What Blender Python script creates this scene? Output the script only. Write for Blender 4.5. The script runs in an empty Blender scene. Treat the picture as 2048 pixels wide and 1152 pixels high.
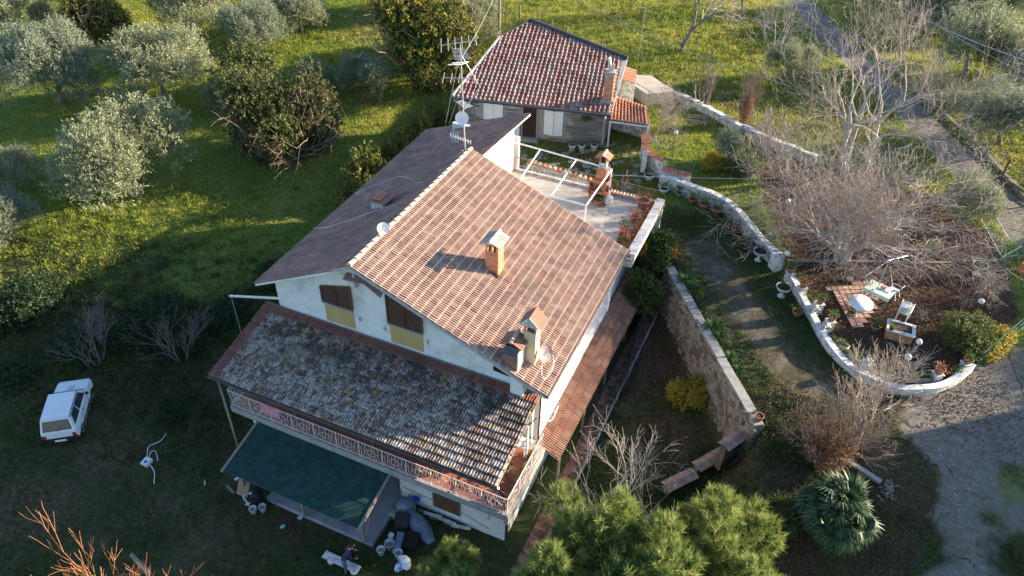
import bpy, math, random
import numpy as np
from mathutils import Matrix, Vector
R_ = math.radians
random.seed(7)
rng = np.random.default_rng(11)
scene = bpy.context.scene
COL = scene.collection

# ---------------------------------------------------------------- camera, sky, sun, exposure
F_PX, CP = 1500.05, np.array([7.309, -16.891, 28.681])
YAW, PITCH, ROLL = 0.4018, 0.6748, 0.029
_f = np.array([-math.sin(YAW)*math.cos(PITCH), math.cos(YAW)*math.cos(PITCH), -math.sin(PITCH)])
_r = np.array([math.cos(YAW), math.sin(YAW), 0.0]); _u = np.cross(_r, _f)
CR = math.cos(ROLL)*_r + math.sin(ROLL)*_u; CU = -math.sin(ROLL)*_r + math.cos(ROLL)*_u
cam_d = bpy.data.cameras.new('camera'); cam = bpy.data.objects.new('camera', cam_d); COL.objects.link(cam)
cam.matrix_world = Matrix(((CR[0], CU[0], -_f[0], CP[0]), (CR[1], CU[1], -_f[1], CP[1]), (CR[2], CU[2], -_f[2], CP[2]), (0, 0, 0, 1)))
cam_d.sensor_width = 36; cam_d.lens = 36*F_PX/2048; cam_d.clip_end = 3000; cam_d.clip_start = 0.5
scene.camera = cam
SUN_EL, SUN_AZ = R_(17.0), R_(53.0)      # azimuth from +Y towards +X
world = bpy.data.worlds.new('World'); scene.world = world; world.use_nodes = True
wn = world.node_tree.nodes; wl = world.node_tree.links
sky = wn.new('ShaderNodeTexSky'); sky.sky_type = 'NISHITA'; sky.sun_disc = False
sky.sun_elevation = SUN_EL; sky.sun_rotation = SUN_AZ; sky.air_density = 1.0; sky.dust_density = 0.5; sky.ozone_density = 3.0
bg = wn['Background']; bg.inputs['Strength'].default_value = 0.10; wl.new(sky.outputs[0], bg.inputs['Color'])
sun_d = bpy.data.lights.new('sun', 'SUN'); sun_d.energy = 5.0; sun_d.angle = R_(0.6); sun_d.color = (1.0, 0.83, 0.62)
sun = bpy.data.objects.new('sun', sun_d); COL.objects.link(sun)
SDIR = Vector((math.sin(SUN_AZ)*math.cos(SUN_EL), math.cos(SUN_AZ)*math.cos(SUN_EL), math.sin(SUN_EL)))
sun.rotation_euler = SDIR.to_track_quat('Z', 'Y').to_euler()
sun.location = (60, 50, 60)
scene.view_settings.view_transform = 'Standard'; scene.view_settings.look = 'None'
scene.view_settings.exposure = 1.78; scene.view_settings.gamma = 1.0
scene.view_settings.use_curve_mapping = False

# ---------------------------------------------------------------- terrain heights and helpers to stand things on it
def sstep(t): t = np.clip(t, 0, 1); return t*t*(3-2*t)
# boundary between the lower ground (left/front) and the terrace of higher ground (right/back); (x, y, softness)
BND = np.array([[24, -40, 9], [19, -10, 6], [15, 0, 5], [11.5, 2.5, 4], [8.9, 4.4, 2.6], [8.3, 6.3, .9], [8.75, 7.9, .45], [5.6, 12.3, .4], [2.25, 16.9, .4], [0.7, 19.0, .3],
                [-7, 19.35, .3], [-13.2, 20.2, .6], [-16.0, 23.5, 2.2], [-18.5, 30, 4], [-24, 45, 8], [-40, 90, 20]], float)
def vnoise(x, y, s, seed=0):
    x = np.asarray(x, float)/s + seed*17.3; y = np.asarray(y, float)/s + seed*7.7
    xi = np.floor(x); yi = np.floor(y); fx = sstep(x-xi); fy = sstep(y-yi)
    def h(a, b):
        q = np.sin(a*127.1 + b*311.7 + seed*3.1)*43758.5453
        return q-np.floor(q)
    return (h(xi, yi)*(1-fx)+h(xi+1, yi)*fx)*(1-fy) + (h(xi, yi+1)*(1-fx)+h(xi+1, yi+1)*fx)*fy - .5
def bnd_dist(x, y):
    best = np.full(np.shape(x), 1e9); sgn = np.zeros(np.shape(x)); wid = np.ones(np.shape(x))
    for a, b in zip(BND[:-1], BND[1:]):
        d = b[:2]-a[:2]; L2 = d@d
        t = np.clip(((x-a[0])*d[0]+(y-a[1])*d[1])/L2, 0, 1)
        qx = x-(a[0]+t*d[0]); qy = y-(a[1]+t*d[1]); dist = np.hypot(qx, qy)
        s = (d[0]*qy-d[1]*qx)
        m = dist < best
        best = np.where(m, dist, best); sgn = np.where(m, np.where(s < 0, 1, -1), sgn); wid = np.where(m, a[2]+t*(b[2]-a[2]), wid)
    return best*sgn, wid
def hgt(x, y, rough=True):
    x = np.asarray(x, float); y = np.asarray(y, float)
    low = 0.1 + 0.075*np.maximum(0, y-3) + 1.2*sstep((-13.5-x)/11)
    high = 3.3 + 0.1*np.clip(y-9, -14, 17) + 0.03*np.maximum(0, y-26)
    d, w = bnd_dist(x, y)
    m = sstep(d/w*.5+.5)
    z = low*(1-m)+np.maximum(high, low)*m
    if rough:
        z = z + .10*vnoise(x, y, 5.5, 1)*sstep((np.hypot(x+6, y-8)-10)/6) + .05*vnoise(x, y, 1.3, 2)
    return z
def pix_ray(u, v): return _f + CR*(u-1024)/F_PX - CU*(v-576)/F_PX
def gp(u, v, up=0.0):
    """point of the ground seen in this direction (used to stand things on the terrain)"""
    q = pix_ray(u, v); t = 12.0; 
    ts = np.arange(12, 140, .25); P = CP[None]+q[None]*ts[:, None]
    dz = P[:, 2]-hgt(P[:, 0], P[:, 1], False)-up
    i = int(np.argmax(dz < 0)); i = max(i, 1) if (dz < 0).any() else len(ts)-1
    a = dz[i-1]/(dz[i-1]-dz[i]+1e-9); t = ts[i-1]+a*.25
    p = CP+q*t; p[2] = hgt(p[0], p[1]); return p
def pz(u, v, z): q = pix_ray(u, v); return CP+q*((z-CP[2])/q[2])
def py_(u, v, y): q = pix_ray(u, v); return CP+q*((y-CP[1])/q[1])

# ---------------------------------------------------------------- materials
MATS = {}
def M(name, cols, scale=6, detail=5, rough=.8, bump=0, bscale=40, rnd=0.0, trans=0.0, spec=.3, metal=0, pos=None, objr=True, dist=0.0):
    """noise-coloured material: cols = list of colours spread over a noise, rnd = tile/leaf-to-leaf variation"""
    m = bpy.data.materials.new(name); m.use_nodes = True; N = m.node_tree.nodes; L = m.node_tree.links; b = N['Principled BSDF']
    geo = N.new('ShaderNodeNewGeometry'); nz = N.new('ShaderNodeTexNoise'); nz.inputs['Scale'].default_value = scale
    nz.inputs['Detail'].default_value = detail; nz.inputs['Roughness'].default_value = .62; nz.inputs['Distortion'].default_value = dist
    L.new(geo.outputs['Position'], nz.inputs['Vector'])
    fac = nz.outputs['Fac']
    if rnd:
        at = N.new('ShaderNodeAttribute'); at.attribute_name = 'rnd'; oi = N.new('ShaderNodeObjectInfo')
        ad = N.new('ShaderNodeMath'); ad.operation = 'ADD'; L.new(at.outputs['Fac'], ad.inputs[0]); ad.inputs[1].default_value = 0; objr and L.new(oi.outputs['Random'], ad.inputs[1])
        fr = N.new('ShaderNodeMath'); fr.operation = 'FRACT'; L.new(ad.outputs[0], fr.inputs[0])
        mm = N.new('ShaderNodeMath'); mm.operation = 'MULTIPLY_ADD'; L.new(fr.outputs[0], mm.inputs[0]); mm.inputs[1].default_value = rnd
        s2 = N.new('ShaderNodeMath'); s2.operation = 'SUBTRACT'; L.new(fac, s2.inputs[0]); s2.inputs[1].default_value = rnd/2
        L.new(s2.outputs[0], mm.inputs[2]); fac = mm.outputs[0]
    cr = N.new('ShaderNodeValToRGB'); L.new(fac, cr.inputs[0]); e = cr.color_ramp.elements
    n = len(cols); lo, hi = (.32, .68) if not pos else (pos[0], pos[-1])
    ps = pos if pos else [lo+(hi-lo)*i/max(1, n-1) for i in range(n)]
    e[0].position = ps[0]; e[0].color = (*cols[0], 1)
    if n == 1: e[1].position = 1; e[1].color = (*cols[0], 1)
    else: e[1].position = ps[-1]; e[1].color = (*cols[-1], 1)
    for i in range(1, n-1): q = e.new(ps[i]); q.color = (*cols[i], 1)
    out = cr.outputs[0]
    m['_c'] = 1
    b.inputs['Roughness'].default_value = rough; b.inputs['Metallic'].default_value = metal
    b.inputs['Specular IOR Level'].default_value = spec
    L.new(out, b.inputs['Base Color'])
    if bump:
        n2 = N.new('ShaderNodeTexNoise'); n2.inputs['Scale'].default_value = bscale; n2.inputs['Detail'].default_value = 4
        L.new(geo.outputs['Position'], n2.inputs['Vector']); bp = N.new('ShaderNodeBump'); bp.inputs['Strength'].default_value = bump
        bp.inputs['Distance'].default_value = .05; L.new(n2.outputs['Fac'], bp.inputs['Height']); L.new(bp.outputs[0], b.inputs['Normal'])
    if trans:
        tr = N.new('ShaderNodeBsdfTranslucent'); mx = N.new('ShaderNodeMixShader'); mx.inputs[0].default_value = trans
        L.new(out, tr.inputs[0]); L.new(b.outputs[0], mx.inputs[1]); L.new(tr.outputs[0], mx.inputs[2]); L.new(mx.outputs[0], N['Material Output'].inputs[0])
    m.diffuse_color = (*cols[0], 1)
    MATS[name] = m; return m
def overlay(m, col, scale, lo, hi, detail=6, strength=1.0, zfade=None):
    """adds patches of another colour (lichen, moss, stains) over a material"""
    N = m.node_tree.nodes; L = m.node_tree.links; b = N['Principled BSDF']; src = b.inputs['Base Color'].links[0].from_socket
    geo = N.new('ShaderNodeNewGeometry'); nz = N.new('ShaderNodeTexNoise'); nz.inputs['Scale'].default_value = scale; nz.inputs['Detail'].default_value = detail
    nz.inputs['Roughness'].default_value = .7
    mp = N.new('ShaderNodeVectorMath'); mp.operation = 'ADD'; mp.inputs[1].default_value = (scale*3.3, scale*1.7, 5)
    L.new(geo.outputs['Position'], mp.inputs[0]); L.new(mp.outputs[0], nz.inputs['Vector'])
    mr = N.new('ShaderNodeMapRange'); mr.inputs[1].default_value = lo; mr.inputs[2].default_value = hi; mr.inputs[4].default_value = strength
    L.new(nz.outputs['Fac'], mr.inputs[0]); f = mr.outputs[0]
    if zfade:      # (axis, from, to): patches confined to part of the surface
        sp = N.new('ShaderNodeSeparateXYZ'); L.new(geo.outputs['Position'], sp.inputs[0]); m2 = N.new('ShaderNodeMapRange')
        m2.inputs[1].default_value = zfade[1]; m2.inputs[2].default_value = zfade[2]; L.new(sp.outputs[zfade[0]], m2.inputs[0])
        mu = N.new('ShaderNodeMath'); mu.operation = 'MULTIPLY'; L.new(f, mu.inputs[0]); L.new(m2.outputs[0], mu.inputs[1]); f = mu.outputs[0]
    mx = N.new('ShaderNodeMix'); mx.data_type = 'RGBA'; L.new(f, mx.inputs[0]); L.new(src, mx.inputs[6]); mx.inputs[7].default_value = (*col, 1)
    L.new(mx.outputs[2], b.inputs['Base Color']); return m

white = M('white_render', [(.66, .66, .63), (.78, .78, .76)], 1.5, rough=.9, bump=.15, bscale=18)
overlay(white, (.42, .41, .36), 1.1, .56, .72, strength=.55); overlay(white, (.30, .29, .25), 4.5, .58, .72, strength=.6); overlay(white, (.36, .33, .27), .7, .54, .66, strength=.45)
whitewash = M('old_whitewash', [(.42, .40, .36), (.70, .70, .66), (.76, .76, .73)], 3.5, rough=.95, bump=.6, bscale=14)
overlay(whitewash, (.16, .15, .12), 4.5, .52, .68, strength=.85); overlay(whitewash, (.20, .18, .13), 1.2, .52, .64, strength=.6)
whitewash_rough = M('rough_whitewash', [(.25, .24, .21), (.6, .6, .57), (.72, .72, .7)], 6, rough=.95, bump=1, bscale=9); overlay(whitewash_rough, (.12, .11, .08), 1.6, .50, .66, strength=.85)
ochre = M('ochre_paint', [(.42, .30, .12), (.50, .36, .16)], 2, rough=.9)
shutter_m = M('brown_shutter', [(.075, .04, .032), (.11, .06, .045)], 8, rough=.6)
shutter2_m = M('brown_wood_shutter', [(.12, .06, .035), (.18, .09, .05)], 8, rough=.6)
white_sh = M('white_shutter', [(.70, .70, .68), (.8, .8, .78)], 4, rough=.6)
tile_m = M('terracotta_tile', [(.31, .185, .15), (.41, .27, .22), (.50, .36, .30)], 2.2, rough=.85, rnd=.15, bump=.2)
overlay(tile_m, (.25, .17, .15), .9, .50, .66, strength=.7); overlay(tile_m, (.36, .30, .22), 2.6, .56, .68, strength=.5); overlay(tile_m, (.34, .27, .06), 5, .68, .74, strength=.7)
edge_m = M('pale_tile_edge', [(.52, .41, .28), (.66, .54, .39)], 8, rough=.9, rnd=.25)
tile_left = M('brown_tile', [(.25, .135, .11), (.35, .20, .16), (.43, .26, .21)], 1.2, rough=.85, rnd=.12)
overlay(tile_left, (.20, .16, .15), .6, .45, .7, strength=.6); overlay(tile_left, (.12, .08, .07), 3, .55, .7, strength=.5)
tile_w = M('terracotta_tile_side', [(.22, .11, .08), (.30, .165, .125)], 2, rough=.85, rnd=.3)
tile_l = M('lichened_tile', [(.045, .04, .036), (.19, .11, .085), (.33, .25, .20), (.50, .465, .41), (.64, .61, .55)], 7, rough=.9, rnd=.13, bump=.4, bscale=30, detail=9, pos=[.22, .40, .50, .58, .75])
overlay(tile_l, (.27, .14, .105), 1.6, .60, .68, detail=5, strength=.8)
overlay(tile_l, (.06, .055, .045), 1.5, .46, .56, detail=8, strength=.85, zfade=(1, .2, 1.8))
overlay(tile_l, (.40, .29, .05), 2.1, .58, .65, detail=9, strength=.85)
overlay(tile_l, (.05, .05, .03), 5, .56, .64, detail=7, strength=.8)
edge_l = M('lichened_tile_edge', [(.16, .13, .11), (.5, .5, .47)], 14, rough=.9, rnd=.3)
tile_top = M('clean_top_tile', [(.24, .10, .075), (.34, .15, .11), (.22, .12, .1)], 2.5, rough=.85, rnd=.5)
tile_f = M('old_roof_tile', [(.24, .11, .085), (.36, .18, .14), (.42, .27, .22)], 1.2, rough=.85, rnd=.5, bump=.3)
overlay(tile_f, (.24, .20, .175), .8, .46, .62, detail=7, strength=.65); overlay(tile_f, (.38, .33, .28), 6, .6, .7, strength=.5); overlay(tile_f, (.13, .09, .08), 3, .56, .7, strength=.6)
tile_new = M('bright_roof_tile', [(.42, .16, .09), (.52, .22, .13)], 3, rough=.8, rnd=.4)
tile_pent = M('pale_terracotta_tile', [(.25, .12, .085), (.34, .18, .125), (.38, .24, .17)], 1.6, rough=.85, rnd=.2)
overlay(tile_pent, (.30, .27, .23), 1.4, .52, .66, strength=.6)
ridge_m = M('cream_ridge_tile', [(.44, .33, .23), (.54, .43, .31)], 3, rough=.85, rnd=.3)
fascia = M('grey_fascia', [(.34, .33, .31), (.48, .47, .44)], 3, rough=.8)
gutter_m = M('dark_gutter', [(.07, .035, .03), (.11, .055, .045)], 3, rough=.5)
steelgut = M('dark_steel', [(.05, .055, .06), (.09, .09, .095)], 3, rough=.45, metal=.3)
brick_m = M('orange_brick', [(.42, .17, .09), (.55, .25, .13), (.5, .27, .17)], 5, rough=.9, rnd=.5)
mortar = M('mortar', [(.30, .27, .23), (.42, .39, .34)], 6, rough=.95)
concrete = M('concrete', [(.27, .26, .245), (.38, .37, .345)], 2.5, rough=.9, bump=.3, bscale=25)
overlay(concrete, (.12, .12, .09), 1.6, .55, .7, strength=.6)
slabm = M('slab_concrete', [(.22, .23, .25), (.36, .37, .4)], 1.1, rough=.85, bump=.2)
paving = M('terrace_paving', [(.50, .44, .36), (.60, .54, .46)], 1.2, rough=.8, rnd=.25)
overlay(paving, (.42, .33, .24), .7, .5, .66, strength=.5)
redfloor = M('red_floor_tile', [(.30, .10, .065), (.40, .15, .1)], 2, rough=.7, rnd=.3)
redpath = M('red_path', [(.24, .10, .08), (.30, .15, .12), (.14, .11, .09)], 1.6, rough=.95, bump=.3); overlay(redpath, (.05, .055, .03), 2.2, .48, .6, strength=.85)
railm = M('pale_pink_iron', [(.70, .56, .53), (.78, .66, .63)], 6, rough=.5)
railw = M('white_iron', [(.7, .7, .68), (.78, .78, .76)], 6, rough=.5)
brownrail = M('brown_iron', [(.22, .13, .09), (.32, .2, .13)], 6, rough=.6)
galv = M('galvanised_metal', [(.55, .55, .56), (.7, .7, .7)], 6, rough=.35, metal=.6)
wood = M('weathered_wood', [(.20, .165, .13), (.32, .27, .22)], 6, rough=.9)
wood_d = M('dark_wood', [(.08, .065, .05), (.15, .12, .09)], 6, rough=.9)
greenm = M('green_paint_metal', [(.03, .12, .08), (.05, .17, .12)], 5, rough=.5)
shingle = M('green_shingle', [(.018, .050, .045), (.03, .075, .066)], 3, rough=.95, rnd=.35, spec=.1)
terra = M('terracotta_pot', [(.38, .15, .09), (.48, .22, .14)], 5, rough=.85)
plasticw = M('white_plastic', [(.74, .74, .73), (.8, .8, .8)], 5, rough=.4)
soil = M('soil', [(.05, .035, .025), (.09, .065, .045)], 12, rough=1)
stone_m = M('field_stone', [(.15, .115, .08), (.24, .19, .14), (.32, .27, .21)], 2, rough=.95, rnd=.5, bump=.7, bscale=16)
overlay(stone_m, (.10, .09, .05), 2.3, .54, .66, strength=.7)
black = M('black', [(.012, .012, .014), (.02, .02, .022)], 5, rough=.6)
glass = M('dark_glass', [(.03, .045, .06), (.05, .065, .08)], 3, rough=.12, spec=.7)
carpaint = M('white_car_paint', [(.72, .73, .74), (.77, .78, .79)], 1, rough=.3, spec=.5)
tarp = M('grey_blue_tarp', [(.16, .20, .27), (.26, .31, .38)], 3, rough=.7, bump=.4, bscale=6)
bark = M('grey_bark', [(.16, .14, .12), (.28, .25, .22)], 5, rough=.95, bump=.5)
bark_pale = M('pale_bark', [(.33, .30, .26), (.46, .43, .38)], 4, rough=.95)
twig_m = M('twig', [(.31, .25, .20), (.48, .40, .33)], 3, rough=.95)
twig_o = M('orange_twig', [(.42, .17, .08), (.58, .28, .14)], 3, rough=.9)
twig_d = M('dark_twig', [(.13, .11, .10), (.20, .17, .155)], 3, rough=.95)
twig_r = M('russet_twig', [(.22, .15, .115), (.34, .25, .19)], 3, rough=.95)
def leafm(name, cols, trans=.3, rough=.6, scale=1.2, spec=.3): return M(name, cols, scale, rough=rough, rnd=.8, trans=trans, spec=spec, objr=False, pos=[.1+.8*i/max(1, len(cols)-1) for i in range(len(cols))])
olive_leaf = leafm('olive_leaf', [(.11, .13, .06), (.22, .25, .13), (.36, .38, .23), (.46, .47, .31)], .3, .5)
olive_leaf2 = leafm('grey_olive_leaf', [(.12, .15, .09), (.23, .27, .18), (.37, .40, .29)], .3, .5)
bramble_leaf = leafm('bramble_leaf', [(.03, .05, .015), (.06, .08, .025), (.11, .11, .04), (.17, .12, .06)], .3)
ivy_leaf = leafm('ivy_leaf', [(.02, .05, .012), (.05, .10, .025), (.15, .18, .05)], .25)
yellow_leaf = leafm('yellow_leaf', [(.20, .20, .04), (.42, .36, .06), (.62, .45, .08)], .4)
weed_leaf = leafm('weed_leaf', [(.03, .055, .015), (.07, .10, .03), (.13, .14, .05)], .25)
autumn_leaf = leafm('autumn_leaf', [(.55, .40, .06), (.75, .42, .06), (.55, .18, .06)], .4)
rust_leaf = leafm('rust_leaf', [(.14, .08, .045), (.28, .165, .095), (.40, .28, .18)], .35)
brown_leaf = leafm('brown_leaf', [(.06, .06, .03), (.15, .12, .07), (.28, .21, .14)], .3)
dark_leaf = leafm('dark_green_leaf', [(.015, .035, .012), (.03, .06, .02), (.06, .09, .03)], .2)
shrub_leaf = leafm('shrub_leaf', [(.04, .07, .02), (.10, .14, .04), (.22, .22, .08)], .3)
needle_m = leafm('pine_needle', [(.05, .095, .025), (.21, .27, .07), (.44, .46, .16)], .3)
palm_m = leafm('palm_leaf', [(.02, .05, .02), (.045, .09, .035), (.10, .15, .07)], .2, .45)
strap_leaf = leafm('strap_leaf', [(.03, .08, .02), (.06, .14, .03), (.14, .20, .05)], .3)
grass_m = leafm('grass_blade', [(.06, .10, .018), (.17, .25, .035), (.36, .40, .06), (.52, .46, .13)], .45, .7)
litter_m = leafm('dry_leaf', [(.07, .045, .03), (.17, .10, .06), (.30, .19, .11)], .15, .9)
green_stuff = leafm('green_plant', [(.04, .09, .02), (.09, .16, .04), (.2, .24, .07)], .3)
red_stuff = leafm('reddish_plant', [(.20, .07, .04), (.36, .14, .09), (.18, .16, .06)], .3)

def ground_mat():
    m = bpy.data.materials.new('ground'); m.use_nodes = True; N = m.node_tree.nodes; L = m.node_tree.links; b = N['Principled BSDF']
    geo = N.new('ShaderNodeNewGeometry'); P = geo.outputs['Position']
    def noise(s, d=6, r=.65, off=0):
        n = N.new('ShaderNodeTexNoise'); n.inputs['Scale'].default_value = s; n.inputs['Detail'].default_value = d; n.inputs['Roughness'].default_value = r
        v = N.new('ShaderNodeVectorMath'); v.operation = 'ADD'; v.inputs[1].default_value = (off, off*.7, 0); L.new(P, v.inputs[0]); L.new(v.outputs[0], n.inputs['Vector']); return n.outputs['Fac']
    def ramp(f, stops):
        c = N.new('ShaderNodeValToRGB'); L.new(f, c.inputs[0]); e = c.color_ramp.elements
        e[0].position, e[0].color = stops[0][0], (*stops[0][1], 1); e[1].position, e[1].color = stops[-1][0], (*stops[-1][1], 1)
        for p, k in stops[1:-1]: q = e.new(p); q.color = (*k, 1)
        return c.outputs[0]
    def mix(f, a, c):
        x = N.new('ShaderNodeMix'); x.data_type = 'RGBA'; L.new(f, x.inputs[0]); L.new(a, x.inputs[6]); L.new(c, x.inputs[7]); return x.outputs[2]
    def mask(name, ns, soft=.12, amt=.8, off=0):
        a = N.new('ShaderNodeAttribute'); a.attribute_name = name; n = noise(ns, 7, .7, off)
        s = N.new('ShaderNodeMath'); s.operation = 'MULTIPLY_ADD'; L.new(n, s.inputs[0]); s.inputs[1].default_value = amt; L.new(a.outputs['Fac'], s.inputs[2])
        r = N.new('ShaderNodeMapRange'); r.inputs[1].default_value = .5+amt/2-soft; r.inputs[2].default_value = .5+amt/2+soft; L.new(s.outputs[0], r.inputs[0]); return r.outputs[0]
    grass = mix(noise(.45, 6, .6, 3), ramp(noise(3.2, 8, .75), [(.3, (.045, .08, .018)), (.5, (.12, .18, .035)), (.7, (.24, .28, .06))]),
                ramp(noise(5, 8, .75, 9), [(.3, (.07, .085, .03)), (.5, (.18, .19, .05)), (.72, (.33, .29, .11))]))
    dry = ramp(noise(4, 8, .75, 5), [(.3, (.05, .042, .026)), (.5, (.10, .082, .05)), (.72, (.19, .155, .10))])
    litter_shade = ramp(noise(9, 8, .8, 7), [(.32, (.03, .020, .015)), (.5, (.075, .048, .034)), (.7, (.16, .105, .07))])
    road = mix(noise(.8, 6, .6, 21), ramp(noise(3, 10, .8, 2), [(.3, (.09, .083, .072)), (.5, (.20, .185, .16)), (.68, (.38, .35, .31))]),
               ramp(noise(5, 9, .8, 12), [(.3, (.11, .095, .07)), (.5, (.19, .17, .13)), (.72, (.33, .30, .25))]))
    vo = N.new('ShaderNodeTexVoronoi'); vo.feature = 'DISTANCE_TO_EDGE'; vo.inputs['Scale'].default_value = .3; vv = N.new('ShaderNodeVectorMath'); vv.operation = 'ADD'; L.new(P, vv.inputs[0])
    nv = N.new('ShaderNodeTexNoise'); nv.inputs['Scale'].default_value = 1.3; nv.inputs['Detail'].default_value = 6; L.new(P, nv.inputs['Vector']); L.new(nv.outputs['Color'], vv.inputs[1]); L.new(vv.outputs[0], vo.inputs['Vector'])
    cm = N.new('ShaderNodeMapRange'); cm.inputs[1].default_value = .004; cm.inputs[2].default_value = .022; cm.inputs[3].default_value = 1; cm.inputs[4].default_value = 0; L.new(vo.outputs['Distance'], cm.inputs[0])
    gt = N.new('ShaderNodeMapRange'); gt.inputs[1].default_value = .52; gt.inputs[2].default_value = .58; gt.inputs[4].default_value = .8; L.new(noise(.33, 3, .5, 77), gt.inputs[0]); gm = N.new('ShaderNodeMath'); gm.operation = 'MULTIPLY'; L.new(cm.outputs[0], gm.inputs[0]); L.new(gt.outputs[0], gm.inputs[1])
    dk = N.new('ShaderNodeRGB'); dk.outputs[0].default_value = (.03, .028, .024, 1); road = mix(gm.outputs[0], road, dk.outputs[0])
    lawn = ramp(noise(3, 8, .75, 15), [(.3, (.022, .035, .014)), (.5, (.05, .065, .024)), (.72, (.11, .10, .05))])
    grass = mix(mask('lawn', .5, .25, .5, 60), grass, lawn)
    c = mix(mask('dry', 1.2, .2, .9, 30), grass, dry)
    c = mix(mask('litter_shade', 1.5, .15, .7, 40), c, litter_shade)
    c = mix(mask('road', 1.0, .10, .8, 50), c, road)
    L.new(c, b.inputs['Base Color']); b.inputs['Roughness'].default_value = 1; b.inputs['Specular IOR Level'].default_value = .1
    bp = N.new('ShaderNodeBump'); bp.inputs['Strength'].default_value = .8; bp.inputs['Distance'].default_value = .08; L.new(noise(6, 8, .8, 1), bp.inputs['Height'])
    L.new(bp.outputs[0], b.inputs['Normal']); return m
ground_m = ground_mat()

# ---------------------------------------------------------------- object bookkeeping
def tag(o, label=None, cat=None, group=None, kind=None):
    if label: o['label'] = label
    if cat: o['category'] = cat
    if group: o['group'] = group
    if kind: o['kind'] = kind
    return o
def thing(name, label, cat, loc=(0, 0, 0), rz=0, group=None):
    o = bpy.data.objects.new(name, None); COL.objects.link(o); o.location = tuple(float(c) for c in loc); o.rotation_euler = (0, 0, rz); o.empty_display_size = .2
    return tag(o, label, cat, group)
def link(me, name, parent=None, world_coords=True):
    o = bpy.data.objects.new(name, me); COL.objects.link(o)
    if parent is not None:
        o.parent = parent
        if world_coords:
            if parent.parent is None: o.matrix_parent_inverse = Matrix.Translation(-parent.location)
    return o
def dup(root, loc, rz=0, sc=1, label=None, group=None, parent=None):
    r = root.copy(); COL.objects.link(r)
    if parent is None:
        r.location = tuple(float(c) for c in loc); r.rotation_euler = (0, 0, rz); r.scale = (sc, sc, sc) if not hasattr(sc, '__len__') else sc
        if label: r['label'] = label
        if group: r['group'] = group
    for ch in root.children:
        c = ch.copy(); COL.objects.link(c); c.parent = r
        for g in ch.children:
            k = g.copy(); COL.objects.link(k); k.parent = c
    return r
def npmesh(name, V, Fc, mats, rnd=None, smooth=False, mi=None):
    """V (n,3), Fc (m,k) constant-size faces"""
    me = bpy.data.meshes.new(name); V = np.asarray(V, np.float32); Fc = np.asarray(Fc, np.int32); m, k = Fc.shape
    me.vertices.add(len(V)); me.vertices.foreach_set('co', V.ravel())
    me.loops.add(m*k); me.loops.foreach_set('vertex_index', Fc.ravel())
    me.polygons.add(m); me.polygons.foreach_set('loop_start', np.arange(0, m*k, k, dtype=np.int32))
    for q in (mats if isinstance(mats, (list, tuple)) else [mats]): me.materials.append(q)
    if mi is not None: me.polygons.foreach_set('material_index', np.asarray(mi, np.int32))
    me.polygons.foreach_set('use_smooth', np.full(m, smooth))
    me.update(calc_edges=True)
    if rnd is not None:
        a = me.attributes.new('rnd', 'FLOAT', 'FACE'); a.data.foreach_set('value', np.asarray(rnd, np.float32))
    return me
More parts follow.
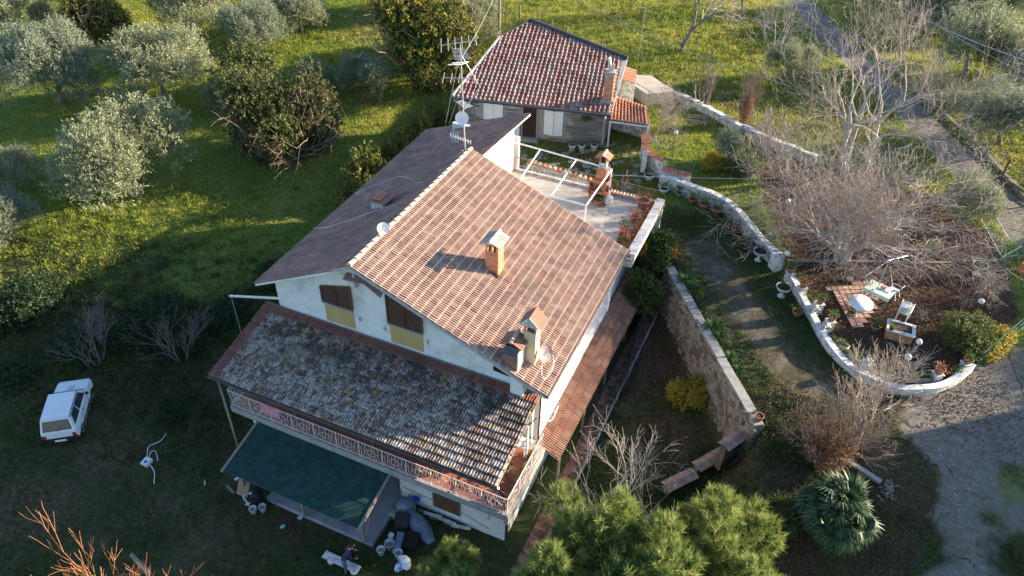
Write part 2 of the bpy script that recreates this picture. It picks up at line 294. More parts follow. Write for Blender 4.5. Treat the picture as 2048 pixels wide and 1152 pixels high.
class MB:
    def __init__(s): s.v = []; s.f = []; s.m = []; s.r = []; s.cur = 0; s.rv = 0.0
    def quadv(s, vs, faces):
        b = len(s.v); s.v += [tuple(map(float, q)) for q in vs]
        for f in faces: s.f.append(tuple(b+i for i in f)); s.m.append(s.cur); s.r.append(s.rv)
        return s
    def box(s, x0, x1, y0, y1, z0, z1):
        return s.quadv([(x0, y0, z0), (x1, y0, z0), (x1, y1, z0), (x0, y1, z0), (x0, y0, z1), (x1, y0, z1), (x1, y1, z1), (x0, y1, z1)],
                       [(0, 3, 2, 1), (4, 5, 6, 7), (0, 1, 5, 4), (1, 2, 6, 5), (2, 3, 7, 6), (3, 0, 4, 7)])
    def obox(s, c, ax, ay, az, hx, hy, hz):
        c, ax, ay, az = map(np.asarray, (c, ax, ay, az)); vs = []
        for k in (-1, 1):
            for i, j in ((-1, -1), (1, -1), (1, 1), (-1, 1)): vs.append(c+ax*hx*i+ay*hy*j+az*hz*k)
        return s.quadv(vs, [(0, 3, 2, 1), (4, 5, 6, 7), (0, 1, 5, 4), (1, 2, 6, 5), (2, 3, 7, 6), (3, 0, 4, 7)])
    def rbox(s, c, hx, hy, hz, rz=0):
        ca, sa = math.cos(rz), math.sin(rz); return s.obox(c, (ca, sa, 0), (-sa, ca, 0), (0, 0, 1), hx, hy, hz)
    def prism(s, poly, off):
        """closed polygon (3D points) swept along off"""
        n = len(poly); a = [tuple(map(float, p)) for p in poly]; b = [tuple(float(p[i]+off[i]) for i in range(3)) for p in poly]
        return s.quadv(a+b, [tuple(range(n))[::-1], tuple(range(n, 2*n))]+[(i, (i+1) % n, n+(i+1) % n, n+i) for i in range(n)])
    def tube(s, pts, r, n=6, cap=True):
        pts = [np.asarray(p, float) for p in pts]; rs = r if hasattr(r, '__len__') else [r]*len(pts); rings = []
        for i, p in enumerate(pts):
            d = pts[min(i+1, len(pts)-1)]-pts[max(i-1, 0)]; d /= (np.linalg.norm(d)+1e-9)
            a = np.cross(d, (0, 0, 1) if abs(d[2]) < .9 else (1, 0, 0)); a /= np.linalg.norm(a); b = np.cross(d, a)
            rings.append([p+rs[i]*(a*math.cos(2*math.pi*k/n)+b*math.sin(2*math.pi*k/n)) for k in range(n)])
        fs = [(i*n+k, i*n+(k+1) % n, (i+1)*n+(k+1) % n, (i+1)*n+k) for i in range(len(pts)-1) for k in range(n)]
        if cap: fs += [tuple(range(n))[::-1], tuple(range((len(pts)-1)*n, len(pts)*n))]
        return s.quadv([q for g in rings for q in g], fs)
    def lathe(s, prof, c=(0, 0, 0), n=12, axis=None):
        """prof: (radius, height) list"""
        c = np.asarray(c, float)
        vs = [c+np.array((r*math.cos(2*math.pi*k/n), r*math.sin(2*math.pi*k/n), h)) for r, h in prof for k in range(n)]
        fs = [(i*n+k, i*n+(k+1) % n, (i+1)*n+(k+1) % n, (i+1)*n+k) for i in range(len(prof)-1) for k in range(n)]
        fs += [tuple(range(n))[::-1], tuple(range((len(prof)-1)*n, len(prof)*n))]
        return s.quadv(vs, fs)
    def ball(s, c, r, n=8, sq=(1, 1, 1), jit=0):
        vs = []; m = max(4, n//2+1)
        for i in range(m+1):
            t = math.pi*i/m
            for k in range(n):
                q = 1+random.uniform(-jit, jit); vs.append((c[0]+r*sq[0]*q*math.sin(t)*math.cos(2*math.pi*k/n), c[1]+r*sq[1]*q*math.sin(t)*math.sin(2*math.pi*k/n), c[2]+r*sq[2]*q*math.cos(t)))
        return s.quadv(vs, [(i*n+k, (i+1)*n+k, (i+1)*n+(k+1) % n, i*n+(k+1) % n) for i in range(m) for k in range(n)])
    def mesh(s, name, mats, smooth=False):
        me = bpy.data.meshes.new(name); me.from_pydata(s.v, [], s.f)
        for q in (mats if isinstance(mats, (list, tuple)) else [mats]): me.materials.append(q)
        me.polygons.foreach_set('material_index', s.m); me.polygons.foreach_set('use_smooth', [smooth]*len(s.f))
        a = me.attributes.new('rnd', 'FLOAT', 'FACE'); a.data.foreach_set('value', np.asarray(s.r, np.float32)); me.update(); return me
    def build(s, name, mats, parent=None, smooth=False, wc=True): return link(s.mesh(name, mats, smooth), name, parent, wc)
def bezpath(pts, n=8):
    """smooth curve through points (Catmull-Rom)"""
    P = [np.asarray(p, float) for p in pts]; P = [2*P[0]-P[1]]+P+[2*P[-1]-P[-2]]; out = []
    for i in range(1, len(P)-2):
        for t in np.linspace(0, 1, n, endpoint=False):
            a, b, c, d = P[i-1:i+3]; out.append(.5*((2*b)+(-a+c)*t+(2*a-5*b+4*c-d)*t*t+(-a+3*b-3*c+d)*t**3))
    return out+[P[-2]]
# ---------------------------------------------------------------- ground, road, drive, lane, garden bed (one continuous sheet split by use)
def axis(a, b, st, far):
    mid = np.arange(a, b+st/2, st); out = [b]; s = st
    while out[-1] < b+far: s *= 1.35; out.append(out[-1]+s)
    inn = [a]; s = st
    while inn[-1] > a-far: s *= 1.35; inn.append(inn[-1]-s)
    return np.concatenate([np.array(inn[1:])[::-1], mid, np.array(out[1:])])
GX = axis(-58, 34, .34, 500); GY = axis(-13, 80, .34, 700)
X, Y = np.meshgrid(GX, GY); Zg = hgt(X, Y)
def sd_poly(pts, X, Y):
    pts = np.asarray(pts, float); d = np.full(X.shape, 1e9); ins = np.zeros(X.shape, bool); n = len(pts)
    for i in range(n):
        a = pts[i]; b = pts[(i+1) % n]; e = b-a; t = np.clip(((X-a[0])*e[0]+(Y-a[1])*e[1])/(e@e+1e-9), 0, 1)
        d = np.minimum(d, np.hypot(X-a[0]-t*e[0], Y-a[1]-t*e[1]))
        c = ((a[1] > Y) != (b[1] > Y)) & (X < (b[0]-a[0])*(Y-a[1])/(b[1]-a[1]+1e-12)+a[0]); ins ^= c
    return np.where(ins, -d, d)
def sd_line(pts, X, Y):
    pts = np.asarray(pts, float); d = np.full(X.shape, 1e9)
    for a, b in zip(pts[:-1], pts[1:]):
        e = b-a; t = np.clip(((X-a[0])*e[0]+(Y-a[1])*e[1])/(e@e+1e-9), 0, 1); d = np.minimum(d, np.hypot(X-a[0]-t*e[0], Y-a[1]-t*e[1]))
    return d
def G(lst): return [gp(u, v)[:2] for u, v in lst]
yard_road = G([(1740, 850), (1800, 815), (1900, 760), (2048, 690), (2300, 640), (2400, 1300), (1780, 1300), (1800, 1130), (1830, 1010), (1850, 940), (1790, 890)])
drive = G([(1400, 500), (1440, 560), (1500, 640), (1560, 730), (1640, 790), (1730, 830), (1800, 850)])
lane = [gp(u, v)[:2] for u, v in [(1560, -40), (1640, 50), (1740, 150), (1840, 245), (1930, 335), (2010, 420), (2100, 520), (2250, 650)]]
garden_out = [(1300, 345), (1330, 350), (1380, 366), (1420, 384), (1450, 400), (1480, 430), (1512, 470), (1548, 508), (1570, 535), (1590, 590), (1625, 650), (1650, 690), (1700, 740), (1780, 778), (1860, 780), (1920, 752), (1950, 735), (2040, 640)]
garden = G(garden_out+[(2060, 600), (1990, 480), (1900, 420), (1760, 350), (1640, 300), (1500, 255), (1420, 240), (1320, 270)])
garden_core = G([(1500, 330), (1560, 480), (1600, 560), (1640, 650), (1700, 720), (1790, 760), (1920, 735), (2040, 630), (1990, 480), (1880, 400), (1760, 350), (1640, 330)])
sdR = np.minimum(sd_poly(yard_road, X, Y), sd_line(lane, X, Y)-1.25)
sdD = sd_line(drive, X, Y)-1.0
sdG = sd_poly(garden_core, X, Y)
road_a = np.clip(.5-np.minimum(sdR/2.6, np.maximum(sdD/1.6, -.08)+.14), 0, 1)
litter_shade_a = np.clip(.5-np.minimum(sdG/1.6, 9), 0, 1)
for px_, py__, rr, k in [(1900, 790, 3.5, .8), (1560, 830, 3.0, .6), (1690, 980, 4, .55), (1400, 860, 3, .4), (880, 1050, 3, .3), (600, 1040, 2.6, .5), (350, 700, 6, .45), (130, 760, 4, .3), (1150, 320, 6, .55), (1560, 60, 5, .4), (900, 150, 6, .5), (560, 300, 5, .35), (1460, 540, 2, .3), (1280, 720, 4, .75), (1270, 620, 3, .75), (1330, 880, 3, .6), (1820, 1020, 2.5, .6), (1560, 1080, 3.5, .65), (1760, 1100, 2.5, .6), (1480, 930, 2, .6), (2000, 900, 2, .55), (1620, 1010, 3, .7), (1520, 880, 2.5, .7), (1350, 60, 6, .35)]:  # leaf-litter spots; those in the yard beside the house paint in its deep shade
    c = gp(px_, py__); litter_shade_a = np.maximum(litter_shade_a, k*np.clip(1.3-np.hypot(X-c[0], Y-c[1])/rr, 0, 1))
dry_a = .25+0*X
for px_, py__, rr, k in [(1500, 150, 18, .42), (1950, 300, 14, .6), (350, 1000, 9, .5), (100, 950, 9, .45), (1300, 60, 10, .5), (1480, 110, 4, .75), (1380, 160, 3, .7), (1250, 20, 4, .8), (1440, 190, 3, .8), (1620, 230, 4, .7), (760, 60, 5, .6), (60, 540, 4, .6), (280, 520, 3, .6), (150, 520, 8, .35), (1950, 800, 5, .8), (1480, 700, 5, .5), (1250, 850, 7, .3), (1800, 860, 4, .8)]:
    c = gp(px_, py__); dry_a = np.maximum(dry_a, k*np.clip(1.4-np.hypot(X-c[0], Y-c[1])/rr, 0, 1))
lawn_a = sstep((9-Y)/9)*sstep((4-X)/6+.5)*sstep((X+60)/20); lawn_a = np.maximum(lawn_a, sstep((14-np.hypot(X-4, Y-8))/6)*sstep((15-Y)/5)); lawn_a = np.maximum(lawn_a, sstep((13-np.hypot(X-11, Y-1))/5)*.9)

for cu, cv, rr, k in [(1800, 960, 2.2, .5), (1790, 1090, 2.2, .5), (2035, 960, 2.0, .6), (2040, 1120, 2.5, .6), (1900, 860, 1.6, .35), (1960, 1010, 1.2, .3), (1880, 1100, 1.5, .3), (1740, 850, 2, .4), (2010, 850, 1.2, .3)]:
    c = gp(cu, cv); road_a = road_a-k*sstep(1.2-np.hypot(X-c[0], Y-c[1])/rr)
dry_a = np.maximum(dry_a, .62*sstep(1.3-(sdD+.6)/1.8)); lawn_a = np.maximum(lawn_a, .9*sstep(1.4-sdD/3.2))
ny, nx = X.shape; idx = np.arange(ny*nx).reshape(ny, nx)
quads = np.stack([idx[:-1, :-1], idx[:-1, 1:], idx[1:, 1:], idx[1:, :-1]], -1).reshape(-1, 4)
fc = lambda A: A.ravel()[quads].mean(1)
fR, fD, fG, fL = fc(sd_poly(yard_road, X, Y)), fc(sdD), fc(sd_poly(garden, X, Y)), fc(sd_line(lane, X, Y)-1.25)
for cu, cv, rr, k in [(230, 900, 2.2, .55), (60, 1010, 2.5, .5), (420, 1060, 2.0, .5), (310, 1010, 1.6, .45), (150, 640, 3, .5), (480, 760, 3, .5), (1300, 900, 2.5, .5), (1230, 800, 2, .45)]:
    c = gp(cu, cv); dry_a = np.maximum(dry_a, (k+.25)*np.clip(1.4-np.hypot(X-c[0], Y-c[1])/rr, 0, 1))
zone = np.zeros(len(quads), int); zone[fG < 0] = 3; zone[fD < 0] = 1; zone[fL < 0] = 4; zone[(fR < 0)] = 2
# hard-edged damage: small steps in the old asphalt
allV = np.stack([X.ravel(), Y.ravel(), Zg.ravel()], 1)
att = {'road': road_a.ravel(), 'litter_shade': litter_shade_a.ravel(), 'dry': dry_a.ravel(), 'lawn': lawn_a.ravel()}
for zi, nm in enumerate(['ground', 'driveway', 'yard_road', 'garden_ground', 'lane']):
    q = quads[zone == zi]; used, inv = np.unique(q, return_inverse=True)
    me = npmesh(nm, allV[used], inv.reshape(-1, 4), ground_m, smooth=True)
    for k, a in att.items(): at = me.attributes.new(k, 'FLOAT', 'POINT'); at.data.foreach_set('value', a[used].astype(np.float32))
    tag(link(me, nm), kind='structure')

# ---------------------------------------------------------------- tiles
def tile_mesh(name, mats, W=.24, L=.43, kind='marseille'):
    old = kind == 'old'; kind = 'marseille' if old else kind
    if kind == 'marseille': xs = [0, .015, .05, .066, .12, .136, .17, .186, .24]; zs = [0, .046, .046, 0, 0, .046, .046, 0, 0]
    else: xs = [0, .03, .08, .13, .165, .24, .30]; zs = [0, .055, .08, .055, 0, -.01, 0]
    xs = [x*W/xs[-1] for x in xs]; n = len(xs); rows = [(0, .036), (.068, .031), (L, 0)] if kind == 'marseille' else [(0, .05), (L, 0)]
    if old: rows = [(0, .075), (.075, .066), (L, 0)]; zs = [z*1.35 for z in zs]
    v = []; f = []; m = []
    for y, z in rows: v += [(x, y, z+h) for x, h in zip(xs, zs)]
    v += [(x, .004, 0 if kind == 'marseille' else h-.012) for x, h in zip(xs, zs)]; fr = n*len(rows)
    for i in range(n-1):
        f.append((fr+i, fr+i+1, i+1, i)); m.append(1)
        for r in range(len(rows)-1): f.append((r*n+i, r*n+i+1, (r+1)*n+i+1, (r+1)*n+i)); m.append(1 if (r == 0 and len(rows) == 3) else 0)
    me = bpy.data.meshes.new(name); me.from_pydata(v, [], f)
    for q in mats: me.materials.append(q)
    me.polygons.foreach_set('material_index', m); me.update(); return me, np.array(v), np.array(f), np.array(m)
def tile_roof(parent, frames, mats, name='roof_tile', nmax=300, kind='marseille', W=.24, L=.43, jitter=.011, alt=None):
    """frames: list of (origin, xdir, ydir, normal, width scale). The nearest nmax become parts, the rest one part."""
    tm, tv, tf, tmi = tile_mesh(name, mats, W, L, kind)
    frames = [f for f in frames]; O = np.array([f[0] for f in frames]); order = np.argsort(np.linalg.norm(O-CP, axis=1))
    V = []; F = []; MI = []; RN = []; inv = Matrix.Identity(4) if parent.parent is not None else Matrix.Translation(-parent.location)
    for j, i in enumerate(order):
        o, ex, ey, ez = [np.asarray(q, float) for q in frames[i][:4]]
        o = o+ez*rng.uniform(0, jitter)+ex*rng.uniform(-jitter, jitter); tw = rng.normal(0, .012); ey = ey+ex*tw; ex = ex-ey*tw
        if j < nmax:
            ob = bpy.data.objects.new(name, tm); COL.objects.link(ob); ob.parent = parent; ob.matrix_parent_inverse = inv
            ez = ez+ey*rng.normal(0, .012)
            ob.matrix_basis = Matrix(((ex[0], ey[0], ez[0], o[0]), (ex[1], ey[1], ez[1], o[1]), (ex[2], ey[2], ez[2], o[2]), (0, 0, 0, 1)))
            if alt and rng.random() < alt[1]: pass
        else:
            w = o+tv[:, :1]*ex+tv[:, 1:2]*ey+tv[:, 2:]*ez; F.append(tf+len(V)*len(tv)); V.append(w); MI.append(tmi); RN.append(np.full(len(tf), rng.random()))
    if V:
        me = npmesh(name+'s', np.concatenate(V), np.concatenate(F), mats, np.concatenate(RN), mi=np.concatenate(MI)); me.transform(inv)
        ob = bpy.data.objects.new(name+'s', me); COL.objects.link(ob); ob.parent = parent; ob['kind'] = 'stuff'
def grid_frames(zfun, x0f, x1f, y0, y1, axis_up, W=.24, exp=.378, test=None):
    """tiles whose courses run along y (axis_up='x+' / 'x-': up-slope direction) or along x (axis_up='y')"""
    fr = []
    if axis_up in ('x+', 'x-'):
        s = 1 if axis_up == 'x+' else -1
        ny_ = int(round((y1-y0)/W)); w = (y1-y0)/ny_
        for j in range(ny_):
            y = y0+j*w; a = x0f(y) if s > 0 else x1f(y); b = x1f(y) if s > 0 else x0f(y)   # a = eave x, b = ridge x
            slope = (zfun(b, y)-zfun(a, y))/(abs(b-a)); ln = math.hypot(abs(b-a), zfun(b, y)-zfun(a, y)); n = int(round(ln/exp)); st = (b-a)/n
            ey = np.array([s, 0, slope]); ey /= np.linalg.norm(ey)
            dy = np.array([0, 1, (zfun(a, y+.5)-zfun(a, y))/.5]); dy /= np.linalg.norm(dy)
            ex = dy if s < 0 else -dy; ez = np.cross(ex, ey)
            for i in range(n):
                x = a+st*i; yy = y if s < 0 else y+w
                if test and not test(x, y): continue
                fr.append((np.array([x, yy, zfun(x, yy)]), ex*(w/W), ey, ez))
    else:
        nx_ = int(round((x1f-x0f)/W)); w = (x1f-x0f)/nx_; slope = (zfun(0, y1)-zfun(0, y0))/(y1-y0)
        ln = math.hypot(y1-y0, zfun(0, y1)-zfun(0, y0)); n = int(round(ln/exp)); st = (y1-y0)/n
        ey = np.array([0, 1, slope]); ey /= np.linalg.norm(ey); ex = np.array([1., 0, 0]); ez = np.cross(ex, ey)
        for i in range(n):
            for j in range(nx_):
                x = x0f+j*w; y = y0+i*st
                if test and not test(x, y): continue
                fr.append((np.array([x, y, zfun(x, y)]), ex*(w/W), ey, ez))
    return fr

# ---------------------------------------------------------------- main house
HB = (-6, 8, 0)
house = thing('house', 'large white farmhouse with terracotta gable roof, lichened front roof, balcony and rear terrace', 'house', HB)
RX, RZ, EX, EZ = -8.13, 10.38, .61, 6.80          # ridge and right eave
VN, VF = 2.6, 13.6                                 # near and far verge
zE = lambda x, y: RZ+(x-RX)*(EZ-RZ)/(EX-RX)
def leftp(y): t = (y-2.7)/18.1; return -13.6-1.3*t, 7.5-.9*t, .495-.115*t
def zL(x, y): xl, zl, k = leftp(y); return zl+k*(x-xl)
zF = lambda x, y: 5.20+(y+1.03)*(.96/4.16)
# walls
b = MB()
b.box(-12.9, -7.0, 0.0, .25, -.8, 3.0); b.box(-4.93, .1, 0.0, .25, -1.0, 2.98)
b.box(-6.98, -4.95, 2.4, 2.6, -.6, 2.98)
b.box(-12.9, -12.65, .26, 20.0, -.8, 3.0); b.box(-.15, .1, .26, 13.0, -1, 2.97); b.box(-.3, -.05, 13.0, 18.9, -1, 6.05)
b.build('wall', white, house)
b = MB(); b.box(-4.95, -4.9, -.02, 2.4, -.5, 2.96); b.build('wall', whitewash, house); b = MB(); b.box(-7.2, -7.0, .0, 2.5, -.5, 2.97); b.build('wall', whitewash, house)['label'] = 'stained wall beside the covered porch'
b = MB(); b.box(-12.7, -.95, 1.3, 1.5, 3.15, 5.65); b.box(-1.15, -.95, 1.5, 3.1, 3.15, 5.9); b.box(-.95, -.02, 2.95, 3.1, 3.15, 6.05); b.build('wall', white, house)
b = MB()      # front gable wall of the attic
b.prism([(-12.85, 3.2, 5.9), (.1, 3.2, 5.9), (.1, 3.2, zE(.1, 0)-.12), (RX, 3.2, RZ-.14), (-8.7, 3.2, zL(-8.7, 3.2)-.1), (-12.85, 3.2, zL(-12.85, 3.2)-.1)], (0, .25, 0)); b.build('gable_wall', white, house)
b = MB(); b.prism([(.1, 3.45, 2.98), (.1, 13.35, 2.98), (.1, 13.35, zE(.1, 0)-.12), (.1, 3.45, zE(.1, 0)-.12)], (-.25, 0, 0)); b.build('side_wall', white, house)
b = MB(); b.prism([(-12.85, 3.45, 3.0), (-12.85, 20.2, 3.0), (-12.85, 20.2, zL(-12.85, 20.2)-.1), (-12.85, 3.45, zL(-12.85, 3.45)-.1)], (.25, 0, 0))
b.box(-12.6, -8.2, 19.95, 20.2, 1, 8.0); b.build('side_wall', white, house)
b = MB(); b.prism([(-8.2, 13.3, 6.1), (-8.2, 19.25, 6.1), (-8.2, 19.25, zL(-8.2, 19.25)-.12), (-8.2, 13.3, zL(-8.2, 13.3)-.12)], (-.25, 0, 0))
b.prism([(-8.5, 19.3, 3), (-12.5, 19.3, 3), (-12.5, 19.3, zL(-12.5, 19.3)-.12), (-8.5, 19.3, zL(-8.5, 19.3)-.12)], (0, .2, 0))
b.build('terrace_wall', white, house)
b = MB(); b.prism([(-7.95, 13.1, 6.1), (.08, 13.1, 6.1), (.08, 13.1, zE(.08, 0)-.14), (-7.95, 13.1, zE(-7.95, 0)-.14)], (0, .2, 0)); b.build('rear_gable_wall', white, house)
# attic features
for x0, x1, z1a, z1b in ((-10.2, -8.7, 8.28, 8.72), (-6.85, -5.25, 8.96, 8.42)):
    b = MB(); b.prism([(x0, 3.17, 6.3), (x1, 3.17, 6.3), (x1, 3.17, z1b+.03), (x0, 3.17, z1a+.03)], (0, .03, 0)); b.build('painted_panel', ochre, house)
    w = MB(); w.box(x0+.02, x1-.02, 3.12, 3.168, 7.42, 7.47); wf = w.build('window', shutter_m, house); w2_ = MB(); w2_.box(x0-.06, x1+.06, 3.06, 3.166, 7.36, 7.415); w2_.build('sill', concrete, wf)
    for q_ in ((x0-.05, x0, z1a), (x1, x1+.05, z1b), ((x0+x1)/2-.012, (x0+x1)/2+.012, min(z1a, z1b))): fr_ = MB(); fr_.box(q_[0], q_[1], 3.07, 3.168 if q_[1]-q_[0] > .04 else 3.15, 7.472, q_[2]); fr_.build('frame', shutter2_m, wf)
    xm = (x0+x1)/2
    for a, c in ((x0, xm-.015), (xm+.015, x1)):
        za = z1a+(a-x0)/(x1-x0)*(z1b-z1a); zc = z1a+(c-x0)/(x1-x0)*(z1b-z1a); s = MB()
        s.prism([(a, 3.14, 7.47), (c, 3.14, 7.47), (c, 3.14, zc), (a, 3.14, za)], (0, .025, 0))
        for k in range(7): zz = 7.55+k*.12; s.box(a+.07, c-.07, 3.125, 3.142, zz, zz+.05)
        s.build('shutter', shutter_m, wf)
for x, z in ((-8.35, 7.0), (-7.1, 6.95), (-5.0, 7.0)):
    b = MB(); b.tube([(x, 3.19, z), (x-.03, 3.08, z+.05), (x+.04, 3.06, z+.22), (x+.12, 3.1, z+.25)], .014, 5); b.tube([(x, 3.19, z), (x-.01, 3.1, z-.12)], .014, 5); b.build('shutter_hook', black, house)
b = MB(); b.prism([(-1.95, 3.17, 6.62), (-1.2, 3.17, 6.56), (-1.95, 3.17, 6.92)], (0, .03, 0)); b.build('vent_opening', black, house)
b = MB(); b.prism([(-.98, 2.72, 6.1), (-.42, 2.72, 6.02), (-.42, 2.72, 7.0), (-.98, 2.72, 7.2)], (0, .4, 0)); b.build('pier', white, house)
# roofs
def slab(name, P, th, mats, lab=None):
    b = MB(); b.prism(P, (0, 0, -th)); o = b.build(name, mats, house)
    if lab: o['label'] = lab
    return o
rE = slab('roof', [(RX, VN, RZ-.02), (EX, VN, EZ-.02), (EX, VF, EZ-.02), (RX, VF, RZ-.02)], .13, fascia, 'sunlit right slope of the main gable roof')
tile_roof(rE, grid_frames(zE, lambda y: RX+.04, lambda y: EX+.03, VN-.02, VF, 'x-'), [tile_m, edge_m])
WX = -8.95; zW = lambda x, y: RZ+(x-RX)*.47
rW = slab('roof', [(WX, VN, zW(WX, 0)-.02), (RX-.01, VN, RZ-.02), (RX-.01, VF, RZ-.02), (WX, VF, zW(WX, 0)-.02)], .12, fascia, 'narrow shaded strip of tiles left of the ridge')
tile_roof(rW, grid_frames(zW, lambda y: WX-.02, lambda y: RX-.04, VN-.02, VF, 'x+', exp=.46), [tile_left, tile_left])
topx = lambda y: -8.85 if y < VF+.05 else -7.85
b = MB(); ys = list(np.linspace(2.75, VF, 7))+[VF+.06]+list(np.linspace(14.6, 20.8, 5)); vs = []
for y in ys:
    xl = leftp(y)[0]
    for x in (xl, topx(y)): vs += [(x, y, zL(x, y)-.02), (x, y, zL(x, y)-.14)]
n = len(ys); fs = []
for i in range(n-1):
    a = i*4; c = a+4; fs += [(a, a+2, c+2, c), (a+1, c+1, c+3, a+3), (a, c, c+1, a+1), (a+2, a+3, c+3, c+2)]
fs += [(0, 1, 3, 2), ((n-1)*4, (n-1)*4+2, (n-1)*4+3, (n-1)*4+1)]
b.quadv(vs, fs); rL = b.build('roof', white, house); rL['label'] = 'long shaded brown left slope'
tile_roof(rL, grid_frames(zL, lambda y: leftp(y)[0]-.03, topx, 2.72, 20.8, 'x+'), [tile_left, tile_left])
b = MB(); b.box(-13.50, .18, -1.0, 3.14, 5.0, 5.05) if False else None
rF = slab('front_roof', [(-13.5, -1.03, 5.18), (.2, -1.03, 5.18), (.2, 3.19, zF(0, 3.19)-.02), (-13.5, 3.19, zF(0, 3.19)-.02)], .1, wood, 'low front roof covered in lichen and moss')
fr = grid_frames(zF, -13.52, .22, -1.06, 3.0, 'y', exp=.352)
tops = [f for f in fr if f[0][1] > 2.35 or f[0][0] < -13.2]; rest = [f for f in fr if not (f[0][1] > 2.35 or f[0][0] < -13.2)]
tile_roof(rF, rest, [tile_l, tile_l], 'roof_tile', 300, kind='old', jitter=.018)
tile_roof(rF, tops, [tile_top, tile_top], 'top_tile', 60, kind='old', jitter=.012)
# a few loose/broken tiles near the sunny corner
for k in range(7):
    b = MB(); x = -1.9+k*.13+random.uniform(-.05, .05); y = 2.5+random.uniform(-.25, .25); b.rbox((x, y, zF(x, y)+.07), .1, .06, .012, random.uniform(0, 3)); b.build('broken_tile', tile_top, rF)
# ridge tiles
b0 = None
nr = 25
for i in range(nr):
    y = VN+.02+i*(VF-VN)/nr
    if b0 is None:
        b = MB(); Lr = .47; n = 7; vs = []
        for yy, r, zz in ((0, .135, .0), (.05, .135, 0), (.05, .12, 0), (Lr, .105, -.015)):
            for k in range(n): t = math.pi*(-.06+1.12*k/(n-1)); vs.append((math.cos(t)*r, yy, math.sin(t)*r+zz))
        b.quadv(vs, [(r*n+k, (r+1)*n+k, (r+1)*n+k+1, r*n+k+1) for r in range(3) for k in range(n-1)]+[tuple(range(n))])
        b0 = b.mesh('ridge_tile', ridge_m, True)
    o = bpy.data.objects.new('ridge_tile', b0); COL.objects.link(o); o.parent = house; o.matrix_parent_inverse = Matrix.Translation(-Vector(HB)); o.location = (RX+random.uniform(-.008, .008), y, RZ+.0)
# verge trim, eaves, gutters
b = MB(); b.prism([(RX, VN-.05, RZ-.0), (EX, VN-.05, EZ-.0), (EX, VN-.05, EZ-.15), (RX, VN-.05, RZ-.15)], (0, .045, 0)); b.prism([(WX, VN-.05, zW(WX, 0)), (RX-.01, VN-.05, RZ), (RX-.01, VN-.05, RZ-.15), (WX, VN-.05, zW(WX, 0)-.15)], (0, .045, 0)); b.build('verge_board', fascia, house)
b = MB(); b.tube([(EX+.07, VN-.05, EZ-.03), (EX+.07, VF, EZ-.03)], .075, 8); b.tube([(EX+.10, VF+.01, 6.42), (EX+.42, 19.3, 6.38)], .07, 8); b.tube([(.17, 3.3, 6.6), (.17, 3.3, 3.2)], .04, 6); b.build('gutter', gutter_m, house)
b = MB(); b.tube([(-13.55, -1.1, 5.13), (.22, -1.1, 5.13)], .065, 8); b.tube([(.2, -1.1, 5.13), (.28, -1.1, 5.22)], .07, 6); b.build('gutter', steelgut, house)
b = MB(); b.box(-8.35, -8.24, 3.0, 3.17, 8.9, 9.9); b.tube([(-8.3, 2.95, 9.95), (-8.3, 3.1, 9.6), (-8.2, 3.14, 9.2)], .05, 6); b.build('downpipe', fascia, house)
# small tiled ledge on the gable, below the peak
b = MB(); P0 = [(-8.75, 3.15, 9.35), (-7.7, 3.15, 9.47), (-6.95, 3.15, 8.98)]
for (a, c) in zip(P0[:-1], P0[1:]):
    n = 5
    for i in range(n):
        p = [a[k]+(c[k]-a[k])*i/n for k in range(3)]; q = [a[k]+(c[k]-a[k])*(i+.92)/n for k in range(3)]
        b.prism([(p[0], 2.86, p[2]-.02), (q[0], 2.86, q[2]-.02), (q[0], 3.19, q[2]+.12), (p[0], 3.19, p[2]+.12)], (0, 0, -.045))
b.build('gable_ledge', tile_left, house)
# pent roof along the right side
zP = lambda x, y: 2.98-(x-.1)*.47
pr = slab('pent_roof', [(.1, 3.25, 2.96), (1.2, 3.25, 2.44), (1.35, 17.2, 2.44), (.1, 17.2, 2.96)], .1, fascia, 'narrow terracotta roof over the side path')
tile_roof(pr, grid_frames(zP, lambda y: .12, lambda y: 1.22+.012*(y-3.2), 3.23, 17.2, 'x-', exp=.37), [tile_pent, tile_w], 'roof_tile', 240)
b = MB()
for y in (3.5, 6.8, 10.1, 13.4, 16.6): b.tube([(1.15, y, 2.4), (1.15, y, .0+.07*y)], .05, 6)
b.build('post', wood, house)
# rust stains / exposed iron on the side wall
b = MB(); b.box(.1, .125, 7.2, 8.9, 5.0, 5.08); b.box(.1, .124, 8.2, 8.5, 4.5, 5.3); b.build('wall_iron', brownrail, house)
b = MB(); b.tube(bezpath([(.14, 3.4, 4.6), (.16, 4.2, 3.5), (.3, 4.6, 3.2), (.3, 5.4, 3.3), (.3, 4.9, 3.35)]), .018, 5); b.build('hose', white_sh, house)
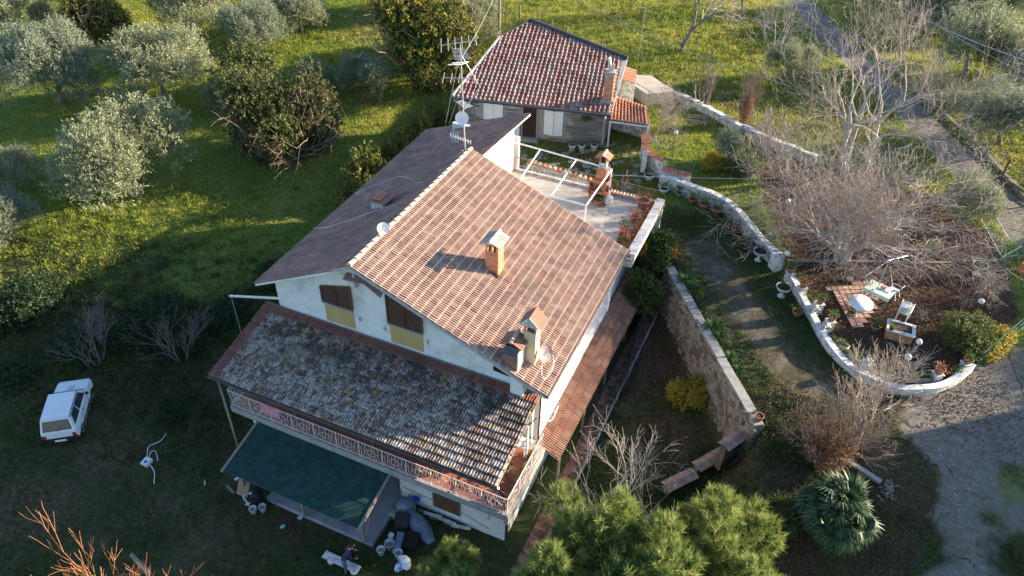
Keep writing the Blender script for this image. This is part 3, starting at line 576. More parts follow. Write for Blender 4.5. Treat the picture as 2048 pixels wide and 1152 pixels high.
# balcony
b = MB(); b.box(-13.2, .56, -.75, 1.3, 2.93, 3.10); b.box(-.95, .56, 1.31, 3.05, 2.93, 3.095); b.build('balcony_slab', concrete, house)
b = MB(); b.box(.38, .57, -.74, 3.2, 2.5, 2.925); b.box(-13.2, .38, -.74, -.55, 2.72, 2.925); b.build('balcony_beam', concrete, house)
bf = MB(); bf.box(-13.1, .42, -.6, 1.3, 3.102, 3.112); bf.box(-.95, .42, 1.31, 2.95, 3.102, 3.111); bfl = bf.build('balcony_floor', mortar, house)
b = MB()
for i in range(44):
    for j in range(12):
        x = -13.08+i*.306; y = -.59+j*.3
        if x+.3 > .42 or (y > 1.2 and x < -.95) or (y > 2.7): continue
        b.rv = random.random(); b.box(x, x+.294, y, y+.288, 3.112, 3.122)
tag(b.build('floor_tiles', redfloor, bfl), kind='stuff')
def railing(p, q, parent, mt, z0=3.12, h=.98, panel=1.15, fancy=True):
    p = np.array(p, float); q = np.array(q, float); Ln = np.linalg.norm(q-p); n = max(1, int(round(Ln/panel))); d = (q-p)/Ln; w = Ln/n; up = np.array([0, 0, 1.])
    b = MB(); b.tube([p+up*(z0+h), q+up*(z0+h)], .025, 6); b.tube([p+up*(z0+.08), q+up*(z0+.08)], .014, 5); top = b.build('rail', mt, parent)
    for i in range(n):
        b = MB(); a = p+d*w*i; c = a+d*w; b.tube([a+up*z0, a+up*(z0+h)], .02, 5)
        if fancy:
            m = 7
            for k in range(m):
                s = a+d*w*(k+.1)/m; e = a+d*w*(k+1.1)/m; z_a, z_b = (z0+.09, z0+h) if k % 2 else (z0+h, z0+.09)
                b.tube([s+up*z_a, e+up*z_b], .010, 4, False); b.tube([s+d*.05+up*z_b, e+up*z_a], .010, 4, False)
            m1 = (a+c)/2; b.tube([m1+up*(z0+.3), a+d*w*.8+up*(z0+.5), m1+up*(z0+.7), a+d*w*.2+up*(z0+.5), m1+up*(z0+.3)], .011, 4, False)
        else:
            for k in range(1, 9): s = a+d*w*k/9; b.tube([s+up*(z0+.08), s+up*(z0+h)], .008, 4, False)
        b.build('railing_panel', mt, parent)
railing((-13.15, -.70, 0), (.5, -.70, 0), house, railm)
railing((.5, -.70, 0), (.5, 2.95, 0), house, railm, fancy=True)
railing((-13.15, -.70, 0), (-13.15, 1.2, 0), house, railw)
b = MB(); b.tube([(-13.2, -.95, 5.1), (-12.55, -1.5, 1.35)], .055, 6); b.build('slanted_post', wood, house)
for x in (-9.5, -5.6, -1.9): b = MB(); b.tube([(x, -.68, 3.1), (x, -.68, 5.08)], .022, 6); b.build('roof_post', brownrail, house)
b = MB(); b.tube([(-13, -.45, 4.9), (-.2, -.45, 4.5)], .02, 6); b.build('curtain_rail', brownrail, house)
# satellite-free wall pipes, ground floor window
w = MB(); w.box(-3.32, -1.96, -.03, 0.0-.002, .58, 2.15); wf = w.build('window', wood, house)
for a, c in ((-3.26, -2.66), (-2.62, -2.02)):
    s = MB(); s.box(a, c, -.07, -.032, .64, 2.09)
    for k in range(10): s.box(a+.06, c-.06, -.082, -.069, .74+k*.13, .79+k*.13)
    s.build('shutter', shutter2_m, wf)
b = MB(); b.box(-.95, -.75, -.06, -.002, 1.75, 1.9); b.tube([(-.6, -.03, 1.9), (-.6, -.03, 1.2), (-.75, -.03, 1.2)], .02, 5); b.tube([(-4.85, -.03, 1.05), (-2.1, -.03, .95), (-.6, -.03, .55)], .02, 5); b.build('wall_pipe', fascia, house)
b = MB(); b.box(.12, .2, .1, .22, -.8, 2.5); b.build('corner_post', gutter_m, house)
# pink pots in front of the wall not needed; window boxes on the balcony rail
def leafy(name, parent, c, r, h, n, mt, ln=.1, seed=0, wc=True):
    g = np.random.default_rng(seed+5); C = np.asarray(c)+g.normal(0, .5, (n, 3))*np.array([r, r, h*.45])+np.array([0, 0, h*.5]); d = g.normal(0, 1, (n, 3)); d[:, 2] = abs(d[:, 2])+.2
    return link(leafmesh(name, C, d, ln*g.uniform(.6, 1.3, n), ln*.35, mt, g), name, parent, wc)
def leafmesh(name, C, D, ln, wd, mt, g=rng, quad=True):
    n = len(C); D = D/(np.linalg.norm(D, axis=1, keepdims=True)+1e-9); a = g.normal(0, 1, (n, 3)); S = np.cross(D, a); S /= (np.linalg.norm(S, axis=1, keepdims=True)+1e-9)
    ln = np.broadcast_to(ln, (n,))[:, None]; wd = np.broadcast_to(wd, (n,))[:, None]
    if quad: V = np.stack([C, C+D*ln*.45+S*wd*.5, C+D*ln, C+D*ln*.45-S*wd*.5], 1).reshape(-1, 3); F = np.arange(n*4).reshape(n, 4)
    else: V = np.stack([C-S*wd*.5, C+S*wd*.5, C+D*ln], 1).reshape(-1, 3); F = np.arange(n*3).reshape(n, 3)
    return npmesh(name, V, F, mt, g.random(n))
def flower_box(label, x, y, z, L, ax, box_m, plant, group=None, seed=0):
    t = thing('flower_box', label, 'flower box', (x, y, z), 0, group); hx, hy = (L/2, .1) if ax == 'x' else (.1, L/2)
    b = MB(); b.box(-hx, hx, -hy, -hy+.02, 0, .2); b.box(-hx, hx, hy-.02, hy, 0, .2); b.box(-hx, -hx+.02, -hy+.02, hy-.02, 0, .2); b.box(hx-.02, hx, -hy+.02, hy-.02, 0, .2); b.box(-hx+.02, hx-.02, -hy+.02, hy-.02, 0, .03); b.build('box', box_m, t, wc=False)
    b = MB(); b.box(-hx+.021, hx-.021, -hy+.021, hy-.021, .031, .16); b.build('soil', soil, t, wc=False)
    if plant:
        g = np.random.default_rng(seed); n = plant[1]; C = np.stack([g.uniform(-hx, hx, n)*.9, g.uniform(-hy, hy, n)*.9, g.uniform(.15, .3, n)], 1); D = g.normal(0, 1, (n, 3)); D[:, 2] = abs(D[:, 2])
        link(leafmesh('foliage', C, D, .12, .05, plant[0], g), 'foliage', t, False)
    return t
bx = [(563, 'fourth'), (600, 'x'), (651, 'x'), (722, 'x'), (762, 'x'), (820, 'x'), (868, 'x'), (920, 'x'), (965, 'x')]
labs = ['brown flower box on the balcony rail nearest the pink cloth', 'second brown flower box from the pink cloth on the front balcony', 'third brown flower box from the pink cloth on the front balcony', 'brown flower box at the middle of the shaded front balcony',
        'brown flower box where the balcony rail starts to catch the sun', 'flower box fourth from the right end of the front balcony rail', 'flower box third from the right end of the front balcony rail', 'flower box second from the right end of the front balcony rail', 'flower box nearest the right corner of the front balcony rail']
for i, (u, _) in enumerate(bx):
    v = 818+(u-540)*.394+22; p = py_(u, v, -.5); flower_box(labs[i], p[0], -.52, 3.5, .85, 'x', shutter2_m, None if i < 5 else (red_stuff, 25), 'flower boxes along the front balcony rail', i)
for i, (y, lab, pl_) in enumerate([(2.3, 'red planter with tall leaves on the side balcony, nearest the white house wall', (green_stuff, 90)), (1.45, 'red planter with bright green leaves, second from the wall on the side balcony', (green_stuff, 110)), (.65, 'red planter with sparse plants, third from the wall on the side balcony', (shrub_leaf, 70)), (-.15, 'red planter nearest the balcony corner on the sunny side', (shrub_leaf, 60))]):
    flower_box(lab, .30, y, 3.125, .7, 'y', shutter2_m, pl_, 'planters along the side balcony', 20+i)
b = MB(); random.seed(3)
p = py_(543, 822, -.70); cl = []
for i in range(9):
    for j, (yy, zz) in enumerate([(-.60, 3.75), (-.66, 4.13), (-.72, 4.14), (-.78, 3.9), (-.80, 3.62)]): cl.append((p[0]-.55+i*.13, yy+random.uniform(-.02, .02), zz+random.uniform(-.03, .03)))
b.quadv(cl, [(i*5+j, (i+1)*5+j, (i+1)*5+j+1, i*5+j+1) for i in range(8) for j in range(4)]); pink = M('pink_cloth', [(.45, .18, .24), (.6, .3, .34)], 6)
o = b.build('cloth', pink, None, True); tag(o, 'crumpled pink cloth hung over the front balcony rail', 'cloth')
# ---------------------------------------------------------------- chimneys on the house
def bricks(name, x0, x1, y0, y1, z0, z1, mt, parent, ch=.085, bl=.25, core=mortar):
    b = MB(); b.box(x0+.012, x1-.012, y0+.012, y1-.012, z0, z1); k = b.build('core', core, parent)
    b = MB(); nz = int(round((z1-z0)/ch)); h = (z1-z0)/nz
    for i in range(nz):
        z = z0+i*h
        for (ax, L, f) in (('x', x1-x0, y0), ('x', x1-x0, y1), ('y', y1-y0, x0), ('y', y1-y0, x1)):
            off = (i % 2)*bl/2; s = -off
            while s < L-.01:
                a, c = max(0, s)+.005, min(L, s+bl)-.005; s += bl
                if c-a < .03: continue
                b.rv = random.random(); o = random.uniform(0, .005)
                if ax == 'x': b.box(x0+a, x0+c, f-.006-o, f+.006+o, z+.006, z+h-.006)
                else: b.box(f-.006-o, f+.006+o, y0+a, y0+c, z+.006, z+h-.006)
    tag(b.build(name, mt, parent), kind='stuff'); return k
def cap_roof(x0, x1, y0, y1, z, rise, mt, parent, along='y', ridge=ridge_m, n=5):
    """little tiled gable cap, ridge along x or y"""
    if along == 'y':
        xm = (x0+x1)/2
        for s, e in ((x0, xm), (x1, xm)):
            for i in range(n):
                a = y0+(y1-y0)*i/n; c = y0+(y1-y0)*(i+.9)/n; b = MB(); b.prism([(s, a, z), (e, a, z+rise), (e, c, z+rise), (s, c, z)], (0, 0, .045)); b.build('cap_tile', mt, parent)
        b = MB(); b.tube([(xm, y0-.02, z+rise+.02), (xm, y1+.02, z+rise+.02)], .08, 7)
    else:
        ym = (y0+y1)/2
        for s, e in ((y0, ym), (y1, ym)):
            for i in range(n):
                a = x0+(x1-x0)*i/n; c = x0+(x1-x0)*(i+.9)/n; b = MB(); b.prism([(a, s, z), (a, e, z+rise), (c, e, z+rise), (c, s, z)], (0, 0, .045)); b.build('cap_tile', mt, parent)
        b = MB(); b.tube([(x0-.02, ym, z+rise+.02), (x1+.02, ym, z+rise+.02)], .08, 7)
    b.build('ridge_cap', ridge, parent)
c1 = thing('chimney', 'tall orange brick chimney in the middle of the sunlit roof slope', 'chimney', (-3.75, 7.1, 8.6))
bricks('brick_courses', -4.05, -3.45, 6.8, 7.4, 8.3, 9.72, brick_m, c1)
b = MB()
for x in (-4.05, -3.55):
    for y in (6.8, 7.3): b.box(x, x+.1, y, y+.1, 9.72, 10.12)
b.box(-3.8, -3.72, 6.8, 6.9, 9.721, 10.12); b.box(-3.8, -3.72, 7.3, 7.4, 9.721, 10.12); b.build('vent_pillar', brick_m, c1)
b = MB(); b.box(-3.98, -3.52, 6.87, 7.33, 9.725, 9.76); b.build('flue_floor', black, c1)
cap_roof(-4.24, -3.26, 6.58, 7.62, 10.12, .2, M('grey_pink_tile', [(.30, .24, .21), (.46, .40, .35)], 3), c1, 'y', whitewash)
b = MB(); b.box(-4.14, -3.38, 6.66, 6.78, 8.42, 8.62) ; b.prism([(-4.2, 6.66, 8.72), (-3.3, 6.66, 8.36), (-3.3, 6.8, 8.36), (-4.2, 6.8, 8.72)], (0, 0, .08)); b.build('flashing', steelgut, c1)
c2 = thing('chimney', 'low stepped chimney with a tiled cap left of the taller pale one', 'chimney', (-1.05, 3.1, 7.4))
b = MB(); b.box(-1.35, -.75, 2.8, 3.4, 7.1, 8.15); b.build('stack', tile_w, c2)
b = MB(); b.box(-.749, -.70, 2.78, 3.42, 7.1, 8.3); b.build('side_render', whitewash, c2)
b = MB(); b.prism([(-1.4, 2.78, 8.15), (-.72, 2.78, 8.15), (-.78, 2.95, 8.5), (-1.34, 2.95, 8.5)], (0, .5, 0)); b.build('hood', steelgut, c2)
cap_roof(-1.6, -.62, 2.95, 3.75, 8.42, .26, tile_w, c2, 'y', ridge_m)
b = MB()
for i in range(4): b.rbox((-1.75+.12*i, 2.9+.1*i, 7.68-.03*i), .13, .16, .03, .1*i)
b.build('tile_skirt', tile_left, c2)
c3 = thing('chimney', 'taller pale chimney with a pointed white cap at the near right corner of the roof', 'chimney', (-.45, 3.8, 7.2))
b = MB(); b.box(-.8, -.3, 3.55, 4.05, 6.9, 8.95); b.build('stack', M('yellow_render', [(.50, .42, .26), (.6, .52, .36)], 3, rough=.9), c3)
b = MB(); b.box(-.82, -.801, 3.53, 4.07, 6.9, 8.95); b.build('side_render', brick_m, c3)
b = MB()
for x in (-.8, -.38):
    for y in (3.55, 3.97): b.box(x, x+.08, y, y+.08, 8.951, 9.35)
b.build('vent_pillar', brick_m, c3)
b = MB(); b.box(-.72, -.38, 3.63, 3.97, 8.951, 9.0); b.build('flue_floor', black, c3)
b = MB(); b.prism([(-1.0, 3.4, 9.35), (-.55, 3.4, 9.82), (-.1, 3.4, 9.35)], (0, .8, 0)); b.build('cap', tile_w, c3)
b = MB(); b.prism([(-.99, 3.38, 9.37), (-.55, 3.38, 9.83), (-.11, 3.38, 9.37)], (0, .019, 0)); b.build('cap_face', whitewash, c3)
c4 = thing('chimney', 'small low rendered chimney with a terracotta lid on the shaded brown left slope', 'chimney', (-11.0, 9.3, 8.3))
b = MB(); b.box(-11.3, -10.6, 8.95, 9.75, 8.0, 9.0); b.build('stack', whitewash_rough, c4)
b = MB(); b.prism([(-11.45, 8.85, 8.98), (-10.4, 8.85, 9.05), (-10.4, 9.9, 9.05), (-11.45, 9.9, 8.98)], (0, 0, .06)); b.build('lid', tile_left, c4)
b = MB()
for i in range(4): b.box(-11.25, -10.75, 9.0+.2*i, 9.16+.2*i, 9.11, 9.16)
b.build('lid_tile', tile_new, c4)
# satellite dishes and antenna mast
def dish(label, loc, r, aim, stalk, mt=white_sh):
    t = thing('satellite_dish', label, 'satellite dish', loc); aim = Vector(aim).normalized(); q = aim.to_track_quat('Z', 'Y').to_matrix(); b = MB(); n = 16
    vs = [tuple(q @ Vector((r*k*math.cos(a), r*k*math.sin(a), r*.28*k*k-r*.1)) + Vector((0, 0, stalk))) for k in (.02, .4, .75, 1) for a in [2*math.pi*i/n for i in range(n)]]
    b.quadv(vs, [(i*n+k, i*n+(k+1) % n, (i+1)*n+(k+1) % n, (i+1)*n+k) for i in range(3) for k in range(n)]+[tuple(range(n))]); b.build('reflector', mt, t, True, wc=False)
    b = MB(); b.tube([(0, 0, 0), (0, 0, stalk)], .025, 6); b.build('stalk', galv, t, wc=False)
    b = MB(); f = Vector((0, 0, stalk)); e = f+aim*r*.95; b.tube([tuple(f-q@Vector((0, r*.9, 0))*1.0), tuple(e)], .012, 5); b.ball(tuple(e), .045, 6); b.build('feed_arm', galv, t, wc=False)
    return t
dish('small white satellite dish on the ridge near the front of the roof', (RX+.1, 5.1, RZ+.05), .26, (.5, -.6, .6), .28)
dish('pale round satellite dish standing on the sunny roof beside the pale chimney', (.0, 3.9, 7.05), .34, (.7, -.5, .5), .7, M('pinkish_dish', [(.42, .30, .27), (.5, .37, .33)], 3))
ant = thing('antenna_mast', 'tall television mast with several aerials rising from the far end of the ridge', 'antenna', (-8.3, 13.3, 10.2))
b = MB(); b.tube([(-8.3, 13.3, 10.1), (-8.36, 13.25, 13.0), (-8.42, 13.2, 15.9)], .035, 6); b.build('mast', galv, ant)
def yagi(c, L, n, w, ang, tilt=0, name='aerial'):
    c = np.array(c, float); d = np.array([math.cos(ang), math.sin(ang), tilt]); s = np.array([-math.sin(ang), math.cos(ang), 0]); b = MB(); b.tube([c-d*L/2, c+d*L/2], .022, 5)
    for i in range(n): p = c+d*L*(i/(n-1)-.5); ww = w*(1-.25*i/n); b.tube([p-s*ww/2, p+s*ww/2], .012, 4)
    b.build(name, galv, ant)
yagi((-8.5, 13.2, 15.9), 1.6, 6, 1.7, .5, .15); yagi((-8.4, 13.2, 15.4), 1.3, 9, .8, 2.2); yagi((-8.5, 13.1, 14.95), .9, 12, .55, 2.9, -.3); yagi((-8.3, 13.25, 12.9), .8, 8, .5, 2.6); yagi((-8.45, 13.1, 11.1), 1.0, 9, .5, 3.6, .4); yagi((-8.5, 13.2, 14.2), 1.5, 5, 1.2, .4)
b = MB(); 
for i in range(9): b.tube([(-8.95, 13.0+.0*i, 10.9+.08*i), (-8.45, 12.9, 10.95+.08*i)], .01, 4)
b.build('panel_aerial', galv, ant)
dsh = MB(); n = 14; q = Vector((.25, -.85, .35)).to_track_quat('Z', 'Y').to_matrix()
vs = [tuple(q @ Vector((.34*k*math.cos(a), .34*k*math.sin(a), .09*k*k)) + Vector((-8.36, 13.15, 12.2))) for k in (.02, .5, 1) for a in [2*math.pi*i/n for i in range(n)]]
dsh.quadv(vs, [(i*n+k, i*n+(k+1) % n, (i+1)*n+(k+1) % n, (i+1)*n+k) for i in range(2) for k in range(n)]+[tuple(range(n))]); dsh.build('dish', white_sh, ant, True)
b = MB(); b.tube([(-8.42, 13.2, 15.5), (-10.6, 15.5, 10.4)], .012, 4); b.tube([(-8.42, 13.2, 13.7), (-9.9, 14.6, 10.9)], .012, 4); b.tube([(-8.4, 13.2, 15.4), (-7.6, 13.6, 13.8), (-8.3, 13.3, 12.6)], .02, 4); b.build('guy_wire', galv, ant)
def cable(label, pts, r=.018, mt=white_sh, name='cable', n=8):
    b = MB(); b.tube(bezpath(pts, n), r, 4); o = b.build(name, mt, None); return tag(o, label, 'cable' if name == 'cable' else 'wire')
L_ = lambda x, y, dz=.09: (x, y, zL(x, y)+dz)
cable('thin white cable lying across the upper part of the brown left slope', [(-8.35, 13.2, 10.42), (-8.9, 11.6, 9.95), L_(-10, 11.5), L_(-12, 13.0), L_(-13.2, 12.5), L_(-14.2, 11.6)], .014)
cable('thin white cable lying across the brown left slope below the small chimney', [(-8.6, 11.3, 10.25), L_(-9.6, 9.5), L_(-10.6, 8.7, .12), L_(-12.0, 8.0), L_(-13.0, 7.6), L_(-14.1, 7.8)], .014)
E_ = lambda x, y, dz=.07: (x, y, zE(x, y)+dz)
cable('white cable looping down the sunlit roof by the pale chimney', [E_(-.1, 3.9), E_(.1, 3.4), E_(.3, 3.3), E_(.35, 4.0), E_(.1, 4.6), E_(-.3, 4.6)], .012)
# ---------------------------------------------------------------- rear terrace
b = MB(); b.box(-8.2, .95, 13.35, 19.3, 5.95, 6.18); b.build('terrace_slab', concrete, house)
tf = MB()
for i in range(27):
    for j in range(18):
        x = -8.18+i*.33; y = 13.36+j*.33
        if x+.32 > .55: continue
        tf.rv = random.random(); tf.box(x, x+.324, y, y+.324, 6.18, 6.192)
tag(tf.build('floor_tiles', paving, house), kind='stuff')
b = MB(); b.box(.56, 1.0, 13.62, 19.4, 6.181, 6.6); b.build('parapet', M('pale_parapet', [(.55, .52, .46), (.68, .65, .60)], 2.5, rough=.9), house)
b = MB(); b.box(-8.2, .95, 19.301, 19.5, 2.9, 6.3); b.build('terrace_edge_wall', whitewash, house)
for i in range(44):
    x = -8.0+i*.195
    if not (-3.2 < x or i % 1 == 9): continue
    b = MB(); b.tube([(x, 19.2, 6.33), (x, 19.62, 6.27)], [.085, .07], 6); b.build('edge_tile', ridge_m, house)
railing((-8.1, 19.25, 0), (.75, 19.25, 0), house, brownrail, z0=6.2, h=.95, panel=1.3, fancy=False)
b = MB()
PA, PB, PC, PD = (-8.12, 18.7, 8.4), (-1.93, 18.2, 8.4), (-1.96, 14.13, 8.4), (-7.6, 14.3, 8.4)
lr = lambda p, q, t: tuple(p[i]+(q[i]-p[i])*t for i in range(3))
rt = thing('pergola_frame', 'bare frame of white pipes standing over the rear terrace', 'pergola', (-4, 16.4, 6.2))
for p, q in ((PA, PB), (PB, PC), (PC, PD), (lr(PA, PB, .03), lr(PD, PC, .03)), (lr(PA, PB, .3), lr(PD, PC, .30)), (lr(PA, PB, .66), lr(PD, PC, .66))): b = MB(); b.tube([p, q], .045, 8); b.build('beam', railw, rt)
b = MB(); b.tube([PB, (PB[0], PB[1]+.02, 6.45)], .045, 8); b.build('leg', railw, rt); b = MB(); b.tube([PC, (PC[0], PC[1], 6.2)], .045, 8); b.build('leg', railw, rt)
b = MB(); b.tube([lr(PD, PC, .05), (lr(PD, PC, .05)[0], 14.3, 6.2)], .045, 8); b.build('leg', railw, rt)
# outdoor fireplace
bq = thing('barbecue', 'red masonry barbecue with a tiled hood, carrying flower pots, on the terrace', 'barbecue', (-2.6, 18.2, 6.2))
BX, BY = -2.45, 18.35
for (hw, hd, z0, z1, mt) in ((.48, .38, 6.2, 6.95, brick_m), (.36, .30, 6.95, 7.6, brick_m), (.28, .24, 7.6, 8.25, brick_m), (.2, .18, 8.25, 8.65, whitewash)):
    b = MB(); b.box(BX-hw, BX+hw, BY-hd, BY+hd, z0, z1); b.build('masonry', mt, bq)
for z, w_ in ((6.95, .52), (7.6, .42), (8.25, .32)): b = MB(); b.box(BX-w_, BX+w_, BY-w_*.85, BY+w_*.85, z, z+.05); b.build('ledge', tile_new, bq)
b = MB(); 
for x in (-.2, .14): 
    for y in (-.18, .12): b.box(BX+x, BX+x+.06, BY+y, BY+y+.06, 8.651, 8.95)
b.build('vent_pillar', brick_m, bq); b = MB(); b.box(BX-.13, BX+.13, BY-.11, BY+.11, 8.652, 8.93); b.build('flue', black, bq)
cap_roof(BX-.42, BX+.42, BY-.34, BY+.34, 8.95, .22, tile_new, bq, 'y', ridge_m)
b = MB(); b.box(BX-.3, BX+.3, BY-.39, BY-.3, 6.35, 6.8); b.build('fire_opening', black, bq)
# ---------------------------------------------------------------- pots and other small plant things
def pot_mesh(r, h, mt, rim=True, n=14):
    b = MB(); b.lathe([(r*.68, 0), (r*.95, h*.82), (r*1.06, h*.83), (r*1.06, h), (r*.93, h), (r*.88, h*.82)], (0, 0, 0), n); return b.mesh('pot', mt, True)
def potted(label, loc, r=.22, h=.34, mt=terra, plant=green_stuff, pr=.26, ph=.35, n=120, cat='plant pot', group=None, seed=1, ln=.14, tall=0, name='potted_plant'):
    t = thing(name, label, cat, loc, random.uniform(0, 6), group); link(pot_mesh(r, h, mt), 'pot', t, False)
    b = MB(); b.lathe([(r*.87, h*.8), (r*.87, h*.86)], (0, 0, 0), 12); b.build('soil', soil, t, wc=False)
    if plant is not None:
        g = np.random.default_rng(seed); C = g.normal(0, .45, (n, 3))*np.array([pr, pr, ph*.4])+np.array([0, 0, h+ph*.45]); D = C-np.array([0, 0, h]); D += g.normal(0, .15, (n, 3)); link(leafmesh('foliage', C, D, ln*g.uniform(.6, 1.3, n), ln*.35, plant, g), 'foliage', t, False)
    return t
def urn(label, loc, plant, seed=0, s=1.0):
    t = thing('urn', label, 'urn', loc); b = MB(); b.lathe([(.2*s, 0), (.2*s, .05*s), (.09*s, .1*s), (.07*s, .3*s), (.12*s, .36*s), (.3*s, .46*s), (.38*s, .62*s), (.40*s, .66*s), (.36*s, .66*s), (.33*s, .6*s)], (0, 0, 0), 16); b.build('bowl', whitewash, t, True, False)
    b = MB(); b.lathe([(.33*s, .585*s), (.33*s, .61*s)], (0, 0, 0), 12); b.build('soil', soil, t, wc=False)
    g = np.random.default_rng(seed); n = 160; C = g.normal(0, .13*s, (n, 3))*np.array([1, 1, .4])+np.array([0, 0, .7*s]); D = g.normal(0, 1, (n, 3)); D[:, 2] = abs(D[:, 2])+.3; link(leafmesh('foliage', C, D, .13, .05, plant, g), 'foliage', t, False); return t
T = 6.19
tp = [('large terracotta pot of red spiky plants at the far corner of the terrace', (-.05, 18.7, T), .34, .52, red_stuff, .5, .5, 150), ('terracotta pot with dry brown flowers halfway along the terrace edge', pz(1270, 432, 6.6), .26, .45, red_stuff, .35, .35, 130),
      ('pot with bright green leaves along the terrace edge', pz(1250, 452, 6.6), .22, .35, green_stuff, .36, .45, 160), ('round brown pot of withered plants near the roof end of the terrace edge', pz(1246, 467, 6.6), .27, .4, red_stuff, .32, .3, 110), ('low grey-green pot nearest the roof on the terrace', pz(1241, 482, 6.6), .24, .28, shrub_leaf, .28, .25, 110)]
for i, (lb, p, r, h, pm, pr_, ph_, n_) in enumerate(tp): potted(lb, (p[0], p[1], T), r, h, terra, pm, pr_, ph_, n_, seed=30+i, group='pots on the rear terrace')
# trailing red-brown plants in the channel along the parapet
g = np.random.default_rng(4); n = 2600; yy = g.uniform(13.9, 19.1, n); C = np.stack([.35+g.normal(0, .14, n), yy, 6.25+abs(g.normal(0, .2, n))], 1); D = g.normal(0, 1, (n, 3)); D[:, 2] = abs(D[:, 2])
tag(link(leafmesh('trailing_plants', C, D, .16, .035, red_stuff, g), 'trailing_plants'), 'reddish dry trailing plants along the inside of the terrace parapet', 'plants', kind='stuff')
p = pz(1197, 412, T); potted('terracotta pot with green leaves at the foot of the barbecue', (p[0], p[1], T), .2, .38, terra, green_stuff, .2, .25, 80, seed=41, group='pots on the rear terrace')
p = pz(1186, 405, T); potted('terracotta pot of red geraniums left of the barbecue', (p[0]-.1, p[1]+.15, T), .28, .6, terra, red_stuff, .4, .55, 240, seed=42, group='pots on the rear terrace')
t = thing('pot', 'pale faceted pot at the foot of the pergola leg', 'pot', (-1.93, 18.2, T)); b = MB(); b.lathe([(.17, 0), (.29, .15), (.31, .38), (.2, .52), (.12, .53)], (0, 0, 0), 8); b.build('body', whitewash, t, wc=False)
for i, (dx, dy, z, lb) in enumerate([(.42, -.05, 7.66, 'dark red pot hung on the right side of the barbecue, upper'), (.5, -.05, 7.0, 'dark red pot on the right side of the barbecue, lower'), (-.1, -.4, 7.0, 'red pot set on the front ledge of the barbecue'), (-.45, -.2, 7.0, 'terracotta pot of geraniums on the left ledge of the barbecue')]):
    potted(lb, (BX+dx, BY+dy, z+.0), .14, .2, M('dark_red_pot', [(.25, .05, .04), (.32, .08, .06)], 5) if i < 3 else terra, red_stuff, .15, .15, 40, seed=50+i, group='pots on the barbecue')
# clothes rack leaning left of barbecue
b = MB(); q = pz(1180, 408, T); b.tube([(q[0], q[1], T), (q[0]+.25, q[1]+.2, T+1.0)], .015, 5); b.tube([(q[0]-.3, q[1]+.5, T), (q[0], q[1]+.6, T+1.0)], .015, 5); b.tube([(q[0]+.25, q[1]+.2, T+1), (q[0], q[1]+.6, T+1)], .015, 5); tag(b.build('folding_stand', galv, None), 'thin metal folding stand left of the barbecue', 'stand')

# ---------------------------------------------------------------- green canopy at the front
ca = thing('canopy', 'lean-to canopy with dark green shingles on wooden posts below the balcony', 'canopy', (-8.3, -2, 0))
zc = lambda y: 2.72+(y+.76)*.22
b = MB(); b.prism([(-11.75, -.76, zc(-.76)), (-4.88, -.76, zc(-.76)), (-4.85, -3.2, zc(-3.2)), (-11.79, -3.22, zc(-3.2))], (0, 0, -.04)); b.build('deck', wood_d, ca)
b = MB(); cy = 18
for j in range(cy):
    y = -3.22+j*(2.46/cy); x = -11.7-(j % 2)*.15
    while x < -4.95:
        b.rv = random.random(); x1 = min(x+.30, -4.93); x0_ = max(x, -11.68)
        if x1-x0_ > .03: b.prism([(x0_, y, zc(y)+.012), (x1, y, zc(y)+.012), (x1, y+.2, zc(y+.2)+.003), (x0_, y+.2, zc(y+.2)+.003)], (0, 0, .006))
        x += .31
tag(b.build('shingles', shingle, ca), kind='stuff')
for x in (-11.74, -4.87): b = MB(); b.prism([(x-.055, -.76, zc(-.76)+.06), (x+.055, -.76, zc(-.76)+.06), (x+.055, -3.3, zc(-3.3)+.06), (x-.055, -3.3, zc(-3.3)+.06)], (0, 0, -.09)); b.build('edge_board', wood, ca)
for x in (-11.4, -8.2, -5.15): b = MB(); b.box(x-.05, x+.05, -2.75, -2.65, .35, zc(-2.7)-.05); b.build('leg', wood, ca)
b = MB(); b.tube([(-5.1, -2.6, .4), (-5.1, -1.9, zc(-1.9)-.1)], .04, 5); b.tube([(-8.2, -2.7, 1.4), (-7.7, -2.7, 2.1)], .035, 5); b.build('brace', wood, ca)
b = MB(); b.box(-11.6, -5.0, -2.74, -2.66, zc(-2.7)-.14, zc(-2.7)-.055); b.build('beam', wood, ca)
b = MB(); b.box(-10.3, -4.82, -2.65, 0.0-.01, -.2, .36); b.box(-7.0, -4.96, 0, 2.4, -.2, .355); tag(b.build('porch_slab', slabm, None), kind='structure')
# ---------------------------------------------------------------- far house (turned towards the camera)
e_ = np.array([math.cos(R_(12.43)), math.sin(R_(12.43)), 0]); n_ = np.array([-e_[1], e_[0], 0]); FO = pz(905, 193, 7.6)
FHZ = 5.0
fh = thing('house', 'low stone cottage with a wide old tile roof and white shutters behind the terrace', 'house', (FO[0]+4, FO[1]+4, FHZ))
def FP(s, t, z): return FO[:2].tolist() and (FO[0]+e_[0]*s+n_[0]*t, FO[1]+e_[1]*s+n_[1]*t, z)
PITF = math.tan(R_(15)); outl = [(0, 0), (10.45, 0), (10.86, 5.6), (3.54, 8.77), (1.74, 6.56)]
zf = lambda t: 7.6+t*PITF
b = MB(); b.prism([FP(s, t, zf(t)-.03) for s, t in outl], (0, 0, -.14)); fr_o = b.build('roof', fascia, fh)
def inside(pt, poly):
    x, y = pt; c = False; n = len(poly)
    for i in range(n):
        a, d = poly[i], poly[(i+1) % n]
        if (a[1] > y) != (d[1] > y) and x < (d[0]-a[0])*(y-a[1])/(d[1]-a[1])+a[0]: c = not c
    return c
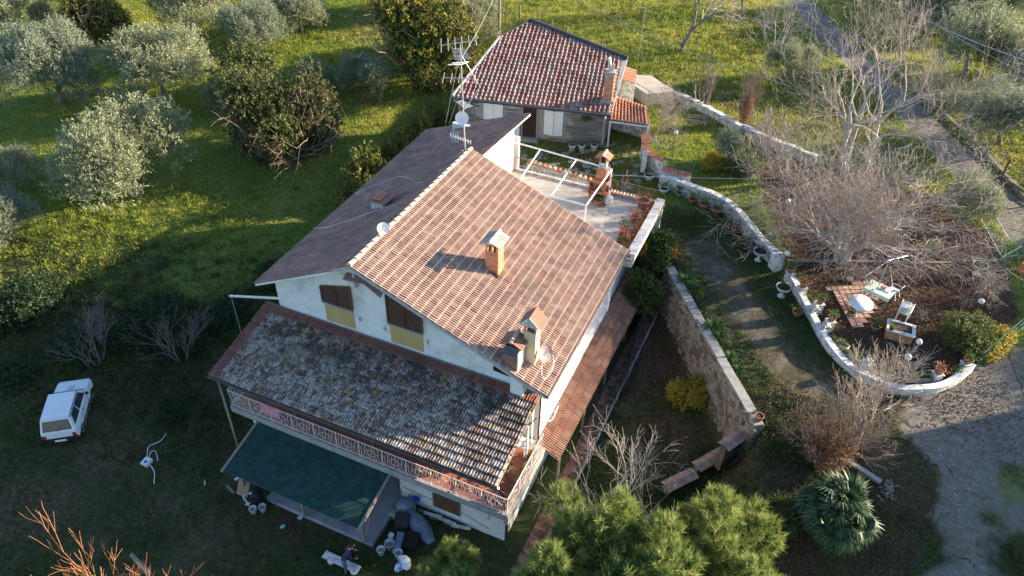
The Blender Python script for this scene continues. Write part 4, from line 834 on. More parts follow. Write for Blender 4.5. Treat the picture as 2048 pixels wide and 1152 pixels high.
frames = []; ey = n_*math.cos(R_(15))+np.array([0, 0, math.sin(R_(15))]); ez = np.cross(e_, ey)
for i in range(26):
    for j in range(35):
        s = -.02+j*.30; t = -.05+i*.345
        if inside((s+.15, t+.17), outl): frames.append((np.array(FP(s, t, zf(t))), e_.copy(), ey, ez))
tile_roof(fr_o, frames, [tile_f, tile_f], 'roof_tile', 300, kind='coppi', W=.30, L=.40, jitter=.02)
bit = M('bitumen_strip', [(.035, .035, .04), (.07, .07, .075)], 3, rough=.7)
for (a, c) in ((2, 3), (3, 4), (4, 0)):
    A, B = outl[a], outl[c]; b = MB(); b.tube([FP(A[0], A[1], zf(A[1])+.05), FP(B[0], B[1], zf(B[1])+.05)], .17 if a == 2 else .11, 6); b.build('roof_edge', bit if a != 4 else fascia, fh)
b = MB(); b.tube([FP(-.05, -.12, 7.5), FP(10.5, -.12, 7.5)], .05, 6); b.build('gutter', steelgut, fh)
# walls of horizontal grey stone strips
stripm = M('grey_stone_strip', [(.155, .14, .13), (.24, .22, .205)], 3, rough=.95, rnd=.5)
wall_t = .45
b = MB(); b.prism([FP(.35, wall_t+.03, 4.6), FP(10.1, wall_t+.03, 4.6), FP(10.1, wall_t+.3, 4.6), FP(.35, wall_t+.3, 4.6)], (0, 0, 2.98)); fw = b.build('wall', mortar, fh)
b = MB(); b.prism([FP(10.1, wall_t, 4.6), FP(10.45, 5.5, 4.6), FP(10.25, 5.6, 4.6), FP(9.9, wall_t+.3, 4.6)], (0, 0, 3.0)); b.prism([FP(.35, wall_t, 4.6), FP(.55, wall_t, 4.6), FP(1.9, 6.3, 4.6), FP(1.7, 6.3, 4.6)], (0, 0, 3.1))
b.prism([FP(10.15, .5, 7.58), FP(10.5, 5.5, 7.58), FP(10.5, 5.5, 8.95), FP(10.15, .6, 7.62)], tuple(-.2*e_)); b.build('side_wall', whitewash, fh)
b = MB(); b.prism([FP(10.5, 5.5, 4.8), FP(11.6, 5.2, 4.8), FP(11.6, 5.4, 4.8), FP(10.5, 5.7, 4.8)], (0, 0, 3.4)); b.build('side_wall', whitewash, fh)
for i in range(5): b = MB(); b.prism([FP(10.75+.02*i, 4.0+.33*i, 8.25+.05*i), FP(11.55, 4.0+.33*i, 8.1+.05*i), FP(11.55, 4.28+.33*i, 8.14+.05*i), FP(10.75, 4.28+.33*i, 8.3+.05*i)], (0, 0, .06)); b.build('side_tile', tile_new, fh)
holes = [(2.0, 3.35, 6.1, 7.5), (4.65, 5.62, 4.5, 7.35), (6.15, 7.35, 5.3, 7.3)]
cnt = 0; big = MB()
for i in range(22):
    z = 5.0+i*.115
    s = .36
    while s < 10.05:
        w_ = random.uniform(.5, 1.1); s1 = min(s+w_, 10.08)
        if not any(s < h[1]+.04 and s1 > h[0]-.04 and z < h[3] and z+.1 > h[2] for h in holes) and s1-s > .1:
            o = random.uniform(0, .02); q = big; q.rv = random.random()
            c = FP((s+s1)/2, wall_t-.0, z+.052); q.obox((c[0], c[1], c[2]), tuple(e_), tuple(n_), (0, 0, 1), (s1-s)/2-.008, .035+o, .047)
        s = s1
tag(big.build('stone_strips', stripm, fw), kind='stuff')
def fbox(s0, s1, t0, t1, z0, z1, mt, name, parent): b = MB(); b.prism([FP(s0, t0, z0), FP(s1, t0, z0), FP(s1, t1, z0), FP(s0, t1, z0)], (0, 0, z1-z0)); return b.build(name, mt, parent)
fw1 = fbox(1.98, 3.37, .36, .5, 6.05, 7.5, mortar, 'window', fh); fbox(2.02, 2.68, .30, .355, 6.1, 7.45, white_sh, 'shutter', fw1); fbox(2.70, 3.33, .30, .355, 6.1, 7.45, white_sh, 'shutter', fw1)
fd = fbox(4.6, 4.68, .34, .5, 5.0, 7.4, concrete, 'door_frame', fh); fbox(5.6, 5.68, .34, .5, 5.0, 7.4, concrete, 'door_frame', fh); fbox(4.6, 5.68, .33, .5, 7.35, 7.44, concrete, 'door_frame', fh)
fbox(4.68, 5.6, .42, .46, 5.05, 7.35, M('dark_doorway', [(.035, .02, .014), (.06, .03, .02)], 2), 'door', fh); fbox(4.5, 5.8, .0, .48, 4.9, 5.1, concrete, 'doorstep', fh)
fw2 = fbox(6.1, 7.3, .36, .5, 5.45, 7.3, mortar, 'window', fh); 
b = MB(); b.prism([FP(6.12, .35, 5.5), FP(6.12, .30, 5.5), FP(6.75, .18, 5.5), FP(6.75, .22, 5.5)], (0, 0, 1.75)); b.build('shutter', white_sh, fw2); b = MB(); b.prism([FP(6.78, .22, 5.5), FP(6.78, .18, 5.5), FP(7.38, .30, 5.5), FP(7.38, .35, 5.5)], (0, 0, 1.75)); b.build('shutter', white_sh, fw2)
for s in (.3, 4.45, 7.45, 10.0): fbox(s, s+.1, .37, .5, 4.8, 7.5, concrete, 'corner_strip', fh)
b = MB(); c = FP(8.9, .2, 7.0); o = leafy('hanging_plant', None, (c[0], c[1], 6.75), .3, .35, 160, green_stuff, .16, 3); tag(o, 'small green plant hanging under the cottage eave', 'hanging plant')
t = thing('board', 'white sheet leaning against the cottage wall left of its door', 'board', FP(3.8, .1, 5)); fbox(3.45, 4.5, .22, .26, 5.02, 5.95, white_sh, 'panel', t)
# cottage chimney
fc_ = FP(10.05, 1.2, 7.9); ch = thing('chimney', 'square brick chimney with a pale concrete collar on the right edge of the cottage roof', 'chimney', fc_)
bx0 = MB(); bb = MB()
for i in range(19):
    for k, (dx, dy) in enumerate(((0, -.28), (0, .28), (-.28, 0), (.28, 0))):
        for q in (-.5, .5):
            z = 7.8+i*.1; bb.rv = random.random(); a = e_ if k < 2 else n_; c = np.array(fc_)+e_*dx+n_*dy+a*q*.28; bb.obox((c[0], c[1], z), tuple(e_), tuple(n_), (0, 0, 1), .135 if k < 2 else .01, .01 if k < 2 else .135, .043)
bx0.obox((fc_[0], fc_[1], 8.7), tuple(e_), tuple(n_), (0, 0, 1), .275, .275, 1.05); bx0.build('core', mortar, ch); tag(bb.build('brick_courses', brick_m, ch), kind='stuff')
b = MB(); b.obox((fc_[0], fc_[1], 9.85), tuple(e_), tuple(n_), (0, 0, 1), .33, .33, .11); b.obox((fc_[0], fc_[1], 7.95), tuple(e_), tuple(n_), (0, 0, 1), .4, .36, .12); b.build('collar', concrete, ch)
b = MB(); b.tube([(fc_[0], fc_[1], 9.95), (fc_[0]-.05, fc_[1], 10.35), (fc_[0]-.22, fc_[1]+.05, 10.75)], [.12, .1, .13], 8); b.tube([(fc_[0]+.15, fc_[1], 9.95), (fc_[0]+.2, fc_[1], 10.4)], .07, 6); b.build('cowl', galv, ch)
# lean-to beside the cottage with red tiles
lt = thing('lean_to', 'open lean-to shed with a bright red tile roof attached to the right of the cottage', 'shed', pz(1260, 250, 5))
A = [pz(1225, 192, 7.45), pz(1292, 215, 7.35), pz(1297, 250, 6.85), pz(1221, 240, 6.95)]
b = MB(); b.prism(A, (0, 0, -.1)); lr_ = b.build('roof', wood_d, lt)
A = [np.array(q) for q in A]; nA, nB = 11, 8; fr = []
for i in range(nB):
    for j in range(nA):
        P = lambda a, c: (A[3]*(1-a)+A[2]*a)*(1-c)+(A[0]*(1-a)+A[1]*a)*c
        o = P(j/nA, i/nB); ex = P((j+1)/nA, i/nB)-o; up_ = P(j/nA, (i+1)/nB)-o; ex = ex/.30; eyn = up_/np.linalg.norm(up_); ezn = np.cross(ex, eyn); ezn /= np.linalg.norm(ezn); fr.append((o+ezn*.01, ex, eyn*(np.linalg.norm(up_)*1.12/.4), ezn))
tile_roof(lr_, fr, [tile_new, edge_m], 'roof_tile', 120, kind='coppi', W=.30, L=.40)
b = MB()
for q in (A[3], A[2]): b.tube([(q[0], q[1], q[2]-.1), (q[0], q[1], 4.7)], .06, 6)
b.build('post', white, lt); b = MB(); b.prism([A[0]-[0, 0, .1], A[1]-[0, 0, .1], A[1]-[0, 0, 2.6], A[0]-[0, 0, 2.6]], (0.05, .15, 0)); b.prism([A[1]-[0, 0, .1], A[2]-[0, 0, .1], A[2]-[0, 0, 2.4], A[1]-[0, 0, 2.6]], (.12, 0, 0)); b.build('wall', whitewash, lt)
b = MB(); b.tube([A[3]-[0, 0, .12], A[2]-[0, 0, .12]], .06, 6); b.build('beam', white, lt)
# small patio behind with a railing
pp = [gp(1230, 168), gp(1300, 172), gp(1345, 205), gp(1290, 212)]
b = MB(); b.prism([(q[0], q[1], 6.15) for q in pp], (0, 0, -1.5)); tag(b.build('patio', M('beige_patio', [(.42, .36, .29), (.52, .46, .38)], 1.5, rough=.9), None), kind='structure')
t = thing('railing', 'dark iron railing around the small beige patio behind the cottage', 'railing', (pp[3][0], pp[3][1], 6.15)); b = MB(); q0, q1 = np.array(pz(1230, 168, 6.15)), np.array(pz(1330, 226, 6.15))
for k in range(4): q = q0+(q1-q0)*k/3; b.tube([q, q+[0, 0, .9]], .025, 5)
b.tube([q0+[0, 0, .9], q1+[0, 0, .9]], .025, 5); b.build('bars', greenm, t)
# ---------------------------------------------------------------- vegetation generators
def tubes(segs, k=3):
    """segs: array (n,8): p0, p1, r0, r1 -> V, F"""
    S = np.asarray(segs, float); p0, p1, r0, r1 = S[:, :3], S[:, 3:6], S[:, 6], S[:, 7]; d = p1-p0; d /= (np.linalg.norm(d, axis=1, keepdims=True)+1e-9)
    ref = np.where(np.abs(d[:, 2:3]) < .9, np.array([[0, 0, 1.]]), np.array([[1., 0, 0]])); a = np.cross(d, ref); a /= np.linalg.norm(a, axis=1, keepdims=True); b = np.cross(d, a)
    n = len(S); V = np.zeros((n, 2*k, 3))
    for i in range(k):
        t = 2*math.pi*i/k; o = a*math.cos(t)+b*math.sin(t); V[:, i] = p0+o*r0[:, None]; V[:, k+i] = p1+o*r1[:, None]
    F = np.stack([np.array([i, (i+1) % k, k+(i+1) % k, k+i]) for i in range(k)])[None]+(np.arange(n)*2*k)[:, None, None]
    return V.reshape(-1, 3), F.reshape(-1, 4)
def grow(seed, h=5, r=.14, levels=5, spread=.6, kids=(3, 5), lean=(0, 0), up=.25, curl=.18, shrink=.68, first=.3, nseg=4, tw=2.0, start=2, droop=0.0, stems=1, stemr=.25):
    """recursive bare tree; returns thick segments, thin segments and tips"""
    g = np.random.default_rng(seed); thick = []; thin = []; tips = []
    def branch(p, d, L, rr, lv):
        q = np.array(p, float); d = np.array(d, float); m = nseg if lv < 3 else 3; st = L/m; pts = []
        for i in range(m):
            d = d+g.normal(0, curl, 3)+np.array([0, 0, (up-droop*lv)*.3]); d /= np.linalg.norm(d); q2 = q+d*st; ra = rr*(1-.55*i/m); rb = rr*(1-.55*(i+1)/m)
            (thick if lv < start else thin).append([*q, *q2, max(ra, .006), max(rb, .005)]); q = q2; pts.append((q.copy(), d.copy(), rb))
        if lv >= levels: tips.append(np.concatenate([q, d])); return
        nk = g.integers(kids[0], kids[1]+1)
        for k in range(nk):
            i = min(m-1, int(m*(first+(1-first)*(k+.6)/nk))); qq, dd, rb = pts[i]
            ax = np.cross(dd, g.normal(0, 1, 3)); ax /= np.linalg.norm(ax); nd = dd*math.cos(spread)+ax*math.sin(spread)*g.uniform(.7, 1.2); nd /= np.linalg.norm(nd)
            branch(qq, nd, L*shrink*g.uniform(.75, 1.15), rb*.72, lv+1)
    for s in range(stems):
        a = g.uniform(0, 6.28); off = stemr if stems > 1 else 0; branch((off*math.cos(a), off*math.sin(a), -.15), (lean[0]+(off*1.4*math.cos(a)), lean[1]+off*1.4*math.sin(a), 1), h*(.36 if stems == 1 else .5)*g.uniform(.85, 1.1), r, 0 if stems == 1 else 1)
    return thick, thin, np.array(tips)
def tree_proto(name, thick, thin, bm, tm, leaf=None, label='', cat='tree', loc=(0, 0, -50)):
    t = thing(name, label, cat, loc)
    if thick: V, F = tubes(thick, 6); link(npmesh('trunk', V, F, bm, smooth=True), 'trunk', t, False)
    if thin: V, F = tubes(thin, 3); link(npmesh('branches', V, F, tm), 'branches', t, False)
    if leaf is not None: link(leaf, 'crown', t, False)
    return t
def blob_points(blobs, n, g, shell=.55):
    """points in the outer shell of a set of ellipsoids (cx,cy,cz,rx,ry,rz), with outward directions"""
    B = np.array(blobs, float); w = (B[:, 3]*B[:, 4]+B[:, 4]*B[:, 5]); i = g.choice(len(B), n, p=w/w.sum()); d = g.normal(0, 1, (n, 3)); d /= np.linalg.norm(d, axis=1, keepdims=True)
    rr = (shell+(1-shell)*g.random(n))[:, None]; P = B[i, :3]+d*rr*B[i, 3:6]; return P, d
def shoots(P, D, per, L, g, ln, wd, mt, up=.4, jit=.35, name='crown', quad=True, fan=.6):
    n = len(P); D = D+np.array([0, 0, up])+g.normal(0, jit, (n, 3)); D /= np.linalg.norm(D, axis=1, keepdims=True); t = g.random((n, per, 1)); Ls = (L*g.uniform(.6, 1.3, n))[:, None, None]
    C = P[:, None]+D[:, None]*t*Ls+g.normal(0, .02, (n, per, 3)); dd = D[:, None]*(1-fan)+g.normal(0, 1, (n, per, 3))*fan; r0 = np.repeat(g.random(n), per)
    me = leafmesh(name, C.reshape(-1, 3), dd.reshape(-1, 3), ln*g.uniform(.7, 1.3, n*per), wd, mt, g, quad); v = (r0*.55+g.random(n*per)*.45); me.attributes['rnd'].data.foreach_set('value', v.astype(np.float32)); return me
def olive(seed, mt, R=2.5, H=4.4, nb=26, n=4300):
    g = np.random.default_rng(seed); blobs = []
    for i in range(nb):
        a = g.uniform(0, 6.28); q = R*math.sqrt(g.random())*.92; z = H*(.22+.62*g.random()*(1-.5*(q/R)**2)); s = g.uniform(.5, 1.0)*R*.33; blobs.append((q*math.cos(a), q*math.sin(a), z, s, s, s*g.uniform(.9, 1.5)))
    P, D = blob_points(blobs, n, g, .5); keep = (P[:, 2] > .2) & ((D[:, 2] > -.5) | (g.random(n) < .3)); P, D = P[keep], D[keep]; me = shoots(P, D, 15, .50, g, .11, .040, mt, up=.85, jit=.3)
    th, tn, tips = grow(seed, h=H*.75, r=.2, levels=3, spread=.65, kids=(2, 4), start=2, curl=.2)
    return tree_proto('olive_tree', th, tn, bark, twig_d, me)
def bush(seed, R, H, n, mt, ln=.1, wd=.045, nb=9, stem=True, name='shrub', L=.3, up=.3, flat=False, twm=None, per=9):
    g = np.random.default_rng(seed); blobs = []
    for i in range(nb):
        a = g.uniform(0, 6.28); q = R*math.sqrt(g.random())*.65; s = R*g.uniform(.35, .6); blobs.append((q*math.cos(a), q*math.sin(a), H*g.uniform(.3, .7), s, s, min(s, H*.4)))
    P, D = blob_points(blobs, n, g, .5); P[:, 2] = np.maximum(P[:, 2], .05); me = shoots(P, D, per, L, g, ln, wd, mt, up=up)
    th, tn, _ = grow(seed, h=H, r=.05, levels=3, spread=.6, kids=(2, 4), start=1, stems=5, stemr=R*.15) if stem else ([], [], 0)
    t = tree_proto(name, [], tn if stem else [], bark, twm or twig_d, None); link(me, 'foliage', t, False); return t
_used = set()
def plant(root, loc, label, sc=1, rz=None, group=None):
    rz = random.uniform(0, 6.28) if rz is None else rz
    s = sc if hasattr(sc, '__len__') else (sc, sc, sc)
    if root.name not in _used:
        _used.add(root.name); root.location = tuple(float(c) for c in loc); root.rotation_euler = (0, 0, rz); root.scale = s; root['label'] = label
        if group: root['group'] = group
        return root
    return dup(root, loc, rz, s, label, group)
def size_at(p, pxw): return pxw/F_PX*float((np.asarray(p)-CP)@_f)     # metres spanned by pxw photo pixels at p
# ---- olives of the grove on the left
OL = [olive(1, olive_leaf), olive(2, olive_leaf2), olive(3, olive_leaf), olive(4, olive_leaf, nb=16)]
for i, o in enumerate(OL): o['category'] = 'olive tree'
og = 'olive trees in the grass grove'
for i, (u, v, wpx, k, lb) in enumerate([
    (275, 395, 255, 0, 'big olive tree standing alone on the sunlit grass nearest the house'), (125, 205, 195, 1, 'full pale olive tree in the upper left of the grove'), (335, 200, 205, 2, 'wide olive tree between the upper left one and the vine-covered thicket'),
    (445, 225, 80, 3, 'small olive tree low at the left edge of the vine-covered thicket'), (735, 195, 125, 0, 'small round olive tree behind the house, right of the vine-covered thicket'), (25, 380, 130, 2, 'olive tree cut by the left edge of the picture, the upper of two'),
    (25, 480, 130, 1, 'olive tree cut by the left edge of the picture, the lower of two'), (385, 65, 170, 0, 'bluish olive tree in the second row at the top left'), (515, 105, 130, 1, 'olive tree rising behind the vine-covered thicket'), (628, 190, 90, 3, 'silvery olive top leaning on the right side of the thicket'),
    (605, 62, 120, 2, 'olive tree with a dark forked trunk at the top of the grove'), (60, 80, 130, 3, 'dark olive tree in the top left corner'), (950, 80, 110, 2, 'olive tree behind the ivy-covered tree at the top')]):
    p = gp(u, v); s = size_at(p, wpx)/5.7; plant(OL[k], p, lb, (s, s, s*random.uniform(1.0, 1.15)), group=og)
og = 'olive trees beyond the lane'
for i, (u, v, wpx, k, lb) in enumerate([(2000, 290, 170, 1, 'grey olive tree with a leaning trunk on the right edge beyond the lane'), (1930, 150, 190, 0, 'olive tree in the upper right beyond the lane'), (2030, 180, 170, 2, 'olive tree in the upper right corner beyond the lane'), (1570, 168, 110, 3, 'small olive tree on the near side of the lane with a thin dark trunk'),
    (1860, 60, 150, 1, 'olive tree at the top right beside the lane'), (1930, 435, 125, 0, 'rounded pale olive by the lane above the garden gate'), (1980, 60, 150, 3, 'olive tree at the very top right')]):
    p = gp(u, v); s = size_at(p, wpx)/5.7; plant(OL[k], p, lb, s*1.05, group=og)
# thicket and ivy-covered trees
def thicket(seed, R, H, mats, n, name='thicket', brown=True):
    g = np.random.default_rng(seed); blobs = []
    for i in range(16):
        a = g.uniform(0, 6.28); q = R*math.sqrt(g.random())*.7; s = R*g.uniform(.3, .5); blobs.append((q*math.cos(a), q*math.sin(a), H*g.uniform(.2, .8), s, s, s))
    t = thing(name, '', 'thicket'); P, D = blob_points(blobs, n, g, .55); P[:, 2] = np.maximum(P[:, 2], .1)
    for j, mt in enumerate(mats):
        sel = vnoise(P[:, 0]*1.0+P[:, 2], P[:, 1]+j*9, R*.35, j+seed) > (-.08 if j else -.5)
        if j == len(mats)-1 and brown: sel &= P[:, 2] < H*.75
        Q, E = P[sel], D[sel]; Q = Q+E*.06*j; link(shoots(Q, E, 9, .35, g, .13, .075, mt, up=-.1, jit=.5), 'foliage', t, False)
    th, tn, _ = grow(seed, h=H, r=.07, levels=4, spread=.8, kids=(2, 4), start=1, stems=9, stemr=R*.3, droop=.1); V, F = tubes(tn, 3); link(npmesh('stems', V, F, twig_r), 'stems', t, False); return t
t1 = thicket(5, 2.9, 4.6, [bramble_leaf, shrub_leaf, brown_leaf], 3200); t1['category'] = 'thicket'
p = gp(565, 305); plant(t1, p, 'large vine-covered thicket of green, yellow and brown leaves between the olives', (lambda s: (s, s, s*1.2))(size_at(p, 205)/5.6), .3)
t2 = thicket(8, 2.6, 5.2, [ivy_leaf, bramble_leaf, yellow_leaf], 3000, 'ivy_covered_tree'); t2['category'] = 'tree'
p = gp(862, 150); plant(t2, p, 'tall tree smothered in dark ivy with yellow leaves behind the cottage', (lambda s: (s, s, s*1.1))(size_at(p, 205)/5.2))
p = gp(200, 75); plant(t2, p, 'dark ivy-covered tree at the top left behind the olives', size_at(p, 130)/5.4); p = gp(790, 25); plant(t1, p, 'dry tangled thicket at the top centre beside the ivy-covered tree', size_at(p, 110)/5.8)
p = gp(1900, 15); plant(t1, p, 'green and brown thicket at the top right corner beyond the lane', size_at(p, 190)/5.8)
# bushes along the left side of the house
M_yb = leafm('yellow_green_leaf', [(.06, .08, .02), (.16, .17, .04), (.34, .30, .07)], .35)
yb = bush(12, 1.1, 1.6, 1100, M_yb, .13, .06); yb['category'] = 'shrub'
for u, v, w, lb in [(735, 340, 85, 'yellow-green shrub beside the left eave of the house, the larger lower one'), (700, 395, 60, 'low yellow shrub beneath the left eave of the house'), (795, 300, 65, 'yellow-green shrub beside the left eave, the upper one'), (880, 235, 65, 'yellow-leaved shrub at the left corner of the cottage'), (845, 262, 50, 'small yellow shrub between the house eave and the cottage')]:
    zt = 4.8 if u < 830 else 5.6; p = pz(u, v, zt-.7); z0 = float(hgt(p[0], p[1])); s = size_at(p, w*1.15)/2.4; plant(yb, (p[0], p[1], z0), lb, (s, s, (zt-z0)/1.45), group='yellow shrubs behind the house')
# dark scrub left of the house
db = bush(14, 1.6, 1.4, 900, dark_leaf, .12, .06); db['category'] = 'shrub'
for u, v, w, lb in [(560, 560, 110, 'dark overgrown shrub at the left corner of the house'), (470, 640, 120, 'dark shrub beside the left end of the lichened roof'), (60, 620, 170, 'dark green shrub mass at the left edge, uphill of the car'), (25, 760, 110, 'dark shrub at the left edge beside the car'), (380, 690, 110, 'low dark shrub between the bare bush and the house'), (350, 830, 70, 'small dark evergreen sprig on the lawn by the cable box'), (330, 640, 140, 'dark bramble patch under the bare bushes'), (200, 690, 150, 'dark bramble patch above the white car')]:
    p = gp(u, v); s = size_at(p, w)/3.4; plant(db, p, lb, (s, s, s*.8), group='dark shrubs left of the house')
# bare trees and bushes
th, tn, tp_ = grow(21, h=4.2, r=.10, levels=4, spread=.42, kids=(3, 5), stems=7, stemr=.35, start=1, curl=.13, up=.35); bb1 = tree_proto('bare_bush', [], th+tn, bark, twig_d); bb1['category'] = 'bush'
for u, v, w, lb in [(190, 725, 130, 'leafless grey bush above the white car'), (365, 715, 130, 'leafless grey bush midway between the car and the house'), (1400, 215, 90, 'small leafless bush by the back garden wall')]:
    p = gp(u, v); plant(bb1, p, lb, size_at(p, w)/4.6, group='leafless bushes')
th, tn, tp_ = grow(33, h=8.5, r=.16, levels=6, spread=.58, kids=(3, 4), start=3, curl=.2, up=.16, shrink=.76, first=.2, stems=4, stemr=.3); big1 = tree_proto('bare_tree', th, tn, bark_pale, twig_m); big1['category'] = 'tree'
th, tn, tp_ = grow(35, h=6.0, r=.12, levels=6, spread=.65, kids=(4, 4), start=3, curl=.24, up=.10, shrink=.77, first=.1, stems=6, stemr=.12); big2 = tree_proto('bare_tree', th, tn, bark_pale, twig_m); big2['category'] = 'tree'
th, tn, tp_ = grow(37, h=4.5, r=.085, levels=5, spread=.55, kids=(3, 5), start=2, curl=.2, up=.2, shrink=.72, first=.2); sm1 = tree_proto('bare_tree', th, tn, bark, twig_m); sm1['category'] = 'tree'
def wtree(root, u, v, wpx, lb, base, rz=0, hs=1):
    p = gp(u, v); s = size_at(p, wpx)/base; return plant(root, p, lb, (s, s, s*hs), rz)
def spanof(root):
    q = np.concatenate([np.array([v.co[:] for v in c.data.vertices])[::7] for c in root.children]); return float(np.ptp(q[:, 0])+np.ptp(q[:, 1]))/2
S1, S2, S3 = spanof(big1), spanof(big2), spanof(sm1)
wtree(big1, 1705, 355, 560, 'largest leafless tree, its pale branches spreading over the lane at the upper right', S1, .8, .9)
wtree(big2, 1678, 520, 570, 'broad leafless tree rooted in the fallen leaves of the garden above the white tables', S2, 2.2, .8)
wtree(sm1, 1310, 285, 110, 'small pale leafless tree beside the lean-to shed', S3, 1, 1.2)
wtree(sm1, 1362, 105, 210, 'leafless tree with a leaning grey trunk in the field at the top', S3, 2.5, 1.2)
wtree(sm1, 1480, 40, 150, 'pale leafless tree at the top edge right of the leaning one', S3, 4.0)
wtree(sm1, 1560, 360, 130, 'thin leafless tree at the back of the garden wall', S3, 5.0)
wtree(sm1, 1950, 590, 100, 'low leafless grey tree by the green gate', S3, 0.4, .8)
wtree(sm1, 1700, 905, 200, 'small leafless tree beside the rust coloured bush at the yard', S3, 3.3, 1.15)
wtree(big1, 1850, 230, 170, 'leafless tree on the far bank of the lane', S1, 3.0)
th, tn, _ = grow(44, h=5.2, r=.07, levels=4, spread=.5, kids=(3, 5), stems=6, stemr=.3, start=1, curl=.2, up=.2); bb2 = tree_proto('bare_bush', [], th+tn, bark, bark_pale); bb2['category'] = 'bush'; SB = spanof(bb2)
wtree(bb2, 1545, 100, 150, 'dense leafless brownish shrub by the lane at the top', SB, 5, 1.1); wtree(bb2, 1245, 1045, 320, 'tangled leafless shrub with pale mossy stems behind the pine', SB, 1, .95); wtree(bb2, 1160, 1060, 150, 'thin leafless shrub left of the tangled one by the red path', SB, 2, 1.1); wtree(bb2, 1390, 1060, 130, 'leafless shrub right of the tangled one, before the tiled wall', SB, 4, .8)
wtree(bb2, 1845, 640, 60, 'low leafless twigs among the fallen leaves of the garden', SB, 1, .5)
th, tn, _ = grow(47, h=6.5, r=.09, levels=5, spread=.5, kids=(3, 4), stems=4, stemr=.25, start=1, curl=.12, up=.3); ob = tree_proto('bare_tree', [], th+tn, bark, twig_o); ob['category'] = 'tree'
pp_ = pz(235, 1225, 4.8); p = np.array([pp_[0], pp_[1], hgt(pp_[0], pp_[1])]); plant(ob, p, 'orange-lit leafless treetop at the bottom left corner', (.9, .9, 1.15), .5)
p = pz(285, 1200, 2.0); plant(ob, (p[0], p[1]-.3, hgt(p[0], p[1])), 'leafless stems at the bottom edge right of the orange-lit treetop', .55, 2)
th, tn, _ = grow(51, h=3.0, r=.05, levels=4, spread=.5, kids=(4, 6), stems=9, stemr=.3, start=1, curl=.2, up=.2); g = np.random.default_rng(3)
V, F = tubes(th+tn, 3); rb = thing('rust_bush', '', 'bush'); link(npmesh('branches', V, F, twig_r), 'branches', rb, False); B = [(0, 0, .9, 1.0, 1.0, .8), (.4, .2, .8, .8, .8, .7), (-.4, -.1, .8, .8, .8, .7)]; P, D = blob_points(B, 1700, g, .5); P[:, 2] = np.maximum(P[:, 2], .05); link(shoots(P, D, 8, .25, g, .07, .04, rust_leaf, up=.2), 'foliage', rb, False)
p = gp(1645, 915); plant(rb, p, 'rounded rust coloured bush beside the yard road', size_at(p, 125)/2.5)
p = gp(1485, 250); plant(rb, p, 'narrow dead reddish shrub on the back garden wall', (.42, .42, 1.4)); p = gp(790, 30); plant(rb, p, 'dry pinkish shrub at the top centre', size_at(p, 90)/2.5)
cy_ = bush(61, .8, 3.0, 900, olive_leaf2, .12, .05, nb=8); cy_['category'] = 'shrub'; p = gp(1448, 335); plant(cy_, p, 'narrow upright grey-green shrub on the small lawn beyond the curved wall', (lambda s: (s, s, s*1.0))(size_at(p, 52)/1.7))
gb = bush(63, 1.5, 1.6, 1500, shrub_leaf, .1, .045); gb['category'] = 'shrub'
for u, v, w, lb in [(1945, 690, 135, 'large round green and yellow shrub inside the garden fence'), (1530, 1030, 130, 'green shrub left of the fan palm'), (1480, 350, 80, 'low green shrub on top of the curved garden wall'), (1390, 800, 0, ''), (2042, 1105, 90, 'green bush at the right edge of the yard'), (1850, 500, 60, 'low evergreen at the foot of the pale olive')]:
    if w: p = gp(u, v); s = size_at(p, w)/3.2; plant(gb, p, lb, (s, s, s*.95), group='green garden shrubs')
hb = bush(65, 1.0, 1.0, 1300, yellow_leaf, .1, .06); hb['category'] = 'hedge'
p = gp(1985, 700); s = size_at(p, 95)/2.1; plant(hb, p, 'yellow-green hedge along the outside of the green fence', (s*1.2, s*.6, s*.8), R_(58))
p = gp(1378, 800); plant(hb, p, 'yellow-leaved shrub at the foot of the stone retaining wall', size_at(p, 85)/2.1); p = gp(1425, 335); plant(hb, p, 'low yellow shrubs just above the curved wall', .8)
ab = bush(66, .9, 1.6, 1100, autumn_leaf, .13, .1); ab['category'] = 'vine'; p = gp(1318, 528); plant(ab, p, 'bright yellow and orange autumn shrub at the top of the retaining wall', size_at(p, 62)/1.9)
iv = bush(67, .9, 3.6, 2400, ivy_leaf, .12, .09, nb=16); iv['category'] = 'climber'; plant(iv, (1.5, 17.6, 2.4), 'green climber growing up the outside of the terrace corner', (.9, 1.3, 1.0))
iv2 = dup(iv, (1.35, 15.3, 1.6), 1, (.8, 1.1, .9), 'dark green climber under the terrace edge beside the side path roof')
